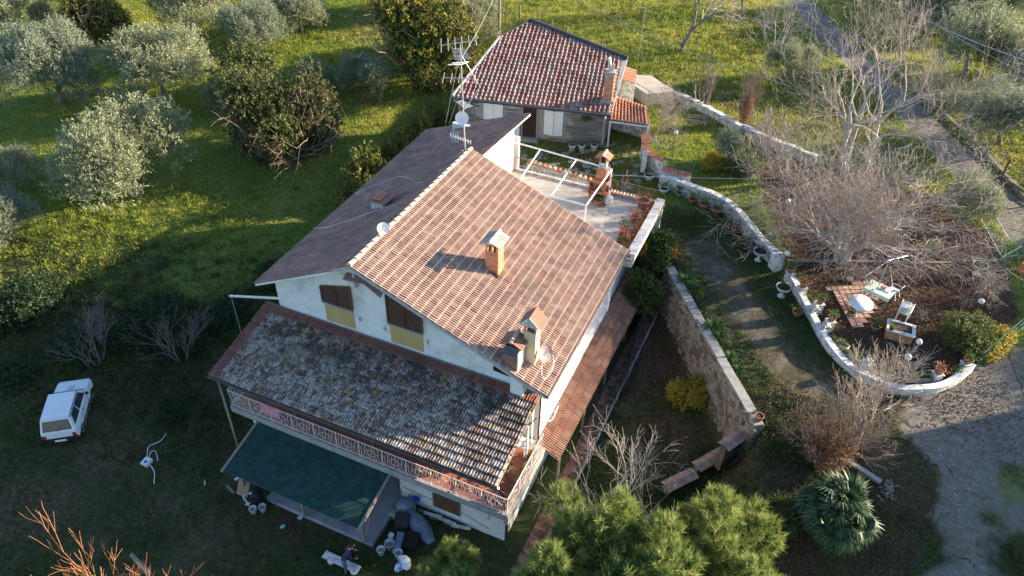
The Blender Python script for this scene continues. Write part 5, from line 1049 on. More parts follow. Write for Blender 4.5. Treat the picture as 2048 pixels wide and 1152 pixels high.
# strap-leaved plants along the retaining wall
def strap(seed, n=90, L=.75):
    g = np.random.default_rng(seed); V = []; F = []
    for i in range(n):
        a = g.uniform(0, 6.28); el = g.uniform(.3, 1.3); l = L*g.uniform(.6, 1.1); d = np.array([math.cos(a), math.sin(a), 0]); s = np.array([-d[1], d[0], 0])*.025; b0 = len(V); p0 = d*g.uniform(0, .12)
        for k in range(4): t = k/3; q = p0+d*l*math.cos(el)*t+np.array([0, 0, l*math.sin(el)*t-l*.55*t*t]); w = 1-.85*t**2; V += [q-s*w, q+s*w]
        for k in range(3): F.append((b0+2*k, b0+2*k+1, b0+2*k+3, b0+2*k+2))
    t = thing('strap_leaved_plant', '', 'plant'); link(npmesh('leaves', np.array(V), np.array(F), strap_leaf, np.repeat(g.random(n), 3)), 'leaves', t, False); return t
sp = strap(1)
for u, v, s, lb in [(1372, 560, 1.1, 'strap-leaved plant at the top end of the retaining wall'), (1392, 580, 1.0, 'strap-leaved plant just below the topmost one on the retaining wall'), (1425, 655, 1.2, 'big strap-leaved clump halfway down the retaining wall'), (1440, 675, .9, 'smaller strap-leaved clump against the big one on the wall'), (1462, 715, .8, 'light green strap-leaved clump in the lower part of the wall border'), (1478, 740, .7, 'lowest strap-leaved clump of the wall border'), (1545, 475, .8, 'strap-leaved plant on the end of the curved wall')]:
    p = gp(u, v); plant(sp, p, lb, s*1.15, group='strap-leaved plants in the wall border')
# fan palm
def fan_leaf(seed):
    g = np.random.default_rng(seed); V = []; F = []; n = 30; pet = .72
    V += [(0, -.012, 0), (0, .012, 0), (pet, .012, .0), (pet, -.012, .0)]; F.append((0, 1, 2, 3))
    for i in range(n):
        a = -1.75+3.5*i/(n-1); l = .50*(1-.18*abs(a)/1.75)*g.uniform(.75, 1.12); c, s = math.cos(a), math.sin(a); m = l*.55; w = .03*g.uniform(.7, 1.2); b0 = len(V); dz = .03 if i % 2 else 0
        V += [(pet, 0, 0), (pet+c*m-s*w, s*m+c*w, .02+dz), (pet+c*l, s*l, -.16*g.uniform(.5, 1.6)), (pet+c*m+s*w, s*m-c*w, .02+dz)]; F.append((b0, b0+1, b0+2, b0+3))
    return npmesh('frond', np.array(V), np.array(F), palm_m, g.random(len(F)))
p = gp(1655, 1060); palm = thing('fan_palm', 'bushy green fan palm at the bottom beside the yard road', 'palm', p); fl = [fan_leaf(i) for i in range(3)]
V, F = tubes([[0, 0, -.2, 0, 0, 1.3, .22, .2]], 8); link(npmesh('trunk', V, F, bark), 'trunk', palm, False)
for i in range(120):
    o = bpy.data.objects.new('frond', fl[i % 3]); COL.objects.link(o); o.parent = palm; el = 1.5-2.1*(i/120)**.8+random.uniform(-.25, .25); az = i*2.39996+random.uniform(-.4, .4); s = random.uniform(.95, 1.5); o.location = (0, 0, 1.35-.4*i/120)
    o.rotation_euler = Matrix.Rotation(az, 3, 'Z').to_4x4().to_euler() if 0 else (Matrix.Rotation(az, 4, 'Z') @ Matrix.Rotation(-el, 4, 'Y') @ Matrix.Rotation(random.uniform(-.9, .9), 4, 'X')).to_euler(); o.scale = (s, s, s)
# pine at the bottom
def pine(seed, R, H, n):
    g = np.random.default_rng(seed); blobs = []
    for i in range(22):
        a = g.uniform(0, 6.28); q = R*math.sqrt(g.random())*.9; z = H*(.45+.5*g.random()*(1-.55*(q/R)**2)); s = R*g.uniform(.16, .27); blobs.append((q*math.cos(a), q*math.sin(a), z, s, s, s*1.2))
    P, D = blob_points(blobs, n, g, .6); D = D+np.array([0, 0, .9]); D /= np.linalg.norm(D, axis=1, keepdims=True); per = 30; t = g.random((n, per, 1)); C = P[:, None]+D[:, None]*t*.26
    dd = D[:, None]*.8+g.normal(0, .5, (n, per, 3)); me = leafmesh('needles', C.reshape(-1, 3), dd.reshape(-1, 3), .27*g.uniform(.8, 1.2, n*per), .022, needle_m, g, False)
    v = np.repeat(g.random(n), per)*.6+(t.reshape(-1)*.25)+g.random(n*per)*.15; me.attributes['rnd'].data.foreach_set('value', v.astype(np.float32))
    th, tn, _ = grow(seed, h=H, r=.16, levels=3, spread=.75, kids=(3, 5), start=2, curl=.15, first=.1); t_ = tree_proto('pine_tree', th, tn, bark, twig_r, None); link(me, 'needles', t_, False); return t_
pn = pine(71, 2.2, 4.6, 1700); pn['category'] = 'pine tree'; ppos = [(1140, 1120, 300, 4.6, 'bushy pine at the bottom edge, left of the group, beside the red path'), (1290, 1115, 320, 4.8, 'bushy pine in the middle of the bottom edge'), (1445, 1130, 300, 4.4, 'bushy pine at the right of the bottom group, next to the palm'), (915, 1160, 180, 2.6, 'small pine at the bottom edge before the white wall corner'), (1210, 1170, 300, 4.0, 'pine cut by the bottom edge between the two larger ones')]
for i, (u, v, w, zt, lb) in enumerate(ppos):
    p = pz(u, v, zt); s = size_at(p, w)/4.6; plant(pn, (p[0], p[1], hgt(p[0], p[1])-.2), lb, (s, s, max(.55, zt/3.1)), group='pines at the bottom edge')
p = pz(2045, 1130, 4.0); plant(pn, (p[0]+.7, p[1], hgt(p[0], p[1])), 'pine branch tips at the bottom right corner', (.45, .45, .8))
# trees standing up-sun of the picture (outside the frame): they and a neighbouring building shade the garden and the yard
for x, y, s in [(33, 33, 1.35), (34, 26.5, 1.2)]: plant(OL[0], (x, y, hgt(x, y)), 'olive tree outside the right edge of the picture, ' + ('nearer the yard' if y < 30 else 'farther up the lane'), s, group='olive trees beyond the right edge')

# neighbouring building beyond the right edge: its straight side throws the shadow edge across the yard road
q0 = gp(1650, 905); sd2 = np.array([SDIR.x, SDIR.y]); sd2 /= np.linalg.norm(sd2); nn2 = np.array([sd2[1], -sd2[0]]); cA = q0[:2]+sd2*22.5
nbh = thing('neighbour_house', 'plain neighbouring house beyond the right edge of the yard road', 'house', (*(cA+sd2*4+nn2*5), 2.6)); b = MB()
qd = [cA, cA+nn2*11, cA+nn2*11+sd2*8, cA+sd2*8]; b.prism([(*q, 1.5) for q in qd], (0, 0, 8.2)); b.build('wall', white, nbh)
b = MB(); m0 = (qd[0]+qd[3])/2; m1 = (qd[1]+qd[2])/2; b.prism([(*(qd[0]-sd2*.3), 9.68), (*m0, 11.2), (*(qd[3]+sd2*.3), 9.68)], (*(nn2*11), 0)); b.build('roof', tile_m, nbh)
# ---------------------------------------------------------------- stone retaining wall (stones are parts)
wa, wb = np.array([8.75, 7.9]), np.array([2.25, 16.9]); wd_ = (wb-wa); WLn = np.linalg.norm(wd_); wd_ /= WLn; wn_ = np.array([-wd_[1], wd_[0]]); wn_ = wn_ if wn_[0] < 0 else -wn_
rw = thing('retaining_wall', 'long rough stone retaining wall with a weathered concrete top between the yard and the drive', 'wall', (*((wa+wb)/2), .5))
ztop = lambda t: 3.42+.55*t
b = MB(); n = 14
for i in range(n):
    t0, t1 = i/n, (i+1)/n; a = wa+wd_*WLn*t0; c = wa+wd_*WLn*t1
    b.prism([(*(a+wn_*.34), -.3), (*(c+wn_*.34), -.3), (*(c+wn_*.1), ztop(t1)), (*(a+wn_*.1), ztop(t0))], (-wn_[0]*.45, -wn_[1]*.45, 0))
b.build('core', mortar, rw)
sm = []
for k in range(5):
    m = MB(); m.ball((0, 0, 0), 1, 7, jit=.30); sm.append(m.mesh('stone', stone_m, False))
cnt = 0; z = .15; row = 0
Lrw = Matrix.Translation(-rw.location)
while cnt < 290 and z < 3.6:
    hh = random.uniform(.24, .32); s = random.uniform(-.2, 0)
    while s < WLn:
        w_ = random.uniform(.42, .75); t = (s+w_/2)/WLn
        if z+hh*.5 < ztop(min(1, t)) and cnt < 290 and z > hgt(*(wa+wd_*(s+w_/2)+wn_*1.0))-.35:
            q = wa+wd_*(s+w_/2); off = .34-.24*(z+.3)/(ztop(t)+.3); o = bpy.data.objects.new('stone', sm[cnt % 5]); COL.objects.link(o); o.parent = rw; o.matrix_parent_inverse = Lrw
            o.location = (*(q+wn_*(off-.03)), z+hh/2); o.rotation_euler = (0, random.uniform(-.08, .08), math.atan2(wd_[1], wd_[0])); o.scale = (w_*.54, .15, hh*.58); cnt += 1
        s += w_
    z += hh
for i in range(16):
    t0, t1 = i/16, (i+1)/16; a = wa+wd_*WLn*t0; c = wa+wd_*(WLn*t1-.02); dz = random.uniform(-.03, .03)
    b = MB(); b.prism([(*(a+wn_*.16), ztop(t0)+dz), (*(c+wn_*.16), ztop(t1)+dz), (*(c-wn_*.30), ztop(t1)+dz), (*(a-wn_*.30), ztop(t0)+dz)], (0, 0, .13)); b.build('coping_slab', concrete, rw)
# stepped wall capped with terracotta tiles going down from its near end
sw = thing('stepped_wall', 'low wall stepping down the slope under three runs of terracotta cap tiles', 'wall', (7.6, 6.8, 1))
pts = [(1500, 862, 3.15), (1450, 890, 2.75), (1392, 932, 2.3), (1330, 975, 1.75)]
def onbank(u, v, up=.42): q = gp(u, v, up); q[2] = float(hgt(q[0], q[1], False))+up; return q
run = [(pz(1505, 852, 2.55), pz(1447, 893, 2.55)), (onbank(1450, 900), onbank(1392, 935)), (onbank(1390, 943), onbank(1330, 975))]
for a, c in run[1:]: a[2] = c[2] = max(c[2], (a[2]+c[2])/2)
for (a, c) in run:
    d = c-a; Ln = np.linalg.norm(d); d /= Ln; sd = np.array([-d[1], d[0], 0]); b = MB(); b.obox((a+c)/2-[0, 0, .8], d, sd, (0, 0, 1), Ln/2, .15, .77); b.build('wall_body', stone_m, sw); m = int(Ln/.13)
    for k in range(m):
        q = a+d*Ln*(k+.5)/m; b = MB(); b.prism([q-sd*.32-[0, 0, .05]-d*.055, q-sd*.32-[0, 0, .05]+d*.055, q+sd*.0+[0, 0, .05]+d*.055, q+[0, 0, .05]-d*.055], (0, 0, .04)); b.prism([q+sd*.32-[0, 0, .05]-d*.055, q+sd*.32-[0, 0, .05]+d*.055, q+sd*.01+[0, 0, .05]+d*.055, q+sd*.01+[0, 0, .05]-d*.055], (0, 0, .04)); b.build('cap_tile', tile_m, sw)
def ribbon(name, P, w, ztopf, zbot, mt, parent, seg=True, jit=.02, hjit=.04):
    """wall following a ground line; each length is a part"""
    P = [np.asarray(p, float)[:2] for p in P]; out = []
    N_ = []
    for i in range(len(P)):
        d = P[min(i+1, len(P)-1)]-P[max(0, i-1)]; d /= np.linalg.norm(d); N_.append(np.array([-d[1], d[0]])*w/2)
    b = MB()
    for i in range(len(P)-1):
        a, c = P[i], P[i+1]; za, zc_ = ztopf(*a), ztopf(*c); j = random.uniform(-hjit, hjit)
        b.quadv([(*(a-N_[i]), za-zbot), (*(c-N_[i+1]), zc_-zbot), (*(c+N_[i+1]), zc_-zbot), (*(a+N_[i]), za-zbot), (*(a-N_[i]), za), (*(c-N_[i+1]), zc_), (*(c+N_[i+1]), zc_), (*(a+N_[i]), za)],
                [(0, 3, 2, 1), (4, 5, 6, 7), (0, 1, 5, 4), (2, 3, 7, 6)]+([(3, 0, 4, 7)] if i == 0 else [])+([(1, 2, 6, 5)] if i == len(P)-2 else []))
    return b.build(name, mt, parent)
def smoothline(lst, n=6): return bezpath([np.array([*gp(u, v)[:2], 0]) for u, v in lst], n)
w1 = thing('garden_wall', 'curved whitewashed wall running from the cottage gate down to the lamp at the garden entrance', 'wall', gp(1440, 400))
ln1 = smoothline([(1318, 372), (1345, 380), (1385, 395), (1425, 410), (1460, 432), (1490, 465), (1518, 500), (1545, 527)])
ribbon('wall_body', ln1, .34, lambda x, y: float(hgt(x, y, False))+.78, 1.6, whitewash_rough, w1); ribbon('wall_top', ln1, .36, lambda x, y: float(hgt(x, y, False))+.83, .06, whitewash, w1)
p = gp(1550, 535); b = MB(); b.rbox((p[0], p[1], p[2]+.35), .28, .28, .56, .7); b.build('pillar', whitewash, w1)
w2 = thing('garden_wall', 'curved low whitewashed wall around the fallen-leaf garden with the white tables', 'wall', gp(1780, 780))
ln2 = smoothline([(1582, 568), (1600, 602), (1622, 640), (1640, 675), (1665, 712), (1705, 748), (1755, 775), (1810, 788), (1860, 786), (1905, 768), (1938, 742)])
ribbon('wall_body', ln2, .26, lambda x, y: float(hgt(x, y, False))+.42+.05*math.sin(x*3), 1.2, whitewash, w2); ribbon('wall_top', ln2, .31, lambda x, y: float(hgt(x, y, False))+.46+.05*math.sin(x*3), .05, white, w2)
w3 = thing('back_wall', 'old weathered whitewashed wall along the back of the garden from the cottage to the trees', 'wall', gp(1450, 250))
ln3 = smoothline([(1272, 165), (1330, 190), (1400, 222), (1460, 255), (1530, 288), (1590, 312), (1630, 328)])
ribbon('wall_body', ln3, .3, lambda x, y: float(hgt(x, y, False))+.5+.06*math.sin(x*2.1), 1.6, whitewash_rough, w3)
for i in range(len(ln3)-1):
    a, c = ln3[i], ln3[i+1]; d = (c-a); Ln = np.linalg.norm(d); d /= Ln; q = (a+c)/2; b = MB(); b.obox((q[0], q[1], float(hgt(q[0], q[1], False))+.55+random.uniform(-.05, .05)), d, (-d[1], d[0], 0), (0, 0, 1), Ln*.47, .18, .05); b.build('coping_stone', whitewash, w3)
# low stone line crossing the garden
w4 = thing('garden_edging', 'straight low stone edging crossing the garden under the leafless trees', 'edging', gp(1750, 522)); ribbon('edging_body', smoothline([(1575, 522), (1700, 523), (1800, 525), (1900, 526)], 3), .13, lambda x, y: float(hgt(x, y, False))+.07, .4, wood, w4)
w5 = thing('fallen_beam', 'old stone kerb with a bundle of netting at its end beside the palm', 'kerb', gp(1735, 955)); ribbon('kerb', smoothline([(1668, 915), (1710, 935), (1760, 968)], 3), .22, lambda x, y: float(hgt(x, y, False))+.16, .5, concrete, w5)
g = np.random.default_rng(9); p = gp(1775, 985); sg = []
for k in range(90): a = np.array([p[0], p[1], p[2]+.15])+g.normal(0, .14, 3)*[1, 1.6, .4]; c = a+g.normal(0, .08, 3); sg.append([*a, *c, .015, .015])
V, F = tubes(sg, 3); tag(link(npmesh('netting', V, F, mortar), 'netting'), 'grey tangled netting dumped at the end of the stone kerb', 'netting', kind='stuff')
# entrance tiles wall by the cottage gate + gate
w6 = thing('gate_wall', 'white wall with terracotta coping at the green cottage gate', 'wall', gp(1320, 340))
for (u0, v0, u1, v1, z_) in ((1288, 300, 1330, 322, 6.1), (1325, 338, 1382, 352, 5.75), (1290, 268, 1292, 300, 6.6)):
    a, c = pz(u0, v0, z_), pz(u1, v1, z_); d = c-a; Ln = np.linalg.norm(d); d /= Ln; sd = np.array([-d[1], d[0], 0]); b = MB(); b.obox((a+c)/2-[0, 0, .8], d, sd, (0, 0, 1), Ln/2, .14, .78); b.build('wall_body', whitewash, w6); m = max(2, int(Ln/.22))
    for k in range(m): q = a+d*Ln*(k+.5)/m; b = MB(); b.prism([q-sd*.25-[0, 0, .03]-d*.09, q-sd*.25-[0, 0, .03]+d*.09, q+sd*.25+[0, 0, .04]+d*.09, q+sd*.25+[0, 0, .04]-d*.09], (0, 0, .04)); b.build('coping_tile', tile_new, w6)
def mesh_fence(label, A, B, h=1.1, posts=3, name='gate', cat='gate', bars=10, mt=greenm, dz=0, grp=None):
    A = np.array(A, float)+[0, 0, dz]; B = np.array(B, float)+[0, 0, dz]; t = thing(name, label, cat, A, 0, grp)
    for k in range(posts): q = A+(B-A)*k/(posts-1); b = MB(); b.tube([q-[0, 0, .2], q+[0, 0, h]], .03, 6); b.build('fence_post' if cat != 'gate' else 'gate_post', mt, t)
    b = MB(); b.tube([A+[0, 0, h-.05], B+[0, 0, h-.05]], .02, 5); b.tube([A+[0, 0, .1], B+[0, 0, .1]], .02, 5); b.tube([A+[0, 0, h*.5], B+[0, 0, h*.5]], .012, 4)
    for k in range(bars): q = A+(B-A)*(k+.5)/bars; b.tube([q+[0, 0, .1], q+[0, 0, h-.05]], .011, 4, False)
    b.build('wire_panel', mt, t); return t
mesh_fence('green metal gate left of the curved wall by the cottage', gp(1278, 345), gp(1326, 352), 1.3, 2, bars=9); mesh_fence('green wire fence on the curved wall right of the cottage gate', pz(1326, 335, 5.6), pz(1385, 345, 5.6), .7, 3, 'fence', 'fence', 12); mesh_fence('short green fence climbing the slope behind the cottage gate', pz(1295, 285, 5.9), pz(1345, 310, 5.9), .6, 3, 'fence', 'fence', 9)
mesh_fence('tall green double gate standing open by the lane at the right edge', gp(1985, 545), gp(2030, 520), 1.9, 2, bars=8); mesh_fence('green fence panels above the hedge on the right of the garden', gp(1948, 740), gp(2052, 650), 1.15, 5, 'fence', 'fence', 26); mesh_fence('thin grey wire fence between the pale olive and the green gate', gp(1960, 440), gp(2000, 515), 1.2, 4, 'fence', 'fence', 16, galv)
b = MB(); q = gp(2044, 545); b.rbox((q[0], q[1], q[2]+.35), .35, .12, .3, .9); o = b.build('sign', M('orange_red_panel', [(.5, .12, .05), (.58, .18, .08)], 3), None); tag(o, 'orange-red panel beside the green gate at the right edge', 'panel')
# green shade netting in the yard right of the house
a, c = pz(1290, 600, 1.6), pz(1245, 790, .9); b = MB(); b.quadv([a+[0, 0, .5], c+[0, 0, .5], c-[0, 0, .5], a-[0, 0, .6]], [(0, 1, 2, 3)]); b.prism([a+[0, 0, .5], c+[0, 0, .5], c-[0, 0, .5], a-[0, 0, .6]], (.03, .02, 0)); tag(b.build('fence_netting', M('dark_blue_green_net', [(.015, .05, .06), (.03, .08, .09)], 4), None), 'dark green netting fence standing in the shaded yard right of the house', 'fence')
# red paved path beside the house
b = MB(); 
for i in range(40):
    y = -1.2+i*.45
    for j in range(2): x = 1.0+.03*y+.36*j; z_ = float(hgt(x+.2, y+.2, False)); b.rv = random.random(); b.box(x, x+.35, y, y+.43, z_-.05, z_+.07+random.uniform(0, .01))
tag(b.build('side_path', redpath, None), kind='structure')
b = MB()
for i in range(12): y = -1.2+i*1.5; x = 1.74+.03*y; z_ = float(hgt(x, y+.7, False)); b.box(x, x+.1, y, y+1.48, z_-.1, z_+.16)
tag(b.build('path_kerb', concrete, None), 'low concrete kerb along the red side path', 'kerb')
# flat stones of the cottage yard
pv = thing('cottage_paving', 'irregular grey flagstones in the yard before the cottage door', 'paving', gp(1150, 330)); pv['kind'] = 'structure'; g = random.Random(5); k = 0
while k < 110:
    p = gp(g.uniform(1030, 1290), g.uniform(288, 400)); 
    if bnd_dist(p[0], p[1])[0] < .25: k += 1; continue
    m = g.randint(4, 6); r = g.uniform(.12, .32); b = MB(); poly = [(p[0]+r*g.uniform(.7, 1.1)*math.cos(6.283*i/m), p[1]+r*g.uniform(.7, 1.1)*math.sin(6.283*i/m), p[2]-.02) for i in range(m)]; b.prism(poly, (0, 0, .05)); b.build('flagstone', concrete, pv); k += 1
del pv['category']
# ---------------------------------------------------------------- pots along the curved wall and in the garden
cg = 'pots along the curved wall'
for i, (u, v, r, h, mt, pm, lb) in enumerate([(1327, 378, .26, .32, plasticw, green_stuff, 'white planter by the gate, right of the planter at the gate post'), (1357, 384, .2, .26, concrete, shrub_leaf, 'small grey pot against the curved wall beside the white planters'), (1384, 398, .24, .3, terra, green_stuff, 'terracotta pot with pale leaves on the upper curved wall'), (1408, 408, .27, .34, terra, green_stuff, 'terracotta pot with a bright fern against the curved wall'),
    (1432, 420, .3, .4, terra, green_stuff, 'largest terracotta pot against the curved wall'), (1470, 455, .24, .3, terra, red_stuff, 'terracotta pot with bare stems below the bend of the curved wall'), (1500, 488, .42, .42, steelgut, green_stuff, 'wide dark tub of leafy plants against the curved wall'), (1463, 430, .25, .3, concrete, shrub_leaf, 'grey bowl of plants at the bend of the curved wall'),
    (1297, 352, .28, .34, plasticw, green_stuff, 'white planter with a bushy plant beside the gate post'), (1410, 385, .18, .3, whitewash, None, 'small empty white pot standing on the curved wall')]):
    p = gp(u, v+8); potted(lb, p, r*1.1, h*1.1, mt, pm, r*1.2, .5, 110 if pm else 0, seed=70+i, group=cg)
for i, (u, lb) in enumerate([(1144, 'white tub planter before the cottage, leftmost of three'), (1163, 'white tub planter before the cottage, middle of three'), (1188, 'white tub planter before the cottage, rightmost of three')]): p = gp(u, 300); potted(lb, p, .23, .42, plasticw, green_stuff, .24, .2, 90, seed=90+i, group='white tubs before the cottage')
urn('stone urn on a foot beside the end of the upper curved wall', gp(1516, 520), dark_leaf, 1); urn('stone urn on a foot at the garden entrance below the lamp', gp(1562, 592), dark_leaf, 2); urn('stone urn by the green gate at the far right of the garden', gp(1952, 548), shrub_leaf, 3)
def pedestal(label, u, v, topper, lbp, hh=.6, w=.17, mt=white, seed=0):
    p = gp(u, v); t = thing('pedestal', label, 'pedestal', p); b = MB(); b.rbox((0, 0, hh/2-.1), w, w, hh/2+.1, .6); b.build('block', whitewash, t, wc=False); b = MB(); b.rbox((0, 0, hh+.02), w+.04, w+.04, .03, .6); b.build('top', whitewash, t, wc=False)
    if topper == 'pot': potted(lbp, (p[0], p[1], p[2]+hh+.05), .2, .26, terra, green_stuff, .26, .3, 130, seed=seed, group='pots on the white pedestals')
    if topper == 'red': potted(lbp, (p[0], p[1], p[2]+hh+.05), .22, .3, terra, red_stuff, .28, .2, 110, seed=seed, group='pots on the white pedestals')
pedestal('white pedestal nearest the entrance lamp on the low garden wall', 1575, 562, 'pot', 'pot with orange-green foliage on the pedestal by the entrance lamp', seed=101)
pedestal('white pedestal, second along the low garden wall from the lamp', 1600, 592, 'red', 'brown pot of dry plants on the second pedestal from the lamp', seed=102)
pedestal('white pedestal, third along the low garden wall from the lamp', 1633, 625, 'pot', 'pot of yellow-green leaves on the third pedestal from the lamp', seed=103)
pedestal('white pedestal, fourth along the low garden wall from the lamp', 1655, 660, 'pot', 'terracotta pot of green leaves on the fourth pedestal from the lamp', seed=104)
pedestal('white pedestal with two terracotta pots at the right end of the low wall', 1867, 765, 'red', 'terracotta pot on the pedestal at the right end of the low wall', .55, seed=105)
pedestal('white pedestal at the far right end of the low wall by the fence', 1925, 742, 'pot', 'dark leafy pot on the pedestal by the fence', .5, seed=106)
pedestal('white pedestal carrying a green glass ball cluster on the low wall', 1728, 745, None, '', .6, seed=107)
p = gp(1728, 745); t = thing('ornament', 'cluster of pale green glass pots on the pedestal of the low wall', 'ornament', (p[0], p[1], p[2]+.65)); b = MB()
for a in range(5): b.ball((.11*math.cos(a*1.26), .11*math.sin(a*1.26), .09), .09, 8)
b.build('glass_balls', M('pale_green_glass', [(.25, .5, .4), (.35, .6, .5)], 3, rough=.3), t, True, False)
p = gp(1613, 640); potted('terracotta pot at the outer foot of the low garden wall', gp(1592, 632), .24, .34, terra, green_stuff, .24, .25, 90, seed=108); potted('terracotta pot on the near end of the retaining wall', (wa[0]-.05, wa[1]+.3, 3.55), .2, .3, terra, None); potted('round bush pot on the leaves beside the round white table', gp(1748, 660), .22, .3, concrete, shrub_leaf, .32, .35, 160, seed=109); potted('pot with bushy plant under the round white table', gp(1700, 632), .2, .25, concrete, green_stuff, .24, .3, 100, seed=110)
potted('terracotta pot near the fence at the right end of the low wall', gp(1908, 752), .26, .34, terra, green_stuff, .3, .3, 110, seed=111)
for i, (u, v, rz, lb) in enumerate([(1672, 694, -.75, 'long pale trough planter on the garden side of the low wall, upper'), (1700, 722, -.55, 'long pale trough planter on the garden side of the low wall, second'), (1760, 752, -.35, 'long pale trough planter on the garden side of the low wall, third'), (1832, 765, .05, 'long pale trough planter on the garden side of the low wall, nearest the two-pot pedestal')]):
    p = gp(u, v); t = flower_box(lb, p[0], p[1], p[2]+.1, 1.0, 'x', M('pale_trough', [(.42, .37, .28), (.52, .46, .36)], 4), (green_stuff, 140), 'trough planters inside the low wall', 120+i); t.rotation_euler = (0, 0, rz+.35); t.scale = (1.1, 1.5, 1.4)
def statue(label, u, v, seed):
    p = gp(u, v); t = thing('statue', label, 'statue', (p[0], p[1], p[2]+.35)); random.seed(seed); b = MB(); b.box(-.16, .16, -.22, .22, -.4, .04); b.build('plinth', whitewash, t, wc=False)
    b = MB(); b.ball((0, .06, .22), .17, 9, (.8, 1.3, 1)); b.ball((0, -.16, .42), .14, 9, (1, .9, 1.05)); b.ball((0, -.30, .38), .07, 7); b.tube([(-.08, -.2, .3), (-.08, -.26, .04)], .05, 6); b.tube([(.08, -.2, .3), (.08, -.26, .04)], .05, 6); b.ball((-.1, .15, .12), .11, 7); b.ball((.1, .15, .12), .11, 7); b.ball((-.08, -.12, .54), .04, 5); b.ball((.08, -.12, .54), .04, 5); b.tube([(0, .26, .15), (.1, .34, .1), (.16, .26, .25)], .025, 5); b.build('body', whitewash, t, True, False); t.rotation_euler = (0, 0, -.6)
statue('white stone lion statue on the low garden wall, the upper of two', 1624, 632, 1); statue('white stone lion statue on the low garden wall, the lower of two', 1646, 668, 2)
def lamp(label, p, h, lean=(0, 0), r=.15, mt=wood_d, grp='globe lamps in the garden'):
    t = thing('garden_lamp', label, 'lamp', p, 0, grp); b = MB(); b.tube([(0, 0, -.2), (lean[0], lean[1], h)], .03, 7); b.build('post', mt, t, wc=False); b = MB(); b.lathe([(.05, h-.02), (.08, h+.04)], (lean[0], lean[1], 0), 8); b.build('collar', black, t, wc=False); b = MB(); b.ball((lean[0], lean[1], h+.03+r), r, 12); b.build('globe', plasticw, t, True, False)
for lb, u, v, h in [('globe lamp at the garden entrance between the two curved walls', 1562, 540, 1.0), ('globe lamp on a leaning pale post rising from the low curved wall', 1770, 775, 1.75), ('globe lamp on a short dark post inside the garden', 1822, 712, .75), ('white globe lamp among the twigs right of the tables', 1948, 625, .6), ('white globe lamp under the left side of the leafless trees', 1566, 430, .8), ('white globe lamp under the right side of the leafless trees', 1808, 470, .8), ('globe lamp on the small lawn by the cottage', 1344, 300, 1.1)]:
    p = gp(u, v); lamp(lb, p, h, (.35, .15) if u == 1770 else (.05, 0), mt=wood if u == 1770 else wood_d)
# furniture
def chair_mesh(z0=0):
    b = MB(); b.prism([(-.24, -.22, .42+z0), (.24, -.22, .42+z0), (.22, .22, .40+z0), (-.22, .22, .40+z0)], (0, 0, .03)); return b
def chair_parts(t, z0=0, fan=True):
    chair_mesh(z0).build('seat', plasticw, t, wc=False)
    b = MB(); 
    for k in range(7): a = -.21+.07*k; b.tube([(a*.8, .22, .42+z0), (a*1.05, .34, .72+z0), (a*.9, .38, .86+z0-.5*a*a)], .014, 4)
    b.tube([(-.25, .3, .62+z0), (-.22, .37, .80+z0), (-.1, .39, .88+z0), (.1, .39, .88+z0), (.22, .37, .80+z0), (.25, .3, .62+z0)], .02, 5); b.build('backrest', plasticw, t, wc=False)
    for s in (-1, 1):
        b = MB(); b.tube([(s*.25, .3, .62+z0), (s*.28, .0, .64+z0), (s*.27, -.22, .60+z0), (s*.24, -.24, .4+z0)], .02, 5); b.build('armrest', plasticw, t, wc=False)
        b = MB(); b.tube([(s*.22, -.2, .42+z0), (s*.27, -.27, 0+z0)], .02, 5); b.build('leg', plasticw, t, wc=False); b = MB(); b.tube([(s*.2, .2, .42+z0), (s*.24, .34, 0+z0)], .02, 5); b.build('leg', plasticw, t, wc=False)
pz_ = gp(1798, 648)
for k in range(5):
    t = thing('plastic_chair', ['white plastic chair at the bottom of the leaning stack by the brick planter', 'white plastic chair second from the bottom of the leaning stack', 'white plastic chair in the middle of the leaning stack', 'white plastic chair second from the top of the leaning stack', 'white plastic chair on top of the leaning stack by the brick planter'][k], 'chair', (pz_[0], pz_[1], pz_[2]+.35+.09*k), 2.9, 'white plastic chairs'); chair_parts(t); t.rotation_euler = (.12, .0, 2.9)
p = gp(1782, 592); t = thing('plastic_chair', 'single white plastic chair drawn up to the square table', 'chair', p, -2.0, 'white plastic chairs'); chair_parts(t)
p = gp(1712, 625); t = thing('round_table', 'round white plastic table tilted on the brick paving', 'table', p); b = MB(); b.lathe([(.56, .70), (.60, .71), (.60, .745), (.0, .75)], (0, 0, 0), 24); b.build('tabletop', plasticw, t, True, False); b = MB(); b.tube([(0, 0, .25), (0, 0, .7)], .07, 8); b.build('column', plasticw, t, wc=False)
for a in range(3): b = MB(); q = a*2.094+.5; b.tube([(0, 0, .32), (.25*math.cos(q), .25*math.sin(q), .2), (.42*math.cos(q), .42*math.sin(q), 0)], [.05, .045, .035], 6); b.build('leg', plasticw, t, wc=False)
t.rotation_euler = (.12, .05, 0)
p = gp(1752, 600); t = thing('square_table', 'square garden table under a pale green cloth', 'table', p, -.35); b = MB(); b.box(-.62, .62, -.45, .45, .70, .74); b.build('tabletop', plasticw, t, wc=False)
for x in (-.55, .55):
    for y in (-.38, .38): b = MB(); b.tube([(x, y, 0), (x, y, .7)], .03, 5); b.build('leg', greenm, t, wc=False)
cl = thing('tablecloth', 'pale green tablecloth with papers on the square table', 'tablecloth', (p[0], p[1], p[2]+.745), -.35); b = MB(); b.box(-.66, .66, -.48, .48, 0, .012); b.box(-.66, .66, -.492, -.48, -.2, .011); b.build('cloth', M('pale_green_cloth', [(.42, .58, .50), (.62, .72, .62)], 3, rough=.9), cl, wc=False)
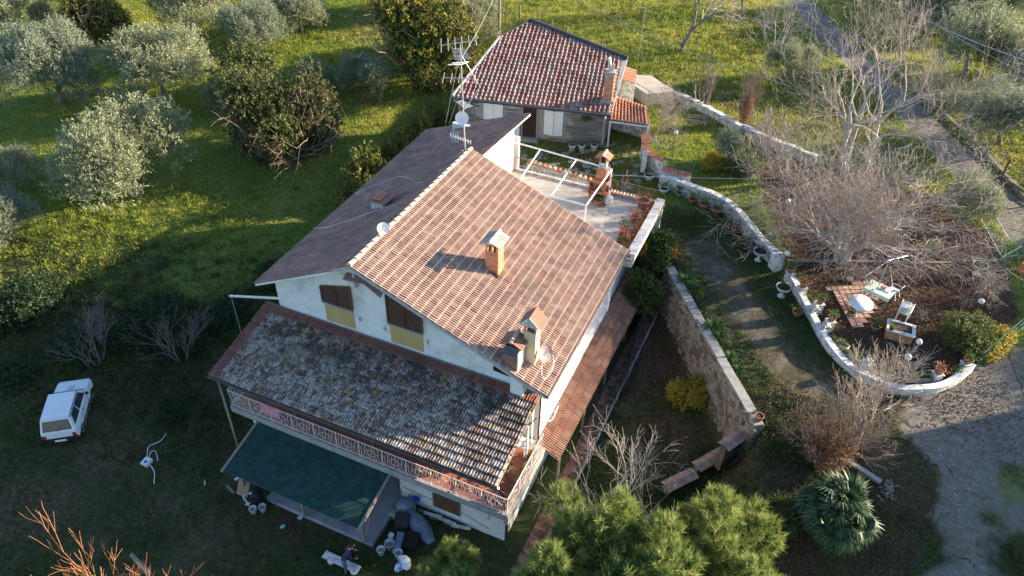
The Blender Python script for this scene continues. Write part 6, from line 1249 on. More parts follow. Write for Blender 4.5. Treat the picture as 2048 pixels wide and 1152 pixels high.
b = MB(); b.rbox((.25, .05, .025), .2, .14, .01, .4); b.rbox((.32, -.05, .04), .13, .1, .012, -.3); o = b.build('papers', white_sh, None, wc=False); o.location = (p[0], p[1], p[2]+.745); tag(o, 'white papers lying on the green tablecloth', 'papers')
b = MB(); random.seed(2)
for k in range(7): b.ball((.12+random.uniform(-.14, .14), .08+random.uniform(-.1, .1), .07), .06, 6, (1.4, 1, .5), .2)
o = b.build('red_bag', M('red_print', [(.6, .05, .07), (.7, .3, .3)], 14), None, True, False); o.location = (p[0], p[1], p[2]+.76); tag(o, 'crumpled red and white bag on the green tablecloth', 'bag')
# brick paved patch of tiles
bp = thing('brick_patio', 'triangular patch of pinkish paving tiles under the round white table', 'paving', gp(1700, 610)); bp['kind'] = 'structure'; del bp['category']
Q = [np.array(gp(u, v)) for u, v in [(1658, 578), (1728, 562), (1760, 590), (1728, 657), (1700, 660), (1678, 612)]]; pol = [(q[0], q[1]) for q in Q]; d0 = (Q[4]-Q[0])[:2]; d0 /= np.linalg.norm(d0); d1 = np.array([-d0[1], d0[0]]); pk = M('pink_paving', [(.38, .23, .17), (.5, .33, .25)], 4, rough=.9, rnd=.4); me0 = MB().box(-.145, .145, -.145, .145, 0, .04).mesh('paving_tile', pk)
for i in range(-14, 15):
    for j in range(-14, 15):
        c = Q[0][:2]+d0*i*.3+d1*j*.3
        if inside(c, pol): o = bpy.data.objects.new('paving_tile', me0); COL.objects.link(o); o.parent = bp; o.matrix_parent_inverse = Matrix.Translation(-bp.location); o.location = (c[0], c[1], float(hgt(c[0], c[1]))+.015+random.uniform(0, .012)); o.rotation_euler = (0, 0, math.atan2(d0[1], d0[0]))
# brick planter
p = gp(1795, 672); bpn = thing('brick_planter', 'square brick planter with a white rim in front of the stacked chairs', 'planter', p); x, y, z_ = p
bricks('brick_courses', x-.6, x+.6, y-.42, y+.42, z_, z_+.5, brick_m, bpn)
for (x0, x1, y0, y1) in ((-.66, .66, -.48, -.34), (-.66, .66, .34, .48), (-.66, -.5, -.338, .338), (.5, .66, -.338, .338)): b = MB(); b.box(x+x0, x+x1, y+y0, y+y1, z_+.5, z_+.59); b.build('rim', whitewash, bpn)
b = MB(); b.box(x-.5, x+.5, y-.34, y+.34, z_+.505, z_+.53); b.build('soil', soil, bpn); potted('small dark pot with a yellowish plant on the corner of the brick planter', (x-.45, y-.38, z_+.59), .12, .14, black, green_stuff, .14, .14, 60, seed=131)
# bare metal umbrella frame
p = gp(1700, 520); t = thing('umbrella_frame', 'bare star-shaped frame of grey rods over the tables under the tree', 'parasol frame', gp(1745, 600)); X0 = np.array(t.location); top = X0+[0, 0, 2.6]; b = MB(); b.tube([X0, top], .025, 6); b.build('pole', galv, t)
for k in range(8): a = k*math.pi/4+.2; e2 = top+np.array([1.7*math.cos(a), 1.7*math.sin(a), -.35]); b = MB(); b.tube([top, e2], .014, 4); b.build('rib', galv, t)
# benches
def bench(label, u, v, rz):
    p = gp(u, v); t = thing('bench', label, 'bench', p, rz, 'wooden garden benches')
    for k in range(3): b = MB(); b.box(-.7, .7, -.2+.14*k, -.08+.14*k, .42, .45); b.build('slat', wood, t, wc=False)
    for s in (-.55, .55): b = MB(); b.box(s-.04, s+.04, -.18, .2, 0, .419); b.build('leg', wood, t, wc=False)
    b = MB(); b.box(-.7, .7, .24, .27, .55, .65); b.box(-.7, .7, .25, .28, .7, .8); b.build('backrest', wood, t, wc=False)
bench('wooden bench on the shaded lawn by the back wall', 1392, 255, .3); bench('grey stone bench against the back wall, partly behind the twigs', 1500, 275, -.2)
b = MB(); p = gp(1492, 352); b.rbox((p[0], p[1], p[2]+.5), .5, .3, .03, .2); b.rbox((p[0], p[1], p[2]+.2), .3, .2, .27, .2); tag(b.build('table', concrete, None), 'pale stone table beyond the curved wall', 'table')
b = MB(); b.rbox((*gp(1790, 445)[:2], gp(1790, 445)[2]+.3), .3, .7, .04, .8); b.build('x', concrete, None); o = bpy.data.objects['x']; o.name = 'stone_slab'; tag(o, 'pale stone slab standing under the leafless tree', 'slab')
b = MB(); p = gp(1637, 455); b.tube([(p[0]-.5, p[1], p[2]+.1), (p[0]+.5, p[1]+.1, p[2]+.1)], .09, 6); tag(b.build('red_roll', M('red_plastic', [(.5, .03, .03), (.6, .06, .05)], 3), None), 'red plastic roll lying under the leafless tree', 'roll')
b = MB(); p = gp(1699, 560); b.ball((p[0], p[1], p[2]+.1), .2, 7, (1, .8, .6), .15); tag(b.build('rock', M('cream_stone', [(.5, .42, .28), (.6, .52, .4)], 4), None), 'cream rounded stone beside the square table', 'stone')
# ---------------------------------------------------------------- white car
car = thing('car', 'small boxy white hatchback parked on the shaded grass', 'car', (0, 0, 0)); pc = pz(128, 893, 1.0)
def cq(mt, name, loops, parent=None, th=None):
    b = MB(); n = len(loops[0]); vs = [q for l in loops for q in l]; fs = [(i*n+k, i*n+(k+1) % n, (i+1)*n+(k+1) % n, (i+1)*n+k) for i in range(len(loops)-1) for k in range(n)]+[tuple(range(n))[::-1], tuple(range((len(loops)-1)*n, len(loops)*n))]; b.quadv(vs, fs); return b.build(name, mt, parent or car, wc=False)
def sec(x, w, z0, z1, wt=None): wt = wt or w; return [(x, -w, z0), (x, -w*1.0, z0+.28), (x, -wt, z1-.03), (x, -wt+.05, z1), (x, wt-.05, z1), (x, wt, z1-.03), (x, w, z0+.28), (x, w, z0)]
cq(carpaint, 'body', [sec(.04, .68, .28, .80), sec(.12, .73, .24, .84, .70), sec(1.0, .74, .22, .85, .71), sec(2.42, .74, .22, .87, .70), sec(3.18, .72, .25, .79, .67), sec(3.32, .69, .30, .74, .65)])
def gh(x, w, z): return [(x, -w, z), (x, w, z)]
b = MB(); base = [(.06, -.68, .83), (.06, .68, .83), (2.50, .68, .86), (2.50, -.68, .86)]; topq = [(.30, -.575, 1.40), (.30, .575, 1.40), (1.86, .575, 1.42), (1.86, -.575, 1.42)]
b.quadv(base+topq, [(0, 1, 2, 3), (4, 7, 6, 5), (0, 4, 5, 1), (1, 5, 6, 2), (2, 6, 7, 3), (3, 7, 4, 0)]); b.build('cabin', carpaint, car, wc=False)
b = MB(); b.box(.30, 1.84, -.56, .56, 1.421, 1.437); b.build('roof_panel', carpaint, car, wc=False)
for s in (-1, 1): b = MB(); b.tube([(.30, s*.585, 1.41), (1.86, s*.585, 1.43)], .016, 5); b.build('roof_gutter', black, car, wc=False)
def onquad(A, u0, u1, v0, v1, off, mt, name, u0t=None, u1t=None):
    """panel on a cabin side; A = (bottom-left, bottom-right, top-right, top-left)"""
    A = [Vector(q) for q in A]; nrm = (A[1]-A[0]).cross(A[3]-A[0]).normalized(); P = lambda u, v: (A[0].lerp(A[1], u)).lerp(A[3].lerp(A[2], u), v); u0t = u0 if u0t is None else u0t; u1t = u1 if u1t is None else u1t
    b = MB(); b.prism([P(u0, v0)+nrm*off, P(u1, v0)+nrm*off, P(u1t, v1)+nrm*off, P(u0t, v1)+nrm*off], nrm*(-.012)); return b.build(name, mt, car, wc=False)
onquad((base[1], base[0], topq[0], topq[1]), .07, .93, .10, .88, .014, black, 'window_seal'); onquad((base[1], base[0], topq[0], topq[1]), .085, .915, .12, .86, .024, glass, 'rear_window')
onquad((base[3], base[2], topq[2], topq[3]), .06, .94, .06, .92, .014, glass, 'windscreen')
onquad((base[0], base[3], topq[3], topq[0]), .10, .45, .10, .88, .014, glass, 'side_window', .14, .45); onquad((base[0], base[3], topq[3], topq[0]), .48, .90, .10, .88, .014, glass, 'side_window', .48, .93)
onquad((base[2], base[1], topq[1], topq[2]), .55, .90, .10, .88, .014, glass, 'side_window'); onquad((base[2], base[1], topq[1], topq[2]), .10, .52, .10, .88, .014, glass, 'side_window')
b = MB(); b.box(-.04, .06, -.72, .72, .30, .50); b.build('rear_bumper', black, car, wc=False); b = MB(); b.box(3.30, 3.38, -.70, .70, .30, .50); b.build('front_bumper', black, car, wc=False)
for s in (-1, 1):
    b = MB(); b.box(.06, 3.3, s*.742-.006, s*.742+.006, .27, .40); b.build('side_trim', black, car, wc=False)
    b = MB(); b.box(.018, .04, s*.60-.07, s*.60+.07, .52, .70); b.build('tail_light', M('red_lamp', [(.3, .02, .02)], 3, rough=.3) if s < 0 else MATS['red_lamp'], car, wc=False)
    b = MB(); b.box(3.32, 3.34, s*.52-.11, s*.52+.11, .52, .66); b.build('headlight', glass, car, wc=False)
    b = MB(); b.rbox((2.15, s*.80, .93), .04, .06, .05); b.build('mirror', black, car, wc=False); b = MB(); b.box(1.32, 1.44, s*.745-.01, s*.745+.012, .72, .75); b.build('door_handle', black, car, wc=False)
    b = MB(); b.box(1.12, 1.13, s*.744-.003, s*.744+.003, .40, .84); b.box(2.16, 2.17, s*.744-.003, s*.744+.003, .40, .84); b.build('door_gap', black, car, wc=False)
    for x in (.58, 2.74):
        b = MB(); prof = [(.10, -.06), (.26, -.07), (.275, -.04), (.275, .04), (.26, .07), (.10, .06)]; b.lathe(prof, (0, 0, 0), 18); w = b.build('wheel', black, car, wc=False); w.location = (x, s*.67, .27); w.rotation_euler = (math.pi/2, 0, 0)
        b = MB(); b.lathe([(.0, -.065), (.15, -.068), (.16, -.05), (.16, .05), (.15, .068), (0, .065)], (0, 0, 0), 14); r = link(b.mesh('rim', galv), 'rim', w, False)
    
b = MB(); b.box(-.046, -.041, -.23, .23, .34, .45); b.build('number_plate', white_sh, car, wc=False); b = MB(); b.tube([(.03, .0, .86), (.12, -.22, 1.08)], .012, 4); b.build('rear_wiper', black, car, wc=False)
b = MB(); b.box(2.62, 2.86, -.14, .12, .866, .874); b.build('bonnet_vent', galv, car, wc=False); b = MB(); b.tube([(2.48, -.66, .885), (2.48, .66, .885)], .02, 5); b.build('cowl', black, car, wc=False)
q = pz(131, 896, .75); car.location = (q[0], q[1], float(hgt(q[0], q[1], False))+.03); car.rotation_euler = (0, 0, 2.225); car.scale = (1.055,)*3
# ---------------------------------------------------------------- clutter by the canopy
def bucket(label, u, v, z, r, h, mt, inside_m, name='bucket', cat='bucket', grp='buckets on the ground by the canopy'):
    p = pz(u, v, z); p = np.array([p[0], p[1], float(hgt(p[0], p[1]))]); t = thing(name, label, cat, p, 0, grp); b = MB(); b.lathe([(r*.8, 0), (r, h), (r*1.06, h), (r*1.06, h-.03), (r*.93, h-.005), (r*.76, .04)], (0, 0, 0), 16); b.build('tub', mt, t, True, False); b = MB(); b.lathe([(r*.84, h*.55), (r*.84, h*.58)], (0, 0, 0), 12); b.build('contents', inside_m, t, wc=False); b = MB(); b.tube(bezpath([(r, 0, h*.95), (r*1.1, r*.6, h*.6), (0, r*1.35, h*.5), (-r*1.1, r*.6, h*.6), (-r, 0, h*.95)], 3), .008, 4); b.build('handle', galv, t, wc=False)
bucket('white bucket at the left corner of the canopy, the left of two', 506, 1020, .3, .16, .32, plasticw, mortar); bucket('white bucket at the left corner of the canopy, the right of two', 525, 1016, .3, .16, .32, plasticw, M('mauve_paste', [(.3, .27, .36)], 3))
bucket('pale green-white bucket by the porch slab corner', 762, 1102, .3, .17, .34, plasticw, mortar); bucket('large grey tub behind the pale bucket', 779, 1090, .35, .21, .4, galv, slabm); bucket('white bucket of grey mortar in front of the paper sacks', 797, 1108, .3, .17, .34, plasticw, slabm)
def clut(name, label, cat, mt, fn, smooth=False): b = MB(); fn(b); return tag(b.build(name, mt, None, smooth), label, cat)
def lump(b, p, sx, sy, sz, n=10, jit=.12, rz=0): 
    i0 = len(b.v); b.ball((0, 0, 0), 1, n, (sx, sy, sz), jit); ca, sa = math.cos(rz), math.sin(rz)
    for i in range(i0, len(b.v)): x, y, z = b.v[i]; b.v[i] = (p[0]+x*ca-y*sa, p[1]+x*sa+y*ca, max(0.05, p[2]+z))
def pt(u, v, z=0.15): p = pz(u, v, z); return p
p = pt(852, 1058, .4); q = pt(822, 1025, .5)
def tarpf(b):
    a0, b0_ = np.array(pt(818, 1018, .6)), np.array(pt(864, 1078, .35)); n = 14; m = 9; vs = []
    for i in range(n+1):
        t = i/n; c = a0+(b0_-a0)*t; d = (b0_-a0); d /= np.linalg.norm(d); s = np.cross(d, (0, 0, 1)); w = .14+.26*math.sin(math.pi*(.12+.80*t))**1.3; hh = .42*(1-.35*t)
        for k in range(m+1): th = math.pi*k/m; r_ = 1+.10*math.sin(k*2.3+i*.9)+random.uniform(-.04, .04); vs.append(tuple(c+s*w*math.cos(th)*r_+np.array([0, 0, hh*math.sin(th)*r_-.35])))
    b.quadv(vs, [(i*(m+1)+k, (i+1)*(m+1)+k, (i+1)*(m+1)+k+1, i*(m+1)+k+1) for i in range(n) for k in range(m)]+[tuple(range(m+1)), tuple(range(n*(m+1), (n+1)*(m+1)))[::-1]])
clut('tarpaulin', 'long grey-blue tarpaulin bundle beside the porch slab', 'tarpaulin', tarp, tarpf, True)
clut('tarpaulin', 'grey-blue tarpaulin draped over boxes against the wall', 'tarpaulin', tarp, lambda b: lump(b, pt(812, 1015, .35), .45, .5, .55, 12, .10), True)
for u, v, w_, d_, h_, z_, mt, lb in [(806, 1044, .28, .24, .5, .15, steelgut, 'dark grey crate in front of the draped tarpaulin'), (786, 1030, .15, .12, .3, .1, concrete, 'small grey box left of the draped tarpaulin'), (823, 1085, .3, .35, .28, .1, black, 'dark crate in front of the tarpaulin bundle'), (783, 1076, .1, .1, .25, .1, plasticw, 'small white canister behind the buckets')]:
    p = pt(u, v, z_+h_/2); b = MB(); b.rbox((p[0], p[1], z_+h_/2), w_, d_, h_/2+.08, .15); b.rbox((p[0], p[1], z_+h_+.1), w_*1.05, d_*1.05, .02, .15); tag(b.build('crate', mt, None), lb, 'crate')
p = pt(797, 1088, .25); b = MB(); b.obox((p[0], p[1], .35), (.25, -.9, -.12), (.96, .25, 0), (0, .1, 1), .5, .16, .02); tag(b.build('board', tarp, None), 'narrow blue-grey board leaning on the dark crates', 'board')
for i, (u, v, lb) in enumerate([(800, 1132, 'white and blue paper sack at the bottom edge, left'), (812, 1128, 'white and blue paper sack at the bottom edge, right'), (808, 1120, 'blue-printed sack lying on top of the white ones')]):
    p = pt(u, v, .2+.12*(i == 2)); b = MB(); lump(b, (p[0], p[1], .2+.15*(i == 2)), .20, .30, .1, 10, .06, i*.8); tag(b.build('paper_sack', M('sack_print', [(.72, .74, .78), (.70, .72, .76), (.08, .2, .5)], 2.5, rough=.7, pos=[.3, .58, .62]) if i == 0 else MATS['sack_print'], None, True), lb, 'sack')
# bench board on bucket and man
pb = pt(680, 1122, .5); t = thing('trestle_board', 'long pale board laid on a bucket at the bottom of the picture', 'board', (pb[0], pb[1], .1)); a, c = pt(648, 1108, .5), pt(718, 1140, .5); d = (c-a); Ln = np.linalg.norm(d); d /= Ln; b = MB(); b.obox((a+c)/2, d, np.cross((0, 0, 1), d), (0, 0, 1), Ln/2, .17, .018); b.build('board', whitewash, t)
b = MB(); q = a+d*.3; b.lathe([(.13, .1), (.16, .47)], (q[0], q[1], 0), 12); b.build('support_bucket', plasticw, t); b = MB(); q = c-d*.3; b.lathe([(.13, .1), (.16, .47)], (q[0], q[1], 0), 12); b.build('support_bucket', plasticw, t)
p = pt(511, 985, .9); t = thing('covered_barrel', 'dark barrel under a black sheet at the left corner of the canopy', 'barrel', (p[0], p[1], .15)); b = MB(); b.lathe([(.3, 0), (.31, .75), (.28, .86), (.1, .9)], (0, 0, 0), 16); b.build('barrel', black, t, True, False); b = MB(); b.rbox((-.08, -.2, .9), .06, .05, .01, .4); b.build('label', white_sh, t, wc=False)
p = pt(487, 978, .5); b = MB(); b.obox((p[0], p[1], .55), (.9, .1, -.1), (0, .5, .8), (-.1, .8, -.5), .3, .38, .015); tag(b.build('board', M('tan_board', [(.3, .2, .12), (.38, .27, .17)], 3), None), 'tan board leaning beside the dark barrel', 'board')
p = pt(497, 995, .4); b = MB(); b.tube([(p[0]-.2, p[1]-.1, .5), (p[0]+.25, p[1]-.3, .5)], .02, 5); b.tube([(p[0]-.2, p[1]-.1, .5), (p[0]-.1, p[1]+.2, .5)], .02, 5); b.tube([(p[0]-.2, p[1]-.1, .5), (p[0]-.2, p[1]-.1, .1)], .02, 5); b.tube([(p[0]+.25, p[1]-.3, .5), (p[0]+.25, p[1]-.3, .1)], .02, 5); tag(b.build('stool_frame', plasticw, None), 'white metal stool frame by the dark barrel', 'stool')
p = pt(525, 995, .3); b = MB(); lump(b, (p[0], p[1], .25), .14, .32, .2, 9, .15, .5); tag(b.build('green_bag', M('green_plastic', [(.03, .15, .04), (.06, .24, .07)], 5), None, True), 'crumpled green bag under the canopy corner', 'bag')
for i, (u, v, lb, mt) in enumerate([(496, 1008, 'crumpled white paper scrap nearest the two buckets', white_sh), (474, 958, 'white rag at the left corner of the canopy', white_sh), (410, 966, 'thin white strip lying on the lawn', plasticw), (600, 1035, 'small pale scrap below the porch slab', whitewash), (565, 1053, 'turquoise scrap on the soil below the canopy', M('turquoise', [(.2, .6, .5)], 3))]):
    p = pt(u, v, .15); b = MB(); z0 = float(hgt(p[0], p[1])); b.rbox((p[0], p[1], z0+.05), .14 if i == 2 else .1, .02 if i == 2 else .07, .025, .3+i); tag(b.build('scrap', mt, None), lb, 'scrap')
p = pt(461, 980, .2); b = MB(); b.rbox((p[0], p[1], .25), .3, .05, .03, -.3); tag(b.build('plank', wood, None), 'short plank sticking out left of the tan board', 'plank')
for i in range(6): u, v = 850+i*14, 1015+i*6; p = pt(u, v+14, .2); b = MB(); b.obox((p[0], p[1]+.1, .2+.05*(i % 2)), (.95, .1*(i % 3), .03), (0, 1, .2), (0, 0, 1), .45, .06, .03); tag(b.build('plank', whitewash if i % 2 else wood, None), ['weathered plank nearest the tarpaulin along the white wall', 'pale plank second from the tarpaulin along the wall', 'weathered plank below the brown shuttered window', 'pale plank right of the shuttered window', 'weathered plank near the broken plaster', 'pale plank nearest the house corner'][i], 'plank', 'planks along the foot of the wall')
b = MB(); p = pt(812, 997, .6); q = pt(806, 1030, .15); b.tube([(p[0]+.1, -.1, 1.1), (p[0]-.05, -.5, .15)], .02, 5); tag(b.build('broom', plasticw, None), 'white-handled tool leaning on the wall behind the tarpaulin', 'tool')
b = MB(); b.rbox((py_(862, 1012, -.3)[0]-.75, -.25, .95), .13, .08, .1); tag(b.build('blue_bucket', M('blue_plastic', [(.02, .04, .4)], 3), None), 'bright blue plastic box by the wall behind the tarpaulin', 'box')
b = MB(); p = pt(1016, 1075, .1); b.tube([(.5, -.3, .1), (.75, -.9, .9)], .02, 5); tag(b.build('garden_fork', shutter2_m, None), 'reddish tool handle leaning at the corner of the white wall', 'tool')
p = gp(294, 926); t = thing('cable_box', 'small white electrical box lying on the lawn', 'box', p); b = MB(); b.rbox((0, 0, .1), .17, .2, .1, .1); b.build('case', plasticw, t, wc=False); b = MB(); b.lathe([(.07, .20), (.07, .215)], (.03, -.05, 0), 10); b.build('dial', M('purple_mark', [(.2, .03, .25)], 3), t, wc=False)
def gcable(label, lst): cable(label, [gp(u, v)+[0, 0, .06] for u, v in lst], .022, plasticw)
gcable('white cable running from the lawn box up to the house', [(294, 918), (297, 895), (310, 888), (322, 882), (333, 868)]); gcable('short white cable end curling right of the lawn box', [(298, 915), (303, 903), (312, 905), (316, 922)]); gcable('white cable running down the lawn from the box', [(300, 930), (309, 945), (309, 970)])
# log / trunk lower left and pipe left of house
b = MB(); b.tube([pz(262, 1108, 1.6), pz(300, 1150, 1.2)], [.08, .11], 6); tag(b.build('post', bark, None), 'grey leaning pole at the bottom left beside the orange twigs', 'pole')
b = MB(); b.tube([py_(460, 592, 4.2), py_(560, 597, 4.0)], .07, 7); tag(b.build('pipe', galv, None), 'grey metal pipe sticking out left of the house wall', 'pipe')
b = MB(); q = py_(462, 592, 4.2); b.tube([q-[0, 0, .0], (q[0], q[1], 0.3)], .025, 5); tag(b.build('pipe_support', galv, None), 'thin upright under the end of the grey pipe', 'pole')
# balcony furniture and table at the corner
p = pz(1072, 862, 3.9); t = thing('small_table', 'pale table with a draped cloth on the balcony against the white wall', 'table', (-.35, 2.35, 3.12)); b = MB(); b.box(-.4, .4, -.28, .28, .7, .74); b.build('tabletop', plasticw, t, wc=False)
for x in (-.35, .35):
    for y in (-.23, .23): b = MB(); b.tube([(x, y, 0), (x, y, .7)], .02, 5); b.build('leg', plasticw, t, wc=False)
b = MB(); lump(b, (-.62, 2.2, 4.0), .28, .2, .12, 9, .2); tag(b.build('cloth', M('grey_pink_cloth', [(.4, .36, .36), (.62, .58, .56)], 5), None, True), 'crumpled grey and pink cloth on the balcony table', 'cloth')
potted('round pot with a ragged plant on the balcony floor', (-.45, 1.2, 3.12), .2, .25, whitewash, shrub_leaf, .32, .3, 150, seed=140); potted('low dark basket in the balcony corner', (-.05, -.25, 3.12), .26, .3, wood_d, None)
b = MB(); b.box(.02, .10, 2.2, 2.28, 3.12, 5.1); tag(b.build('awning_post', white_sh, None), 'white post at the right end of the lichened roof', 'post')
b = MB(); b.tube(bezpath([(.1, 3.15, 4.7), (-.1, 2.9, 4.5), (-.4, 2.7, 4.3), (-.1, 2.5, 4.1), (.2, 2.7, 4.0)], 4), .03, 5); tag(b.build('garden_hose', greenm, None), 'green hose bundled on the balcony wall', 'hose')
# loose row of ridge tiles behind the terrace rail
rr = thing('tile_stack', 'row of spare curved roof tiles laid behind the terrace railing', 'tiles', (-5, 20.1, 5.5)); a, c = pz(1060, 322, 6.0), pz(1190, 362, 6.0)
for k in range(14):
    q = a+(c-a)*k/13; b = MB(); b.tube([q+[.0, -.22, .05], q+[0, .22, -.05]], [.12, .1], 7); b.build('curved_tile', ridge_m if k % 3 else tile_new, rr)
b = MB(); d = (c-a)/np.linalg.norm(c-a); b.obox((a+c)/2-[0, 0, .6], d, np.cross((0, 0, 1), d), (0, 0, 1), np.linalg.norm(c-a)/2+.1, .15, .5); b.build('base_wall', whitewash, rr)
b = MB(); q = pz(1206, 345, 6.0)
# ---------------------------------------------------------------- lane side: posts, wires, poles
for i, (u, v, h, lb) in enumerate([(1700, 10, 1.6, 'wooden fence post beyond the lane at the top, nearest the thicket'), (1690, 60, 1.5, 'wooden fence post beyond the lane at the top, second'), (1925, 275, 1.4, 'leaning wooden fence post beyond the lane, middle'), (1965, 315, 1.4, 'wooden fence post just above the grey slatted gate'), (1040, 45, 1.5, 'fence post behind the cottage, leftmost'), (1076, 60, 1.5, 'fence post behind the cottage, second from the left'), (1102, 75, 1.5, 'fence post behind the cottage, third from the left'), (1132, 88, 1.5, 'fence post behind the cottage, fourth from the left'), (1202, 110, 1.3, 'fence post behind the cottage, rightmost'), (910, 210, 1.1, 'short post at the left corner of the cottage')]):
    p = gp(u, v); b = MB(); b.tube([p-[0, 0, .3], p+[random.uniform(-.15, .15), 0, h]], .06, 6); tag(b.build('fence_post', wood, None), lb, 'post', 'wooden fence posts')
b = MB(); p = gp(998, 78); b.tube([p-[0, 0, .3], p+[0, 0, 5.5]], [.13, .1], 8); tag(b.build('utility_pole', wood, None), 'tall wooden utility pole behind the left corner of the cottage roof', 'pole')
b = MB(); p = gp(1275, 122); b.tube([p, p+[.1, 0, 4.6]], .03, 6); tag(b.build('thin_pole', galv, None), 'thin metal pole at the right end of the cottage roof', 'pole')
t = thing('slatted_gate', 'weathered wooden slatted gate beyond the lane at the right edge', 'gate', gp(2020, 370)); A_, B_ = gp(2000, 360), gp(2075, 410)
for k in range(2): q = A_+(B_-A_)*k; b = MB(); b.tube([q-[0, 0, .2], q+[0, 0, 1.5]], .07, 6); b.build('gate_post', wood_d, t)
for k in range(4): b = MB(); b.tube([A_+[0, 0, .3+.33*k], B_+[0, 0, .3+.33*k]], .04, 4); b.build('slat', wood, t)
b = MB(); b.tube([A_+[0, 0, .3], B_+[0, 0, 1.3]], .035, 4); b.build('brace', wood, t)
# little stone kerb of the lane
tag(ribbon('lane_kerb', smoothline([(1700, 70), (1790, 145), (1880, 225), (1960, 300), (2050, 400)], 4), .3, lambda x, y: float(hgt(x, y, False))+.25, .6, stone_m, None), 'low dark stone bank along the far side of the lane', 'bank')
def wire(label, a, c, r=.012, sag=.5, mt=galv): a = np.array(a, float); c = np.array(c, float); return cable(label, [a+(c-a)*t-np.array([0, 0, sag*4*t*(1-t)]) for t in np.linspace(0, 1, 7)], r, mt, 'overhead_wire', 4)
wire('upper of two overhead wires crossing the top right corner', pz(1760, -10, 13), pz(2080, 130, 13), .022, .3); wire('lower of two overhead wires crossing the top right corner', pz(1770, -20, 12.2), pz(2080, 160, 12.2), .014, .3)
wire('overhead wire crossing the field above the cottage', pz(1130, -10, 12), pz(1580, 172, 9.5), .016, .4); wire('thin wire running from the utility pole to the antenna mast', pz(990, -10, 11), (-8.36, 13.2, 15.2), .014, .2)
wire('thin horizontal wire from the barbecue across the driveway', (-2.4, 18.3, 7.9), pz(1620, 357, 7), .010, .1)
# ---------------------------------------------------------------- people
def person(label, loc, rz, joints, edges, radii, zones, mats, scale=1.0, hair=None):
    me = bpy.data.meshes.new('person'); me.from_pydata(joints, edges, []); o = bpy.data.objects.new('tmp', me); COL.objects.link(o)
    m = o.modifiers.new('s', 'SKIN'); 
    for i, r in enumerate(radii): me.skin_vertices[0].data[i].radius = (r, r*(.8 if i in (1, 2, 3) else 1))
    me.skin_vertices[0].data[0].use_root = True; m2 = o.modifiers.new('b', 'SUBSURF'); m2.levels = 2; m2.render_levels = 2
    dg = bpy.context.evaluated_depsgraph_get(); res = bpy.data.meshes.new_from_object(o.evaluated_get(dg)); bpy.data.objects.remove(o); res.name = 'body'
    for q in mats: res.materials.append(q)
    J = np.array(joints); mids = [(J[a], J[c], z) for (a, c), z in zip(edges, zones)]
    for pgn in res.polygons:
        c = np.array(pgn.center); best = min(mids, key=lambda s: np.linalg.norm(c-(s[0]+(s[1]-s[0])*max(0, min(1, ((c-s[0])@(s[1]-s[0]))/((s[1]-s[0])@(s[1]-s[0])+1e-9)))))); pgn.material_index = best[2]; pgn.use_smooth = True
    t = thing('person', label, 'person', loc, rz); t.scale = (scale,)*3; link(res, 'body', t, False); return t
skin = M('skin', [(.42, .26, .19), (.48, .31, .23)], 4, rough=.6); navy = M('dark_blue_jacket', [(.035, .03, .06), (.06, .055, .09)], 6, rough=.9); jeans = M('blue_jeans', [(.06, .09, .16), (.10, .14, .22)], 8, rough=.9); hair_m = M('dark_hair', [(.03, .018, .012), (.05, .03, .02)], 8, rough=.7); patt = M('patterned_coat', [(.03, .02, .018), (.05, .035, .03), (.4, .36, .3)], 11, rough=.9, pos=[.35, .56, .62])
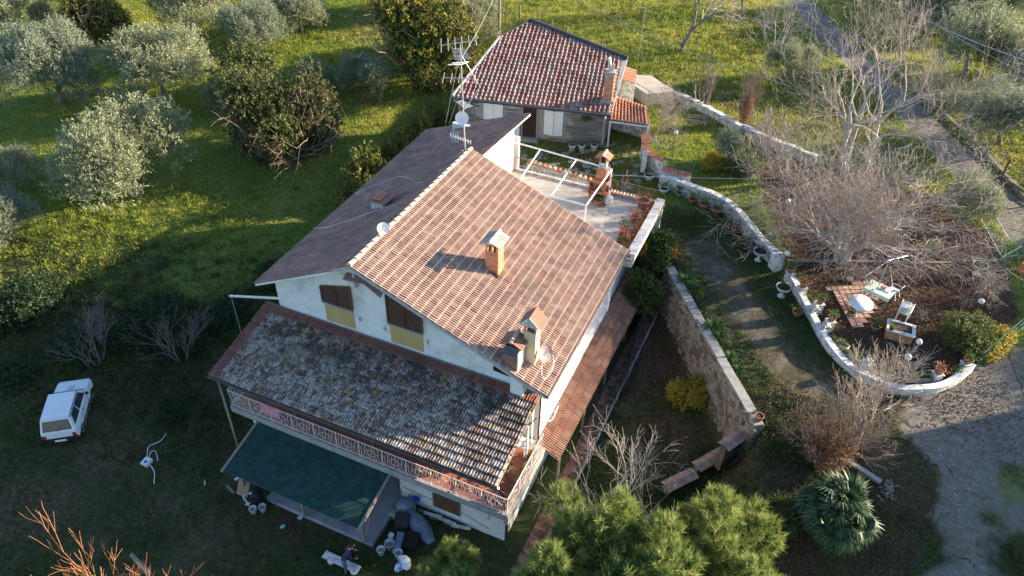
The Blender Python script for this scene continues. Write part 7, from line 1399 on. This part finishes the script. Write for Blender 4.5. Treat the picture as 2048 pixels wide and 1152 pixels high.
def human(label, loc, rz, coat, legs, bend=.0, reach=None, long_hair=False):
    b_ = bend; J = [(0, 0, .95), (0, -.03-.3*b_, 1.15), (0, -.05-.6*b_, 1.36), (0, -.06-.7*b_, 1.48), (0, -.09-.85*b_, 1.56-.04*b_), (0, -.10-.9*b_, 1.66-.06*b_), (0, -.10-.93*b_, 1.74-.07*b_)]
    R = [.13, .125, .135, .06, .075, .095, .06]; E = [(0, 1), (1, 2), (2, 3), (3, 4), (4, 5), (5, 6)]; Zn = [0, 0, 0, 2, 2, 2]
    sh = np.array(J[2])
    for s in (-1, 1):
        hx = reach[0 if s < 0 else 1] if reach else (s*.26, -.12, .82)
        S = sh+[s*.19, 0, .05]; W = np.array(hx); el = (S+W)/2+np.array([s*.06, .06, -.08]); i = len(J); J += [tuple(S), tuple(el), tuple(W)]; R += [.065, .045, .03]; E += [(2, i), (i, i+1), (i+1, i+2)]; Zn += [0, 0, 0]
        d = W-el; d /= np.linalg.norm(d); pm = W+d*.09; j = len(J); J.append(tuple(pm)); R.append(.035); E.append((i+2, j)); Zn.append(2); sd = np.cross(d, (0, 0, 1)); sd /= (np.linalg.norm(sd)+1e-9)
        for k, (o, l) in enumerate(((-.03, .07), (-.01, .085), (.01, .08), (.03, .06))): q = pm+sd*o+d*l*.5; q2 = pm+sd*o+d*l+np.array([0, 0, -.02]); J += [tuple(q), tuple(q2)]; R += [.0095, .008]; E += [(j, len(J)-2), (len(J)-2, len(J)-1)]; Zn += [2, 2]
        q = W+d*.04-sd*.045*s; q2 = q+d*.04-sd*.015*s; J += [tuple(q), tuple(q2)]; R += [.011, .009]; E += [(i+2, len(J)-2), (len(J)-2, len(J)-1)]; Zn += [2, 2]
        i = len(J); J += [(s*.09, 0, .90), (s*.11, -.03, .50), (s*.12, .02, .10), (s*.13, -.16, .04)]; R += [.095, .065, .045, .04]; E += [(0, i), (i, i+1), (i+1, i+2), (i+2, i+3)]; Zn += [1, 1, 1, 3]
    t = person(label, loc, rz, J, E, R, Zn, [coat, legs, skin, black]); hd = np.array(J[5]); b = MB(); b.ball((hd[0], hd[1]+.02, hd[2]+.035), .112, 12, (1, 1.05, 1)); 
    if long_hair: b.ball((hd[0], hd[1]+.07, hd[2]-.10), .10, 10, (1.1, .7, 1.6))
    b.build('hair', hair_m, t, True, False); b = MB(); b.ball((hd[0], hd[1]-.115, hd[2]-.035), .018, 6, (1, 1.3, 1.4)); b.ball((hd[0]-.1, hd[1]+.0, hd[2]-.03), .025, 6, (.5, 1, 1.3)); b.ball((hd[0]+.1, hd[1]+.0, hd[2]-.03), .025, 6, (.5, 1, 1.3)); b.build('nose_and_ears', skin, t, True, False)
    b = MB(); b.ball((hd[0]-.035, hd[1]-.10, hd[2]-.0), .012, 6); b.ball((hd[0]+.035, hd[1]-.10, hd[2]-.0), .012, 6); b.build('eyes', black, t, True, False); b = MB(); b.rbox((hd[0], hd[1]-.10, hd[2]-.075), .025, .006, .006); b.build('mouth', shutter2_m, t, wc=False); return t
hp = pz(1250, 343, 6.75); human('woman in a dark patterned coat standing behind the terrace rail', (hp[0], hp[1], 5.05), 2.6, patt, jeans, 0, None, True)
hp = pz(684, 1108, 1.65); human('man in a dark blue jacket standing by the pale board at the bottom', (hp[0]-.1, hp[1]+.1, float(hgt(hp[0], hp[1]))), 2.4, navy, jeans, .35, ((-.22, -.45, 1.05), (.22, -.5, 1.02)))
# ---------------------------------------------------------------- grass blades, fallen leaves
def scatter(n, polyfun, seed, xr, yr):
    g = np.random.default_rng(seed); x = g.uniform(*xr, n); y = g.uniform(*yr, n); d = np.stack([x, y, hgt(x, y)], 1)-CP; zc_ = d@_f; u = 1024+F_PX*(d@CR)/zc_; v = 576-F_PX*(d@CU)/zc_
    vis = (zc_ > 5) & (u > -120) & (u < 2170) & (v > -120) & (v < 1270); x, y = x[vis], y[vis]; k = polyfun(x, y, g); x, y = x[k], y[k]; return np.stack([x, y, hgt(x, y)], 1), g
inhouse = lambda x, y: (x > -13) & (x < 1.5) & (y > -3) & (y < 19.4)
def interp(A, x, y):   # value of a zone map at a point
    i = np.clip(np.searchsorted(GX, x)-1, 0, len(GX)-2); j = np.clip(np.searchsorted(GY, y)-1, 0, len(GY)-2); return A[j, i]
def okgrass(x, y, g): return (~inhouse(x, y)) & (interp(road_a, x, y) < .42) & (interp(litter_shade_a, x, y) < .2+.5*g.random(len(x))) & (g.random(len(x)) < .35+1.3*(vnoise(x, y, 2.2, 4)+.5))
C, g = scatter(1500000, okgrass, 5, (-58, 34), (-10, 80)); n = len(C); D = g.normal(0, .55, (n, 3)); D[:, 2] = 1
clump = sstep((vnoise(C[:, 0], C[:, 1], .8, 6)+.45)); tall = np.where(C[:, 1] > 20, 1.25, 1.0)
me = leafmesh('grass', C, D, (.07+.16*g.random(n)*(.4+clump))*tall, .045, grass_m, g, False); rv = .35*g.random(n)+.5*(vnoise(C[:, 0], C[:, 1], 3.5, 8)+.5)+.25*sstep((C[:, 1]-20)/25)-.8*interp(lawn_a, C[:, 0], C[:, 1])+.08; me.attributes['rnd'].data.foreach_set('value', (np.clip(rv, .02, .98)).astype(np.float32)); tag(link(me, 'grass'), 'short green grass covering the grove, lawns and field', 'grass', kind='stuff'); print('grass', n)
C, g = scatter(330000, lambda x, y, g: (~inhouse(x, y)) & (interp(litter_shade_a, x, y) > .35+.4*g.random(len(x))), 6, (-25, 30), (-10, 45)); n = len(C); D = g.normal(0, 1, (n, 3)); D[:, 2] *= .35; C[:, 2] += .02
tag(link(leafmesh('fallen_leaves', C, D, g.uniform(.06, .13, n), .06, litter_m, g), 'fallen_leaves'), 'dry brown fallen leaves covering the garden ground', 'leaves', kind='stuff'); print('litter_shade', n)


# weeds and low brambles on the banks and rough edges, pebbles on the yard road
def clusters(name, label, mt, spots, ncl, per, ln, wd, seed, hh=.25):
    g = np.random.default_rng(seed); C = []; D = []
    for (u, v, rr, k) in spots:
        c = gp(u, v); m = int(ncl*k*rr*rr); a = g.uniform(0, 6.28, m); q = rr*np.sqrt(g.random(m)); x = c[0]+q*np.cos(a); y = c[1]+q*np.sin(a)
        ok = ~inhouse(x, y) & (interp(road_a, x, y) < .5); x, y = x[ok], y[ok]; z = hgt(x, y); s = g.uniform(.5, 1.4, len(x)); P = np.repeat(np.stack([x, y, z], 1), per, 0); S = np.repeat(s, per)[:, None]
        o = g.normal(0, .5, (len(P), 3))*np.array([.22, .22, hh*.6])*S; o[:, 2] = abs(o[:, 2]); C.append(P+o); d = o+g.normal(0, .12, o.shape); d[:, 2] += .12; D.append(d)
    C = np.concatenate(C); D = np.concatenate(D); tag(link(leafmesh(name, C, D, ln*g.uniform(.5, 1.3, len(C)), wd, mt, g), name), label, 'weeds', kind='stuff'); print(name, len(C))
clusters('weeds', 'low green weeds on the banks and rough edges around the house', weed_leaf, [(1440, 945, 1.6, 2.5), (1380, 980, 1.4, 2.5), (1500, 900, 1.5, 2), (1620, 860, 2.5, 1), (1560, 950, 3, 1), (1480, 900, 2, 1), (1420, 1000, 3, 1), (1300, 820, 3, .6), (1220, 900, 3, .7), (1520, 780, 1.2, 1), (1470, 690, 1.0, 1), (1430, 620, .8, 1), (1380, 570, .9, 1), (1760, 1050, 2, .6), (1240, 720, 3, .4), (940, 1080, 3, .5), (1960, 1000, 1.0, .5), (1890, 790, 1.8, .6)], 14, 26, .10, .05, 21)
clusters('brambles', 'dark low brambles and scrub on the slope above the car', bramble_leaf, [(80, 600, 7, 1), (250, 640, 7, 1), (430, 620, 6, 1), (480, 720, 5, 1), (330, 760, 5, .8), (100, 720, 6, .8), (380, 840, 3, .6), (200, 700, 5, .8)], 5, 26, .13, .07, 22, .45)
clusters('tall_grass', 'tall yellowing grass tussocks in the field and grove', grass_m, [(1450, 100, 9, 1), (1330, 60, 9, 1), (1560, 200, 6, 1), (1900, 300, 8, .8), (1100, 15, 8, .8), (240, 500, 7, .7), (60, 510, 7, .7), (480, 400, 5, .7), (720, 110, 7, .8), (520, 40, 8, .7), (1960, 150, 10, .6)], 6, 22, .30, .035, 24, .35)
clusters('leafy_ground_cover', 'bright green leafy ground cover in the grove and the field', green_stuff, [(400, 420, 8, .7), (700, 150, 8, .6), (1450, 90, 9, .7), (1350, 150, 6, .7), (60, 560, 8, .5), (1950, 260, 8, .5), (620, 380, 5, .7), (1100, 20, 9, .6)], 4, 14, .10, .06, 23, .2)
C, g = scatter(60000, lambda x, y, g: (interp(road_a, x, y) > .7), 31, (8, 34), (-10, 60)); n = len(C); D = g.normal(0, 1, (n, 3)); D[:, 2] = .25
tag(link(leafmesh('pebbles', C+[0, 0, .01], D, g.uniform(.03, .09, n), .05, M('pebble', [(.12, .11, .10), (.3, .28, .25), (.5, .48, .44)], 20, rnd=.8), g), 'pebbles'), 'loose pebbles and grit on the yard road and lane', 'pebbles', kind='stuff')

print('triangles', sum(len(m.loops)-2*len(m.polygons) for m in bpy.data.meshes if m.users))
